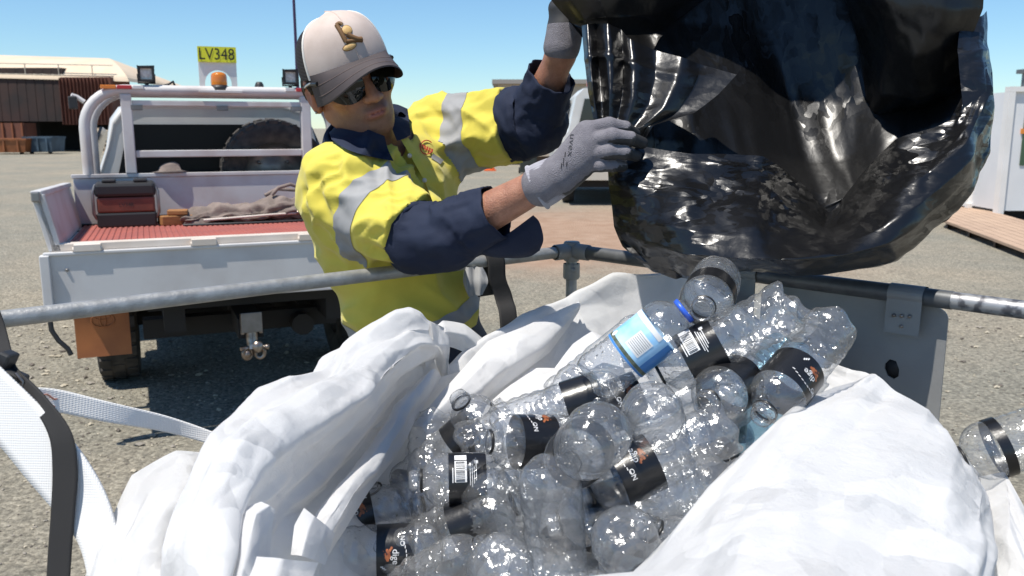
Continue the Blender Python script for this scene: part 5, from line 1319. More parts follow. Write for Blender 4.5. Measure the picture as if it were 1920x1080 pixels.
for f_ in (footR, footL):
    def bt(p, f_=f_):
        d = sd_cone(p, f_ + up * .06, f_ - up * .02, .062, .055); d = smin(d, sd_ell((p - f_ - front * .075 + up * .045) @ np.stack([side, front, up], 1), (0, 0, 0), (.05, .12, .045)), .03); return np.maximum(d, -(p[:, 2] - .002))
    V, Q = sdf_mesh(bt, f_ - .25, f_ + .25, .008); raw_obj('boot', V, Q, M_boot, man, mo)
# lanyard and grey rag at the hip
m = MB(); m.grid(catmull(catmull(np.array([[P(872, 500, 1.80), P(905, 500, 1.82)], [P(868, 530, 1.79), P(915, 528, 1.81)], [P(880, 556, 1.80), P(905, 552, 1.81)]]), 6, 0), 8, 1), True); G = np.array(m.v)
m.v = [tuple(p + np.array((0, -.008 * math.sin(p[0] * 260), 0))) for p in G]; m.build('grey_rag', M_tape, man, mo)

# ---- gloves
M_glv = mat('glove_knit', (.205, .195, .215), .85, col2=(.165, .155, .175), scale=60, bump=.5, bscale=600)
M_coat_shade = mat('glove_coating_shade', (.022, .022, .023), .6, col2=(.035, .034, .035), scale=40)
M_ink = mat('glove_ink', (.03, .03, .035), .7)
def glove(wr, fingers, thumb, palm, cuffend, nrm_back, parts, tipw):
    """fingers: chains of points with radii; palm: list of (a,b,ra,rb)"""
    def f(p):
        d = None
        for a, b, ra, rb in palm:
            c = sd_cone(p, a, b, ra, rb); d = c if d is None else smin(d, c, .014)
        for ch in fingers + [thumb]:
            c = None
            for i in range(len(ch) - 1):
                s_ = sd_cone(p, ch[i][0], ch[i + 1][0], ch[i][1], ch[i + 1][1]); c = s_ if c is None else smin(c, s_, .003)
            d = smin(d, c, .0035)
        c = sd_cone(p, wr, cuffend, .034, .0375); return smin(d, c, .010)
    pts = np.array([q[0] for ch in fingers + [thumb] for q in ch] + [wr, cuffend])
    V, Q = sdf_mesh(f, pts.min(0) - .06, pts.max(0) + .06, .0022)
    C = V[Q].mean(1); 
    # dipped coating: palm side and finger ends
    N = sdf_grad(f, C, 1e-3); t = tipw(C); back = N @ nrm_back
    jag = .004 * vnoise(C * 120, 4)
    mi = ((back + t * 14 + jag * 8 < .30)).astype(int)
    cuffd = (C - wr) @ nrm(cuffend - wr); mi[cuffd > -.004] = 0
    if parts is not None: mi = (C[:, 2] > parts).astype(int)  # whole raised hand coated dark, standing in for its shade
    return f, raw_obj('glove', V, Q, [M_glv, M_coat_shade], man, mo, True, mi)
# right glove: back of the hand to the camera, fingers to the right, holding the bag's edge
toC = nrm(np.array((0, 0, HC)) - P(1105, 270, 1.47))
S = 1.47
palm = [(P(1050, 322, 1.485), P(1100, 250, 1.47), .027, .022), (P(1050, 326, 1.485), P(1104, 272, 1.462), .027, .022), (P(1054, 332, 1.49), P(1100, 296, 1.465), .026, .021), (P(1056, 334, 1.495), P(1092, 312, 1.475), .024, .019)]
fr4 = [[(P(1100, 244, 1.47), .0145), (P(1142, 234, 1.455), .0128), (P(1172, 240, 1.462), .0115), (P(1190, 251, 1.48), .0100)],
       [(P(1106, 266, 1.462), .0145), (P(1150, 255, 1.440), .0130), (P(1182, 260, 1.446), .0118), (P(1204, 268, 1.465), .0102)],
       [(P(1102, 290, 1.464), .0140), (P(1142, 284, 1.444), .0126), (P(1172, 287, 1.448), .0114), (P(1192, 292, 1.466), .0100)],
       [(P(1092, 311, 1.474), .0125), (P(1126, 310, 1.456), .0112), (P(1150, 311, 1.458), .0102), (P(1168, 312, 1.472), .0090)]]
thb = [(P(1070, 318, 1.51), .018), (P(1105, 305, 1.535), .015), (P(1145, 285, 1.54), .013), (P(1172, 278, 1.52), .0115)]
wrp = P(1040, 334, 1.492)
fwd_ = nrm(P(1190, 262, 1.47) - P(1100, 262, 1.47))
x0_ = P(1140, 262, 1.46) @ fwd_
fg, _g = glove(wrp, fr4, thb, palm, P(1016, 347, 1.50), nrm(toC * .75 + np.array((-.05, 0, .9))), None, lambda C: np.clip((x0_ + .012 - C @ fwd_), -.06, .035))
# knitted cuff ring and the printed word
m = MB(); axc = nrm(P(1012, 349, 1.50) - wrp)
u = nrm(np.cross(axc, (0, 0, 1))); v = np.cross(axc, u); rows = []
for t in np.linspace(-.012, .036, 16):
    rr = .0365 + .0025 * math.sin(t * 60) + (.003 if t > .03 else 0)
    rows.append([wrp + axc * t + (rr + .0006 * math.sin(a * 40)) * (math.cos(a) * u * .82 + math.sin(a) * v) for a in np.linspace(0, 2 * math.pi, 160, endpoint=False)])
m.grid(np.array(rows), True, 0, True); m.build('glove_cuff', mat('cuff_knit', (.37, .36, .39), .9, col2=(.28, .27, .30), scale=50), _g, mo)
vs, fs = text_mesh('uvex', 1.0)
def on_glove(px, py, off=.0008): return ray_hit(fg, [(px, py)], off, 1.30)[0]
k = 42 / (vs[:, 0].max() - vs[:, 0].min())
m = MB(); m.add(ray_hit(fg, [(1071 - v_[0] * k * .12 + v_[1] * k * .62, 272 + v_[0] * k + v_[1] * k * .1) for v_ in vs], .0008, 1.30), fs); m.build('glove_print', M_ink, _g, mo)
m = MB()
for i, (x, y, l) in enumerate(((1060, 285, 9), (1057, 296, 14), (1053, 306, 10), (1063, 304, 8))):
    m.tube([on_glove(x, y), on_glove(x - 1, y + l)], .0007, 4)
m.build('glove_print', M_ink, _g, mo)
# left glove, raised, gripping the bag's upper edge
sL = 1.77
wl_ = P(1056, 58, sL)
palm = [(P(1056, 50, sL), P(1048, 16, sL - .01), .028, .022), (P(1060, 70, sL), P(1064, 18, sL - .015), .028, .022), (P(1064, 72, sL), P(1078, 20, sL - .015), .026, .020)]
frL = [[(P(1046, 16, sL - .01), .014), (P(1052, -14, sL - .03), .0125), (P(1066, -28, sL - .04), .0112), (P(1082, -20, sL - .045), .0098)],
       [(P(1058, 12, sL - .015), .014), (P(1070, -10, sL - .04), .0125), (P(1086, -12, sL - .05), .0112), (P(1100, 0, sL - .05), .0098)],
       [(P(1070, 14, sL - .018), .014), (P(1084, 2, sL - .04), .0122), (P(1098, 4, sL - .05), .011), (P(1108, 16, sL - .05), .0096)],
       [(P(1078, 22, sL - .016), .0125), (P(1092, 20, sL - .036), .011), (P(1102, 26, sL - .044), .010), (P(1110, 38, sL - .044), .0088)]]
thL = [(P(1062, 60, sL + .01), .018), (P(1082, 40, sL + .02), .0145), (P(1096, 22, sL + .01), .0125), (P(1104, 8, sL), .011)]
_f, gL_ = glove(wl_, frL, thL, palm, P(1053, 88, sL + .005), nrm(np.array((-.8, .2, .1))), wl_[2] + .012, lambda C: np.clip(.02 - (C[:, 2] - wl_[2] - .035), -.05, .03))
# ------------------------------------------------------------------ white woven bulk bag
def pp_material(name='woven_white', tr=.28, bk=1.0, dim=1.0):
    m = mat(name, (.80, .80, .80), .62, spec=.35); n = m.node_tree; b = n.nodes['Principled BSDF']; L = n.links
    tc = n.nodes.new('ShaderNodeTexCoord'); nz = n.nodes.new('ShaderNodeTexNoise'); nz.inputs['Scale'].default_value = 26; nz.inputs['Detail'].default_value = 8; nz.inputs['Roughness'].default_value = .65
    L.new(tc.outputs['Object'], nz.inputs['Vector'])
    bp = n.nodes.new('ShaderNodeBump'); bp.inputs['Strength'].default_value = .12 * bk; bp.inputs['Distance'].default_value = .010; L.new(nz.outputs['Fac'], bp.inputs['Height'])
    ds = n.nodes.new('ShaderNodeMix'); ds.data_type = 'RGBA'; ds.blend_type = 'ADD'; ds.inputs['Factor'].default_value = .10; L.new(tc.outputs['Object'], ds.inputs[6]); L.new(nz.outputs['Color'], ds.inputs[7])
    for sc_v, st_v in ((9, .40 * bk), (23, .22 * bk)):
        ve = n.nodes.new('ShaderNodeTexVoronoi'); ve.feature = 'DISTANCE_TO_EDGE'; ve.inputs['Scale'].default_value = sc_v; L.new(ds.outputs[2], ve.inputs['Vector'])
        mr = n.nodes.new('ShaderNodeMapRange'); mr.inputs['From Max'].default_value = .22; L.new(ve.outputs['Distance'], mr.inputs['Value'])
        b3 = n.nodes.new('ShaderNodeBump'); b3.inputs['Strength'].default_value = st_v; b3.inputs['Distance'].default_value = .045 / sc_v; L.new(mr.outputs['Result'], b3.inputs['Height']); L.new(bp.outputs['Normal'], b3.inputs['Normal']); bp = b3
    vo = n.nodes.new('ShaderNodeTexWave'); vo.inputs['Scale'].default_value = 330; vo.inputs['Distortion'].default_value = 1; L.new(tc.outputs['Object'], vo.inputs['Vector'])
    b2 = n.nodes.new('ShaderNodeBump'); b2.inputs['Strength'].default_value = .12; b2.inputs['Distance'].default_value = .001; L.new(vo.outputs['Fac'], b2.inputs['Height']); L.new(bp.outputs['Normal'], b2.inputs['Normal'])
    L.new(b2.outputs['Normal'], b.inputs['Normal'])
    n2 = n.nodes.new('ShaderNodeTexNoise'); n2.inputs['Scale'].default_value = 5; n2.inputs['Detail'].default_value = 5; L.new(tc.outputs['Object'], n2.inputs['Vector'])
    r = n.nodes.new('ShaderNodeValToRGB'); r.color_ramp.elements[0].position = .3; r.color_ramp.elements[0].color = (.70 * dim, .695 * dim, .69 * dim, 1); r.color_ramp.elements[1].position = .6; r.color_ramp.elements[1].color = (.79 * dim, .79 * dim, .79 * dim, 1)
    L.new(n2.outputs['Fac'], r.inputs['Fac']); L.new(r.outputs['Color'], b.inputs['Base Color'])
    t = n.nodes.new('ShaderNodeBsdfTranslucent'); t.inputs['Color'].default_value = (.80, .79, .78, 1); L.new(bp.outputs['Normal'], t.inputs['Normal'])
    mx = n.nodes.new('ShaderNodeMixShader'); mx.inputs['Fac'].default_value = tr; L.new(b.outputs['BSDF'], mx.inputs[1]); L.new(t.outputs['BSDF'], mx.inputs[2]); L.new(mx.outputs['Shader'], n.nodes['Material Output'].inputs['Surface'])
    return m
M_pp = pp_material('woven_white', .40, .3); M_pps = pp_material('woven_white_dimmed', .30, .6, .90); add_crinkle(M_pp, 16, .08, .36, 3.0); add_crinkle(M_pps, 11, .10, .36, 3.0)  # second white dimmed in colour so the sunlit near lobe does not clip
bag = empty('bulk_bag', (.12, 1.05, .05), 'open white woven bulk bag full of clear plastic bottles with crumpled rim', 'bag'); bo = bag.location
def edge_pin(G, w_=.035):
    a = np.concatenate([[0], np.cumsum(np.linalg.norm(np.diff(G, axis=0), axis=-1).mean(1))]); b = np.concatenate([[0], np.cumsum(np.linalg.norm(np.diff(G, axis=1), axis=-1).mean(0))])
    f = lambda t: .25 + .75 * np.clip(np.minimum(t, t[-1] - t) / w_, 0, 1)
    return f(a)[:, None] * f(b)[None, :]
def crumple(G, amp, seed, k=1.0, asp=(1, 1), pin=True):
    U, V_ = arclen(G); N = grid_normals(G); U = U * asp[0] * k; V_ = V_ * asp[1] * k
    d = amp[0] * facet(U * 10, V_ * 3.2, seed) + amp[1] * facet(U * 21 + 3, V_ * 7, seed + 1) + amp[2] * 1.5 * facet(U * 38 + 5, V_ * 22, seed + 2)
    d = d + amp[1] * .8 * facet(U * 4 + V_ * 5 + 1, V_ * 9 - U * 6, seed + 7) + amp[1] * 1.0 * np.clip(1 - 5 * np.abs(vn2(U * 5 + 2, V_ * 2.2, seed + 5)), 0, 1)
    return G + N * (d * edge_pin(G))[..., None]
def bagsheet(rows, nu, nv, amp, seed, name='panel', k=1.0, asp=(1, 1), mt=None, parent=None, org=None, lin=(.75, .75)):
    G = sheet(rows, nu, nv, lin); G = crumple(G, amp, seed, k, asp); m = MB(); m.grid(G, True); return m.build(name, mt or (M_pps if name == 'near_panel' else M_pp), parent or bag, bo if org is None else org)
rim = [(300, 1100, .86), (345, 960, .92), (402, 822, 1.02), (480, 742, 1.12), (545, 702, 1.18), (600, 690, 1.24), (640, 640, 1.32), (700, 608, 1.38), (768, 588, 1.44), (806, 602, 1.48)]
cre = [(420, 1100, .80), (430, 965, .86), (480, 880, .94), (560, 820, 1.04), (635, 772, 1.12), (690, 740, 1.18), (728, 702, 1.26), (762, 672, 1.33), (790, 650, 1.40), (814, 648, 1.45)]
mid = [(500, 1110, .86), (505, 1005, .94), (545, 950, 1.04), (605, 900, 1.14), (660, 852, 1.22), (700, 812, 1.29), (735, 772, 1.37), (765, 740, 1.43), (788, 715, 1.49), (818, 690, 1.53)]
low = [(590, 1110, .93), (602, 1022, 1.01), (628, 962, 1.11), (662, 908, 1.20), (702, 852, 1.29), (736, 802, 1.35), (757, 776, 1.42), (785, 746, 1.47), (806, 722, 1.51), (832, 702, 1.56)]
outr = [(x - 25, y + 40, s + .05) for x, y, s in rim]
out2 = [(x - 20, y + 150, s + .07) for x, y, s in rim]
pk = [(x * .5 + a * .5 - 6, y * .5 + b * .5 - 6, s * .5 + c * .5 - .025) for (x, y, s), (a, b, c) in zip(rim, cre)]
deep = [(x + 90, y + 60, s + .10) for x, y, s in low]
mid = [(x, y, s + .04) for x, y, s in mid]; low = [(x, y, s + .09) for x, y, s in low]; deep = [(x + 120, y + 80, s + .08) for x, y, s in low]
bagsheet([out2, outr, rim, pk, cre, mid, low, deep], 20, 18, (.012, .011, .0030), 100, 'side_panel', asp=(1, .6))
# lower outside flap at the left
bagsheet([[(150, 1120, .90), (205, 985, .96), (248, 892, 1.02), (330, 848, 1.08), (385, 852, 1.12), (440, 880, 1.14)],
          [(190, 1120, .86), (228, 1000, .92), (275, 920, .98), (345, 880, 1.03), (400, 890, 1.06), (450, 920, 1.08)],
          [(240, 1120, .84), (270, 1020, .90), (310, 960, .95), (370, 930, .99), (420, 940, 1.02), (460, 960, 1.04)],
          [(330, 1120, .86), (340, 1050, .92), (370, 1000, .97), (410, 985, 1.0), (440, 990, 1.03), (480, 1000, 1.05)]], 20, 20, (.007, .0065, .0022), 120, 'outer_flap')
bagsheet([[(140, 1130, .93), (172, 1050, .95), (178, 1000, .97), (215, 960, 1.0)], [(165, 1130, .90), (190, 1060, .92), (200, 1010, .94), (240, 980, .97)], [(215, 1130, .90), (220, 1070, .93), (235, 1030, .95), (270, 1000, .98)]], 18, 18, (.004, .003, .001), 125, 'outer_flap')
cs, cb2 = [out2[-1], (806, 602, 1.48), (814, 648, 1.45), mid[-1], low[-1]], [(827, 850, 1.63), (835, 690, 1.56), (838, 700, 1.55), (842, 730, 1.548), (842, 800, 1.51)]
cm_ = [(815, 760, 1.62), (838, 618, 1.56), (842, 650, 1.53), (838, 700, 1.55), (838, 770, 1.56)]
bagsheet([cs, cm_, cb2], 14, 14, (.004, .004, .0015), 105, 'corner_panel')
# white hem strip turned over at the inner edge
up_ = [(560, 1020, .985), (600, 962, 1.04), (645, 905, 1.13), (690, 846, 1.22), (733, 786, 1.30), (742, 768, 1.36), (800, 702, 1.46)]
dn_ = [(600, 1035, .965), (632, 985, 1.01), (682, 905, 1.11), (722, 852, 1.20), (752, 806, 1.28), (764, 776, 1.34), (816, 692, 1.45)]
mi_ = [((a + x) / 2, (b + y) / 2 - 3, (c + s) / 2 - .018) for (a, b, c), (x, y, s) in zip(up_, dn_)]
un_ = [(x + 12, y + 14, s + .05) for x, y, s in dn_]
bagsheet([[(x - 8, y + 4, s + .03) for x, y, s in up_], up_, mi_, dn_, un_], 8, 16, (.003, .0035, .0018), 130, 'hem_strip')
# loose inner folds near the bottom edge
bagsheet([[(400, 1110, .84), (425, 1010, .87), (450, 955, .89), (490, 940, .91)], [(445, 1110, .795), (465, 1020, .83), (480, 965, .86), (505, 948, .89)], [(500, 1110, .83), (505, 1040, .87), (510, 985, .89), (515, 955, .905)]], 16, 16, (.005, .004, .0014), 140, 'inner_fold')
bagsheet([[(430, 1130, .80), (452, 1062, .83), (460, 1042, .84)], [(510, 1120, .78), (525, 1066, .82), (530, 1048, .83)], [(575, 1120, .82), (590, 1072, .86), (596, 1055, .87)]], 16, 16, (.003, .003, .0012), 145, 'inner_fold')
bagsheet([[(545, 1040, .94), (552, 985, .955), (570, 952, .975)], [(565, 1042, .93), (578, 995, .95), (590, 968, .97)], [(590, 1050, .945), (605, 1010, .97), (612, 985, .985)], [(610, 1060, .97), (622, 1020, .99), (628, 1000, 1.0)]], 12, 12, (.003, .002, .001), 148, 'inner_fold')
# back wall
brm = [(835, 690, 1.56), (915, 632, 1.60), (985, 600, 1.64), (1060, 560, 1.68), (1150, 516, 1.71), (1255, 507, 1.71), (1330, 540, 1.66), (1450, 612, 1.52), (1560, 676, 1.38), (1640, 706, 1.28)]
bmd = [(842, 730, 1.50), (920, 690, 1.53), (1000, 660, 1.56), (1080, 630, 1.57), (1170, 600, 1.57), (1270, 592, 1.55), (1350, 602, 1.5), (1460, 660, 1.4), (1560, 706, 1.3), (1640, 732, 1.24)]
blw = [(842, 800, 1.44), (930, 765, 1.44), (1010, 735, 1.44), (1100, 705, 1.43), (1190, 690, 1.42), (1290, 680, 1.40), (1380, 680, 1.38), (1480, 720, 1.32), (1570, 755, 1.26), (1650, 765, 1.22)]
bdp = [(x, y + 190, 1.42) for x, y, s in blw]
bmd = [(x, y, b[2] - .012 - .02 * (i > 6)) for i, ((x, y, s), b) in enumerate(zip(bmd, brm))]; blw = [(x, y, b[2] - .05 - .03 * (i > 6)) for i, ((x, y, s), b) in enumerate(zip(blw, brm))]; bdp = [(x, y + 80, b[2] - .16) for (x, y, s), b in zip(blw, brm)]
bagsheet([[(x - 8, y + 160, s + .07) for x, y, s in brm], [(x - 5, y + 36, s + .05) for x, y, s in brm], brm, [(x * .6 + a * .4, y * .6 + b * .4 + 4, s * .55 + c * .45) for (x, y, s), (a, b, c) in zip(brm, bmd)], bmd, blw, bdp], 12, 14, (.009, .0060, .0022), 160, 'back_panel', asp=(.7, 1))
bagsheet([[(770, 800, 1.40), (850, 712, 1.49), (915, 640, 1.57), (985, 612, 1.60), (1085, 566, 1.645)],
          [(790, 800, 1.385), (865, 726, 1.465), (925, 665, 1.53), (1000, 630, 1.575), (1088, 572, 1.635)],
          [(800, 815, 1.40), (872, 750, 1.46), (945, 692, 1.52), (1020, 646, 1.57), (1086, 580, 1.64)],
          [(815, 830, 1.43), (885, 770, 1.49), (960, 712, 1.54), (1030, 660, 1.59), (1084, 586, 1.66)]], 16, 16, (.003, .0035, .0014), 170, 'back_fold')
bagsheet([[(1040, 690, 1.45), (1075, 645, 1.50), (1110, 622, 1.53), (1150, 640, 1.53)], [(1050, 705, 1.41), (1085, 668, 1.45), (1120, 640, 1.49), (1160, 655, 1.49)], [(1060, 730, 1.42), (1095, 700, 1.45), (1130, 680, 1.46), (1170, 690, 1.46)]], 14, 14, (.004, .003, .0012), 175, 'back_fold')
bagsheet([[(790, 640, 1.52), (830, 602, 1.56), (870, 608, 1.60), (912, 640, 1.62)], [(792, 665, 1.50), (835, 622, 1.535), (875, 628, 1.57), (900, 655, 1.59)], [(800, 690, 1.51), (840, 650, 1.55), (870, 660, 1.58), (890, 680, 1.6)]], 14, 14, (.004, .003, .0012), 178, 'back_fold')
# big near lobe on the right
L0 = [(1020, 1140, .86), (1160, 1100, .88), (1250, 1010, .94), (1318, 930, 1.02), (1400, 850, 1.10), (1492, 778, 1.18), (1575, 738, 1.24), (1642, 718, 1.28)]
L1 = [(1040, 1088, .76), (1205, 1060, .80), (1256, 985, .86), (1325, 905, .93), (1405, 830, 1.01), (1485, 760, 1.09), (1562, 718, 1.16), (1630, 700, 1.21)]
L1b = [(1060, 1140, .69), (1260, 1070, .735), (1318, 985, .80), (1384, 912, .87), (1456, 844, .955), (1525, 782, 1.04), (1595, 738, 1.12), (1648, 706, 1.19)]
L2 = [(1150, 1200, .60), (1360, 1100, .66), (1400, 1000, .735), (1450, 930, .82), (1510, 862, .91), (1575, 802, 1.0), (1640, 760, 1.08), (1684, 734, 1.16)]
L3 = [(1420, 1220, .56), (1520, 1120, .63), (1565, 1030, .70), (1600, 960, .78), (1645, 895, .87), (1690, 846, .95), (1728, 800, 1.04), (1742, 768, 1.13)]
L4 = [(1600, 1220, .58), (1680, 1130, .64), (1725, 1050, .71), (1750, 990, .78), (1772, 930, .86), (1785, 884, .94), (1790, 848, 1.03), (1786, 826, 1.11)]
L5 = [(1760, 1220, .62), (1805, 1130, .68), (1828, 1060, .745), (1840, 1005, .815), (1845, 960, .885), (1848, 925, .955), (1845, 900, 1.02), (1838, 886, 1.09)]
L6 = [(1820, 1240, .68), (1845, 1150, .74), (1856, 1090, .80), (1862, 1040, .87), (1862, 1000, .94), (1858, 965, 1.0), (1852, 940, 1.06), (1846, 925, 1.12)]
bagsheet([L0, L1, L1b, L2, L3, L4, L5, L6], 20, 20, (.0130, .0070, .0016), 190, 'near_panel', k=.8, asp=(1, .7))
bagsheet([[(1800, 900, 1.14), (1840, 892, 1.10), (1884, 884, 1.06), (1925, 960, .98), (1960, 1080, .9)], [(1810, 930, 1.12), (1845, 930, 1.06), (1890, 935, 1.0), (1930, 1010, .93), (1960, 1120, .86)], [(1820, 1000, 1.05), (1850, 1000, .98), (1895, 1010, .93), (1935, 1080, .88), (1960, 1180, .82)], [(1820, 1120, .98), (1850, 1110, .92), (1890, 1120, .88), (1930, 1180, .84), (1960, 1260, .8)]], 18, 18, (.005, .004, .0014), 200, 'near_panel')
# hanging body of the bag down to the ground
body_top = [P(175, 1100, .88), P(400, 860, 1.06), P(760, 650, 1.50), P(1250, 580, 1.76), P(1640, 740, 1.30), P(1860, 980, 1.0), (.55, .42, 1.05), (-.1, .30, 1.0), (-.42, .50, 1.0)]
bt = np.array(body_top); cen_ = bt[:, :2].mean(0); T = np.concatenate([bt, bt[:1]]); T = catmull(T, 10, 0)[:-1]
rows = []
for t in np.linspace(0, 1, 16):
    r_ = T.copy(); k_ = .94 + .05 * math.sin(t * math.pi); r_[:, :2] = cen_ + (T[:, :2] - cen_) * k_; r_[:, 2] = (T[:, 2] - .06) * (1 - t) + .03 * t; rows.append(r_)
G = np.array(rows); G = crumple(G, (.012, .005, .001), 210); m = MB(); m.grid(G, True, 0, True); m.build('bag_body', M_pp, bag, bo)
lrow = []  # white sheet added just under the top bottles to brighten them
for py in (690, 760, 840, 920, 1000, 1080, 1150):
    xl = np.interp(py, [640, 800, 900, 1000, 1100], [1060, 860, 740, 640, 580]); xr = np.interp(py, [640, 800, 900, 1000, 1100], [1620, 1500, 1420, 1350, 1300])
    lrow.append([(px, py, np.interp(px, [600, 880, 1110, 1325, 1500], [1.54, 1.48, 1.34, 1.34, 1.33]) - .09 * (py - 850) / 250 + .10 * (py < 700)) for px in np.linspace(xl, xr, 9)])
bagsheet(lrow, 10, 10, (.012, .006, .002), 220, 'bright_backing')
fl_ = [[(cen_[0] + (p[0] - cen_[0]) * k, cen_[1] + (p[1] - cen_[1]) * k, .55) for p in T] for k in (.93, .5, .02)]
m = MB(); m.grid(np.array(fl_), True, 0, True); m.build('bag_floor', M_pp, bag, bo)

# ------------------------------------------------------------------ black rubbish bag being emptied
M_blkbag = mat('black_film', (.006, .006, .0065), .29, spec=.55, bump=.05, bscale=90)
add_crinkle(M_blkbag, 26, .08, .60, 3.4, (.7, .7, 2.2), .16)
M_blkin = mat('black_film_inside', (.006, .006, .0064), .36, spec=.45, bump=.05, bscale=60); add_crinkle(M_blkin, 16, .06, .30, 3.0, (1.6, 1, .8), .2)
gb = empty('rubbish_bag', P(1500, 250, 1.5), 'large glossy black plastic rubbish bag held open upside down above the bottles', 'rubbish bag'); go_ = gb.location
def film_sheet(rows, nu, nv, amp, seed, k=1.0, asp=(1, 1), name='film', lin=(.75, .6)):
    G = sheet(rows, nu, nv, lin); U, V_ = arclen(G); N = grid_normals(G); U = U * asp[0] * k; V_ = V_ * asp[1] * k
    msk = np.clip(vn2(U * 4.5 + 9, V_ * 4.5, seed + 8) * 2.2, 0, 1)
    d = amp[0] * facet(U * 6, V_ * 6, seed) + amp[1] * .7 * facet(U * 5 + 3, V_ * 17, seed + 1) + (.25 + msk) * (amp[1] * .55 * facet(U * 15, V_ * 26, seed + 6) + amp[2] * .9 * facet(U * 36 + 5, V_ * 60, seed + 2))
    d = d + amp[1] * .8 * np.clip(1 - 7 * np.abs(vn2(U * 6 + 2, V_ * 2.5, seed + 5)), 0, 1)
    return G + N * (d * edge_pin(G, .03))[..., None]
mm = MB()
# back of the mouth and an unseen hood above, shaped to keep the inside dark
S1 = [[(1010, -330, 1.58), (1150, -350, 1.55), (1300, -360, 1.54), (1450, -360, 1.52), (1600, -350, 1.52), (1750, -330, 1.52), (1880, -300, 1.55)],
      [(1020, -200, 1.66), (1150, -210, 1.72), (1300, -220, 1.72), (1450, -220, 1.74), (1600, -210, 1.70), (1750, -190, 1.66), (1870, -180, 1.58)],
      [(1030, -60, 1.66), (1150, -80, 1.76), (1300, -80, 1.79), (1450, -80, 1.81), (1600, -80, 1.76), (1750, -60, 1.70), (1850, -40, 1.58)],
      [(1068, 38, 1.62), (1180, 30, 1.74), (1310, 50, 1.76), (1450, 60, 1.80), (1600, 60, 1.72), (1740, 60, 1.70), (1828, 66, 1.56)],
      [(1150, 140, 1.60), (1230, 150, 1.66), (1350, 160, 1.70), (1480, 180, 1.76), (1610, 190, 1.70), (1740, 170, 1.66), (1848, 130, 1.54)],
      [(1172, 250, 1.58), (1250, 262, 1.60), (1385, 270, 1.63), (1510, 300, 1.68), (1620, 280, 1.64), (1740, 250, 1.60), (1862, 190, 1.52)],
      [(1150, 330, 1.58), (1240, 360, 1.60), (1400, 350, 1.57), (1545, 385, 1.59), (1640, 330, 1.58), (1720, 320, 1.60), (1850, 262, 1.50)],
      [(1150, 392, 1.56), (1230, 440, 1.58), (1380, 440, 1.58), (1555, 440, 1.58), (1640, 430, 1.58), (1710, 420, 1.56), (1822, 350, 1.49)],
      [(1172, 462, 1.53), (1250, 505, 1.53), (1350, 500, 1.54), (1490, 506, 1.53), (1600, 497, 1.51), (1690, 478, 1.49), (1765, 410, 1.48)]]
mm.grid(film_sheet(S1, 18, 16, (.014, .014, .003), 300, .8, (.35, 1.3)), True, 1)
# front lip: from the stretched edge down over the pouch
e0 = [(1150, 262, 1.52), (1200, 274, 1.50), (1300, 288, 1.48), (1430, 292, 1.50), (1500, 340, 1.585), (1556, 396, 1.60), (1615, 330, 1.575), (1680, 262, 1.48), (1780, 225, 1.45), (1835, 110, 1.49)]
e1 = [(1140, 300, 1.53), (1195, 305, 1.49), (1300, 325, 1.45), (1425, 335, 1.46), (1490, 380, 1.51), (1550, 425, 1.53), (1625, 370, 1.50), (1700, 300, 1.43), (1795, 250, 1.42), (1850, 130, 1.47)]
e2 = [(1142, 345, 1.53), (1190, 350, 1.47), (1290, 375, 1.41), (1420, 390, 1.39), (1490, 420, 1.41), (1560, 440, 1.42), (1640, 405, 1.40), (1720, 340, 1.38), (1810, 270, 1.39), (1860, 165, 1.46)]
e3 = [(1148, 390, 1.53), (1195, 410, 1.46), (1290, 430, 1.37), (1410, 445, 1.33), (1490, 458, 1.34), (1570, 458, 1.35), (1655, 430, 1.35), (1735, 375, 1.36), (1820, 300, 1.39), (1864, 200, 1.46)]
e4 = [(1152, 425, 1.53), (1200, 455, 1.46), (1290, 480, 1.36), (1400, 486, 1.30), (1490, 486, 1.29), (1580, 478, 1.31), (1665, 456, 1.34), (1745, 400, 1.37), (1822, 325, 1.41), (1862, 225, 1.47)]
e5 = [(1168, 462, 1.53), (1222, 505, 1.48), (1290, 516, 1.42), (1400, 504, 1.36), (1490, 510, 1.35), (1590, 499, 1.37), (1680, 482, 1.40), (1755, 420, 1.43), (1820, 352, 1.45), (1856, 258, 1.48)]
e6 = [(1180, 470, 1.55), (1235, 512, 1.53), (1285, 520, 1.52), (1395, 500, 1.50), (1490, 502, 1.49), (1590, 490, 1.48), (1675, 472, 1.48), (1745, 412, 1.48), (1808, 350, 1.48), (1848, 262, 1.49)]
mm.grid(film_sheet([e0, e1, e2, e3, e4, e5, e6], 22, 20, (.009, .007, .0030), 320, 1.0, (1, .75)), True)
# bottom corner hanging to a point
mm.grid(film_sheet([[(1165, 452, 1.52), (1210, 470, 1.49), (1260, 478, 1.47), (1310, 490, 1.46)], [(1185, 478, 1.50), (1222, 497, 1.47), (1262, 508, 1.455), (1305, 504, 1.46)], [(1215, 503, 1.50), (1240, 514, 1.48), (1268, 524, 1.47), (1300, 512, 1.48)]], 12, 12, (.005, .004, .0015), 330), True)
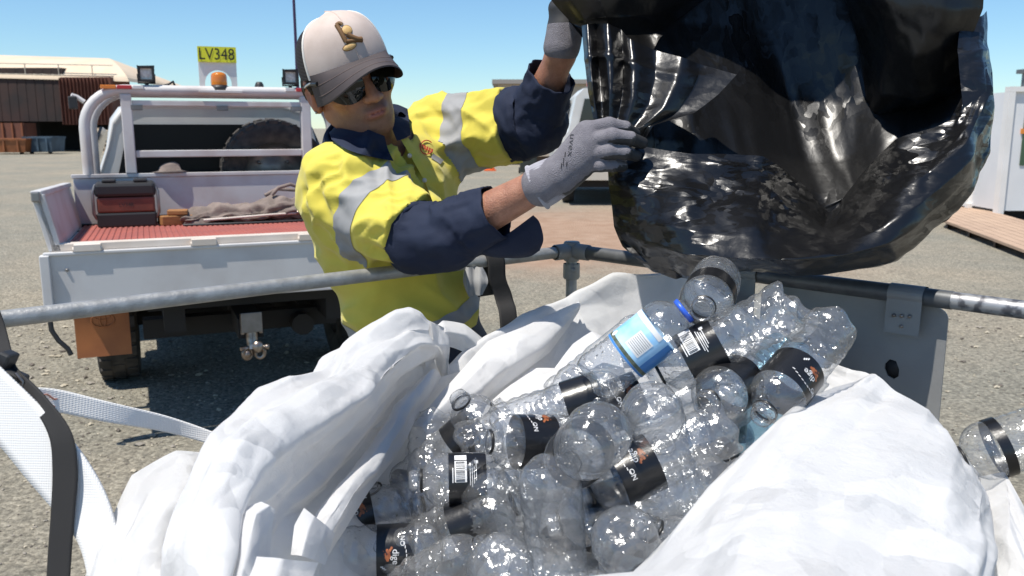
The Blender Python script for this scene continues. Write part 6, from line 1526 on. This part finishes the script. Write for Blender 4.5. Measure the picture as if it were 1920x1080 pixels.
# pleated flap gathered in the near hand
top = [(1086, 48, 1.57), (1102, 46, 1.555), (1118, 44, 1.57), (1136, 45, 1.55), (1158, 55, 1.565), (1185, 75, 1.545), (1222, 94, 1.56), (1275, 108, 1.545), (1320, 122, 1.55), (1380, 140, 1.54)]
md1 = [(1092, 112, 1.55), (1106, 108, 1.53), (1122, 106, 1.55), (1140, 108, 1.525), (1164, 116, 1.545), (1190, 130, 1.52), (1222, 146, 1.535), (1262, 160, 1.52), (1300, 172, 1.525), (1345, 178, 1.52)]
md2 = [(1099, 172, 1.53), (1112, 168, 1.51), (1127, 168, 1.53), (1143, 170, 1.505), (1164, 176, 1.522), (1188, 186, 1.50), (1212, 196, 1.51), (1240, 206, 1.50), (1270, 212, 1.505), (1300, 212, 1.50)]
bt_ = [(1112, 226, 1.515), (1120, 230, 1.50), (1130, 232, 1.512), (1142, 234, 1.495), (1156, 236, 1.505), (1172, 238, 1.49), (1186, 240, 1.495), (1200, 240, 1.49), (1214, 238, 1.495), (1226, 234, 1.49)]
bt2 = [(1122, 262, 1.515), (1130, 264, 1.51), (1138, 266, 1.515), (1148, 268, 1.51), (1158, 270, 1.515), (1168, 270, 1.51), (1178, 272, 1.51), (1188, 272, 1.505), (1198, 270, 1.505), (1208, 266, 1.50)]
rp_ = np.random.default_rng(4); jit = rp_.uniform(-.012, .012, 10); jx = rp_.uniform(-5, 5, 10)
top, md1, md2 = [[(x + jx[i] * k_, y, s_ + jit[i] * k_) for i, (x, y, s_) in enumerate(r_)] for r_, k_ in ((top, 1.2), (md1, 1.0), (md2, .7))]
mm.grid(film_sheet([top, md1, md2, bt_, bt2], 16, 10, (.005, .0045, .0020), 340, 1.0, (1.3, .8)), True)
# upper left fold over the far hand
mm.grid(film_sheet([[(1030, -60, 1.60), (1075, -70, 1.56), (1130, -80, 1.55), (1220, -90, 1.60), (1350, -120, 1.72)], [(1034, 0, 1.62), (1070, 0, 1.57), (1125, -10, 1.54), (1220, -25, 1.60), (1345, -80, 1.74)], [(1070, 42, 1.61), (1095, 40, 1.58), (1140, 36, 1.565), (1225, 30, 1.63), (1340, -40, 1.76)], [(1085, 52, 1.60), (1108, 58, 1.60), (1150, 66, 1.61), (1230, 62, 1.70), (1330, -10, 1.78)]], 14, 12, (.008, .005, .0018), 350), True, 1)
# folds hanging from the top on the right
mm.grid(film_sheet([[(1540, -90, 1.80), (1620, -90, 1.52), (1690, -90, 1.47), (1770, -80, 1.44), (1848, -40, 1.46)], [(1575, 10, 1.80), (1640, 20, 1.54), (1700, 20, 1.49), (1770, 20, 1.46), (1842, 15, 1.48)], [(1600, 90, 1.78), (1655, 100, 1.56), (1710, 105, 1.51), (1770, 90, 1.49), (1826, 62, 1.50)], [(1610, 160, 1.76), (1650, 180, 1.60), (1720, 190, 1.56), (1780, 160, 1.54), (1830, 110, 1.53)], [(1615, 200, 1.76), (1640, 222, 1.68), (1715, 215, 1.66), (1790, 185, 1.62), (1840, 140, 1.57)]], 14, 12, (.010, .006, .0016), 360), True, 1)
# crumpled outer edge on the right
mm.grid(film_sheet([[(1800, 40, 1.50), (1840, 30, 1.52), (1850, 20, 1.56)], [(1795, 95, 1.47), (1835, 85, 1.48), (1852, 85, 1.54)], [(1800, 150, 1.45), (1842, 130, 1.46), (1862, 135, 1.53)], [(1805, 205, 1.44), (1848, 190, 1.45), (1865, 195, 1.52)], [(1800, 262, 1.43), (1840, 250, 1.44), (1858, 255, 1.52)]], 16, 16, (.008, .007, .0024), 370), True)
mm.build('film', [M_blkbag, M_blkin], gb, go_)
# ------------------------------------------------------------------ the bottles
M_pet = film('clear_plastic', (.98, .985, .99), (.38, .41, .44), .16, .50, 60, 95, .07)
M_petb = film('blue_tinted_plastic', (.66, .86, .95), (.20, .50, .68), .06, .3, 55, 150, .02)
M_lab = mat('label_black', (.010, .010, .011), .28, spec=.5, bump=.05, bscale=90)
M_labw = mat('print_white', (.72, .72, .72), .45)
M_labo = mat('print_orange', (.42, .14, .05), .45, col2=(.22, .065, .025), scale=160)
M_labg = mat('print_grey', (.18, .19, .20), .45)
M_ring = mat('ring_black', (.012, .012, .012), .4)
M_blue = mat('cap_blue', (.03, .11, .58), .35, coat=.2)
M_lb = mat('label_sky', (.22, .50, .80), .35, col2=(.50, .72, .90), scale=16, mix=(.4, .6))
M_lbd = mat('label_deep_blue', (.05, .20, .50), .35)
M_lgr = mat('label_dark_green', (.05, .075, .05), .5, col2=(.14, .15, .10), scale=120)
PROF = [(0, .013), (.008, .0125), (.018, .008), (.026, .0025), (.0315, .0005), (.0345, .003), (.0358, .010), (.0360, .020), (.0352, .026), (.0338, .029), (.0338, .032), (.0352, .036), (.0354, .042), (.0338, .046), (.0338, .049), (.0352, .053), (.0354, .059), (.0338, .063), (.0338, .066), (.0352, .070), (.0354, .076), (.0338, .080), (.0338, .083), (.0354, .088), (.0362, .094), (.0362, .098), (.0354, .100), (.0354, .144), (.0362, .146), (.0365, .152), (.0362, .160), (.0352, .170), (.0334, .180), (.0304, .189), (.0262, .197), (.0210, .2035), (.0165, .2075), (.0142, .2105), (.0138, .2145), (.0138, .2165), (.0166, .2170), (.0168, .2188), (.0140, .2194), (.0136, .2215), (.0146, .2225), (.0136, .2240), (.0146, .2255), (.0136, .2270), (.0146, .2285), (.0132, .2305), (.0130, .2350), (.0118, .2350), (.0118, .2200)]
PROFW = [(0, .012), (.010, .012), (.022, .006), (.030, .0008), (.034, .003), (.0352, .012), (.0352, .022), (.0338, .026), (.0352, .030), (.0338, .034), (.0352, .038), (.0338, .042), (.0352, .046), (.0338, .050), (.0352, .055), (.0345, .058), (.0345, .118), (.0352, .121), (.0356, .128), (.0354, .138), (.0342, .150), (.0318, .162), (.0280, .173), (.0230, .183), (.0180, .191), (.0150, .196), (.0142, .200), (.0142, .203), (.0168, .2035), (.0168, .2055), (.0142, .206), (.0140, .219), (.0128, .219), (.0126, .205)]
def zmap(z): return z if z <= .0985 else .104 + (z - .0985) * (.053 / .0465) if z <= .145 else .157 + (z - .145) * .53 if z <= .2105 else .1917 + (z - .2105) * .75
PROF = [(r, zmap(z)) for r, z in PROF]
PROFW = [(r, z if z <= .118 else .118 + (z - .118) * .46) for r, z in PROFW]
def shell_mesh(name, prof, seed, dent, mt):
    m = MB(); m.lathe(prof, n=44); V = np.array(m.v); rg = np.random.default_rng(seed)
    z = V[:, 2]; th = np.arctan2(V[:, 1], V[:, 0]); rr = np.hypot(V[:, 0], V[:, 1])
    k = np.clip((rr - .015) / .015, 0, 1) * np.clip(np.abs(z - .131) / .016 - 1.5, .06, 1)
    low = np.exp(-(z / .016) ** 2)                         # petal feet
    V[:, 2] += low * np.clip((rr - .012) / .02, 0, 1) * (.0032 + .0032 * np.cos(th * 5))
    s = 1 + dent * k * (.10 * vnoise(np.stack([np.cos(th) * 1.3 + seed, np.sin(th) * 1.3, z * 22], 1), seed) + .05 * vnoise(np.stack([np.cos(th) * 3 + seed, np.sin(th) * 3, z * 60], 1), seed + 3))
    for _ in range(int(dent * 2)):                         # pushed-in dents
        a, zz = rg.uniform(0, 6.28), rg.uniform(.03, .19); da = np.angle(np.exp(1j * (th - a)))
        s -= k * rg.uniform(.10, .26) * np.exp(-(da / .55) ** 2 - ((z - zz) / .028) ** 2)
    V[:, 0] *= s; V[:, 1] *= s
    V[:, 0] += dent * .10 * (z - .1) ** 2 * 3; m.v = [tuple(p) for p in V]
    me_o = m.build('shell', mt); me = me_o.data; bpy.data.objects.remove(me_o); return me
SHELLS = [shell_mesh('shell', PROF, i, d, M_pet) for i, d in enumerate((0, .5, .8, 1.0, 1.6))]
PROFD = [(0, .006), (.006, .0045), (.012, .003), (.020, .0035), (.027, .008), (.0318, .015), (.0347, .024), (.0358, .034)] + [(r * 1.006, z) for r, z in PROF if .035 < z < .1035][4:] + [p for p in PROF if p[1] >= .1036]
SHELLS.append(shell_mesh('shell', PROFD, 15, .7, M_pet)); SHELLS.append(shell_mesh('shell', PROFD, 16, .3, M_pet))
SHELL_B = shell_mesh('shell', PROF, 9, .5, M_petb); SHELL_W = shell_mesh('shell', PROFW, 11, .25, M_pet)
def mesh_of(m, name, mt):
    o = m.build(name, mt); me = o.data; bpy.data.objects.remove(o); return me
def cyl(r, z0, z1, a0, a1, n, m=None):
    m = m or MB(); A = np.linspace(a0, a1, n + 1)
    m.grid(np.array([[(r * math.cos(a), r * math.sin(a), z) for a in A] for z in (z0, z1)]), True); return m
RL = .0360
lab = cyl(RL, .1062, .1565, 0, 2 * math.pi, 56); cyl(RL - .0003, .1565, .1062, 0, 2 * math.pi, 56, lab)
LABEL = mesh_of(lab, 'label', M_lab)
ring_ = MB(); ring_.lathe([(.0142, .1915), (.0162, .1918), (.0164, .1945), (.0142, .1950)], n=28); RING = mesh_of(ring_, 'neck_ring', M_ring)
capm = MB(); capm.lathe([(0, .2115), (.0135, .2115), (.0155, .2100), (.0158, .1995), (.0150, .1985)], n=30); CAPB = mesh_of(capm, 'cap', M_blue)
ringb = MB(); ringb.lathe([(.0150, .1535), (.0178, .1540), (.0182, .1600), (.0150, .1606)], n=28); RINGB = mesh_of(ringb, 'cap_ring', M_blue)
def on_cyl(vs, r, a, z, rot, k):
    """flat print -> wrapped round the axis at angle a, height z; rot turns it in its own plane"""
    c, s = math.cos(rot), math.sin(rot); out = []
    for x, y, _ in vs:
        X, Y = (c * x - s * y) * k, (s * x + c * y) * k; t = a + X / r; out.append((r * math.cos(t), r * math.sin(t), z + Y))
    return out
def wrap_rect(m, r, a, z, w_, h_): 
    n = max(2, int(w_ / .003)); return cyl(r, z - h_ / 2, z + h_ / 2, a - w_ / 2 / r, a + w_ / 2 / r, n, m)
def print_bar(seed):
    m = MB(); wrap_rect(m, RL + .0005, -.05, .131, .030, .016); wrap_rect(m, RL + .0005, .55, .131, .010, .016)
    rg = np.random.default_rng(seed)
    for i in range(4): wrap_rect(m, RL + .0005, rg.uniform(-.25, -.05), .1185 - i * .0027, rg.uniform(.018, .032), .0009)
    wrap_rect(m, RL + .0005, .30, .110, .005, .005); wrap_rect(m, RL + .0005, -.2, .1415, .02, .0012)
    up_ = lambda q: q + np.array((0, 0, .0095)); m.xf(up_)
    m2 = MB(); x = -.42
    while x < .34: w_ = rg.uniform(.0005, .0014); wrap_rect(m2, RL + .0009, x, .1315, w_, .012); x += w_ / RL + rg.uniform(.02, .05)
    m2.xf(up_)
    return [('barcode_panel', mesh_of(m, 'barcode_panel', M_labw)), ('barcode', mesh_of(m2, 'barcode', M_ring))]
def print_logo(seed, word, rot):
    rg = np.random.default_rng(seed); out = []
    m = MB(); vs, fs = text_mesh(word, .0125); m.add(on_cyl(vs, RL + .0007, 0.02, .124, rot, 1.0), fs); vs, fs = text_mesh('NO', .009); m.add(on_cyl(vs, RL + .0007, -.55, .133, rot, 1.0), fs)
    for i in range(9):                                    # broken outline round the mark
        a = -.62 + .15 * i; wrap_rect(m, RL + .0005, a, .1385 - .006 * ((a) / .6) ** 2, .0038, .0010)
    up_ = lambda q: q + np.array((0, 0, .0075)); m.xf(up_)
    out.append(('lettering', mesh_of(m, 'lettering', M_labw)))
    m = MB()
    for i in range(22):
        a, z = rg.normal(.02, .13), rg.normal(.1135, .0030); r_ = rg.uniform(.0010, .0027); 
        pts = [(RL + .0004 + .00001 * i, a + r_ * math.cos(t) / RL, z + r_ * .8 * math.sin(t)) for t in np.linspace(0, 2 * math.pi, 7)[:-1]]
        m.add([(r * math.cos(t), r * math.sin(t), z_) for r, t, z_ in pts], [tuple(range(6))])
    m.xf(up_); out.append(('orange_mark', mesh_of(m, 'orange_mark', M_labo)))
    m = MB()
    for i in range(3): wrap_rect(m, RL + .0006, .38 + .06 * i, .106 + .002 * i, .0016, .0035)
    for i in range(5): wrap_rect(m, RL + .0005, 2.6 + .1 * i, .11 + .004 * i, .012, .0012)
    m.xf(up_); out.append(('small_print', mesh_of(m, 'small_print', M_labw))); return out
PB, PLg, PLd = print_bar(1), print_logo(2, 'dige', 0), print_logo(3, 'dige', 0)
lw = cyl(.0353, .060, .116, 0, 2 * math.pi, 56); cyl(.0350, .116, .060, 0, 2 * math.pi, 56, lw); LABW = mesh_of(lw, 'label', M_lb)
def print_water():
    out = []; m = MB(); wrap_rect(m, .0358, .12, .087, .026, .026); wrap_rect(m, .0357, -.55, .112, .075, .007); out.append(('info_panel', mesh_of(m, 'info_panel', M_labw)))
    m = MB()
    for i in range(8): wrap_rect(m, .0361, .12, .0775 + i * .0028, .022, .0007)
    out.append(('info_text', mesh_of(m, 'info_text', M_labg)))
    m = MB(); wrap_rect(m, .0357, .1, .066, .10, .005); out.append(('dark_band', mesh_of(m, 'dark_band', M_lgr)))
    m = MB(); wrap_rect(m, .0356, .1, .0618, .12, .0028); wrap_rect(m, .0356, 1.1, .09, .02, .05); out.append(('deep_band', mesh_of(m, 'deep_band', M_lbd)))
    m = MB(); m.add([(.0359 * math.cos(a), .0359 * math.sin(a), z) for a, z in [(-.95 + .13 * math.cos(t), .070 + .0046 * math.sin(t)) for t in np.linspace(0, 2 * math.pi, 15)[:-1]]], [tuple(range(14))]); out.append(('round_mark', mesh_of(m, 'round_mark', M_labw)))
    return out
PW = print_water()
CAMV = Vector((0, 0, HC))
nbot = [0]
def link(me, name, parent):
    o = bpy.data.objects.new(name, me); COL.objects.link(o); o.parent = parent; return o
def bottle(px, py, s, dx, dy, c, label, kind_='black', shell=0, roll=0.0, prt='bar', ring=True, cap=False, group=None, scale=1.0, pos=None, axis=None):
    """(px,py,s): middle of the bottle; (dx,dy): way the neck points in the photo; c: how much it points at the viewer"""
    ctr = PV(px, py, s) if pos is None else Vector(pos)
    tc = (CAMV - ctr).normalized(); right = Vector((1, 0, 0)); upv = Vector((0, SP, CP))
    d2 = (right * dx - upv * dy); d2 -= tc * d2.dot(tc); d2.normalize()
    ax = d2 * math.sqrt(max(0, 1 - c * c)) + tc * c if axis is None else Vector(axis).normalized()
    x = tc - ax * tc.dot(ax)
    if x.length < .05: x = upv - ax * upv.dot(ax)
    x.normalize(); y = ax.cross(x); Mx = Matrix((x, y, ax)).transposed() @ Matrix.Rotation(roll, 3, 'Z')
    name = 'water_bottle' if kind_ == 'water' else 'plastic_bottle'
    hgt = .17 if kind_ == 'water' else .21
    e = bpy.data.objects.new(name, None); COL.objects.link(e); e.empty_display_size = .03
    base = ctr - ax * (hgt * .5 * scale); M4 = Mx.to_4x4(); M4.translation = base; e.matrix_world = M4 @ Matrix.Scale(scale, 4)
    e['label'] = label; e['category'] = 'bottle'
    e['group'] = group or 'clear plastic bottles heaped in the bulk bag'
    if kind_ == 'water':
        link(SHELL_W, 'shell', e); l = link(LABW, 'label', e); link(RINGB, 'cap_ring', e)
        for n_, me in PW: link(me, n_, l)
    else:
        link(SHELL_B if kind_ == 'blue' else SHELLS[shell], 'shell', e)
        if kind_ != 'blue' and prt != 'none':
            l = link(LABEL, 'label', e)
            for n_, me in (PB if prt == 'bar' else PLg if prt == 'logo' else []): link(me, n_, l)
        if ring and kind_ != 'blue': link(RING, 'neck_ring', e)
        if cap: link(CAPB, 'cap', e)
    nbot[0] += 1
    return e
B = bottle
# top layer: every bottle the photo lets one tell apart
B(1332, 548, 1.20, -.4, .9, .97, 'clear bottle topmost on the heap, its dome towards the rail and neck down', shell=1, roll=2.6)
B(1200, 646, 1.14, .78, -.60, .08, 'water bottle with a light blue label and blue neck ring', kind_='water', roll=-.15)
B(1350, 642, 1.13, -.87, .45, .05, 'clear bottle with barcode label lying neck down-left below the topmost bottle', shell=1, roll=.55)
B(1385, 714, 1.14, -.6, .42, .86, 'clear bottle pointing its round open neck straight at the viewer', roll=2.0, prt='plain')
B(1496, 693, 1.12, -.62, .78, .68, 'ribbed clear bottle with an orange mark on its label beside the near white lobe', shell=1, roll=-.45, prt='logo')
B(1424, 766, 1.20, -.42, .9, .2, 'blue-tinted bottle with a blue cap tucked under the near white lobe', kind_='blue', cap=True)
B(1140, 676, 1.33, .75, -.6, 0, 'ribbed clear bottle lying against the back wall left of the blue label', shell=1, prt='none', ring=False)
B(1200, 742, 1.20, -.8, .30, .2, 'small-looking clear bottle whose black label shows an orange corner, under the water bottle', shell=2, roll=.6, prt='logo')
B(1232, 800, 1.07, .2, .5, -.965, 'clear bottle with its round dotted base to the viewer, right of the big round base', shell=5, prt='none')
B(1095, 842, .98, -.3, .3, -.955, 'clear bottle showing the largest round base, in the middle of the heap', shell=6, prt='plain')
B(1060, 764, 1.20, .92, -.30, .0, 'clear bottle with fine ribs and a black label, resting against the grey bag wall', shell=1, roll=1.4, prt='plain')
B(985, 792, 1.28, .88, -.36, .1, 'crinkled clear bottle at the left end of the upper row', shell=3, prt='none')
B(1034, 828, 1.16, -1, .0, .40, 'clear bottle whose open mouth faces left at the foot of the grey bag wall', shell=0, roll=1.1, prt='logo')
B(912, 897, 1.18, -1, .03, .05, 'clear bottle lying level with a white barcode on its black label', shell=1, roll=.35, prt='bar')
B(1228, 864, 1.06, -.9, .42, .15, 'clear bottle with white and orange mark on its black label, left of the near lobe', shell=1, roll=.45, prt='logo')
B(1040, 1006, 1.0, .08, .9, -.62, 'dented clear bottle standing base up in the front of the heap', shell=6, roll=.9, prt='none')
B(1188, 1045, .97, .25, .5, -.96, 'clear bottle with a round base to the viewer at the front edge of the heap', shell=6, prt='none')
B(1330, 1080, 1.0, -.75, -.6, .5, 'clear bottle with only its small ringed neck showing beside the near lobe', shell=0, prt='none')
B(700, 961, 1.28, -.97, .22, .05, 'ribbed grey-looking bottle whose black label sits next to the white hem strip', shell=1, roll=.3, prt='logo')
B(706, 1034, 1.17, .99, -.04, .05, 'ribbed bottle with an orange-marked label at the lower left corner of the heap', shell=1, roll=.2, prt='logo')
B(850, 992, 1.17, .85, -.35, .2, 'dark glinting clear bottle lying behind the upright dented one', shell=4, prt='plain')
B(958, 990, 1.16, -.5, -.75, .2, 'smooth clear bottle shoulder squeezed beside the upright dented bottle', shell=2, prt='none')
B(948, 1108, 1.02, .1, .5, -.92, 'clear bottle with a domed base at the bottom edge of the photo', shell=5, prt='none')
B(800, 1090, 1.10, .5, -.3, .5, 'crumpled clear bottle at the bottom edge, left of the domed base', shell=4, prt='none')
B(1065, 1110, 1.0, .8, .3, .2, 'clear bottle partly sunk at the bottom edge under the upright dented one', shell=2, prt='none')
B(738, 884, 1.46, -.5, .6, .3, 'crushed clear bottle against the grey bag wall above the level barcode bottle', shell=4, prt='none')
B(728, 918, 1.42, .9, .15, .1, 'shaded bottle with a dark label under the crushed one', shell=2, roll=1, prt='plain')
B(1250, 945, 1.05, .85, -.4, .1, 'ribbed clear bottle below the white and orange label', shell=1, prt='none', ring=False)
B(1176, 945, 1.09, -.9, .25, .1, 'bottle with a plain black label half hidden behind the front round base', shell=2, prt='plain')
B(1300, 815, 1.12, -.6, .5, .2, 'glinting crumpled bottle left of the blue-tinted one', shell=4, prt='none')
B(1330, 830, 1.19, .3, .9, .1, 'bottle with a black label beside the blue-capped bottle', shell=3, prt='plain')
B(1292, 752, 1.16, -.7, .5, .2, 'crinkled clear bottle filling the gap between the two dome-ended bottles', shell=4, prt='none')
B(1415, 668, 1.30, -.6, .6, .2, 'clear bottle lying behind the topmost one against the back wall', shell=2, prt='none')
B(850, 838, 1.34, .6, -.5, .2, 'bottle with a black label under the left-facing open mouth', shell=2, prt='plain')
B(1942, 816, 1.06, -.93, .30, .25, 'clear bottle with a narrow black band lying outside beyond the near white lobe', shell=0, roll=.4, prt='none', group='clear plastic bottles outside the bag')
o_ = bpy.context.scene.objects
bb = [o for o in COL.objects if o.get('group') == 'clear plastic bottles outside the bag'][0]
bd = cyl(.0372, .143, .156, 0, 2 * math.pi, 48); b_o = bd.build('band', M_lab, bb)
# lower layers that fill the bag
rg = np.random.default_rng(21)
lay = []
for gy in range(5):
    for gx in range(5):
        u_, v_ = (gx + .5 + rg.uniform(-.3, .3)) / 5, (gy + .5 + rg.uniform(-.3, .3)) / 5
        py = 790 + 320 * v_; xl = np.interp(py, [640, 800, 900, 1000, 1100], [1120, 880, 760, 660, 600]); xr = np.interp(py, [640, 800, 900, 1000, 1100], [1500, 1400, 1330, 1260, 1230])
        px = xl + (xr - xl) * u_
        s = np.interp(px, [600, 880, 1110, 1325, 1500], [1.34, 1.26, 1.12, 1.20, 1.24]) + .11 - .10 * (py - 850) / 250
        lay.append((px, py, s))
        if px < 980 and py > 850: lay.append((px + 20, py + 25, s + .09))  # extra deeper bottles added to darken the gaps at lower left
for k, (px, py, s) in enumerate(lay):
    a = rg.uniform(0, 6.28)
    B(px, py, s, math.cos(a), math.sin(a), rg.uniform(-.6, .6), 'clear bottle buried in the heap under the top layer', shell=int(rg.integers(0, 5)), roll=rg.uniform(0, 6.28), prt='plain' if rg.random() < .5 else 'none', group='clear bottles buried under the top layer of the heap')
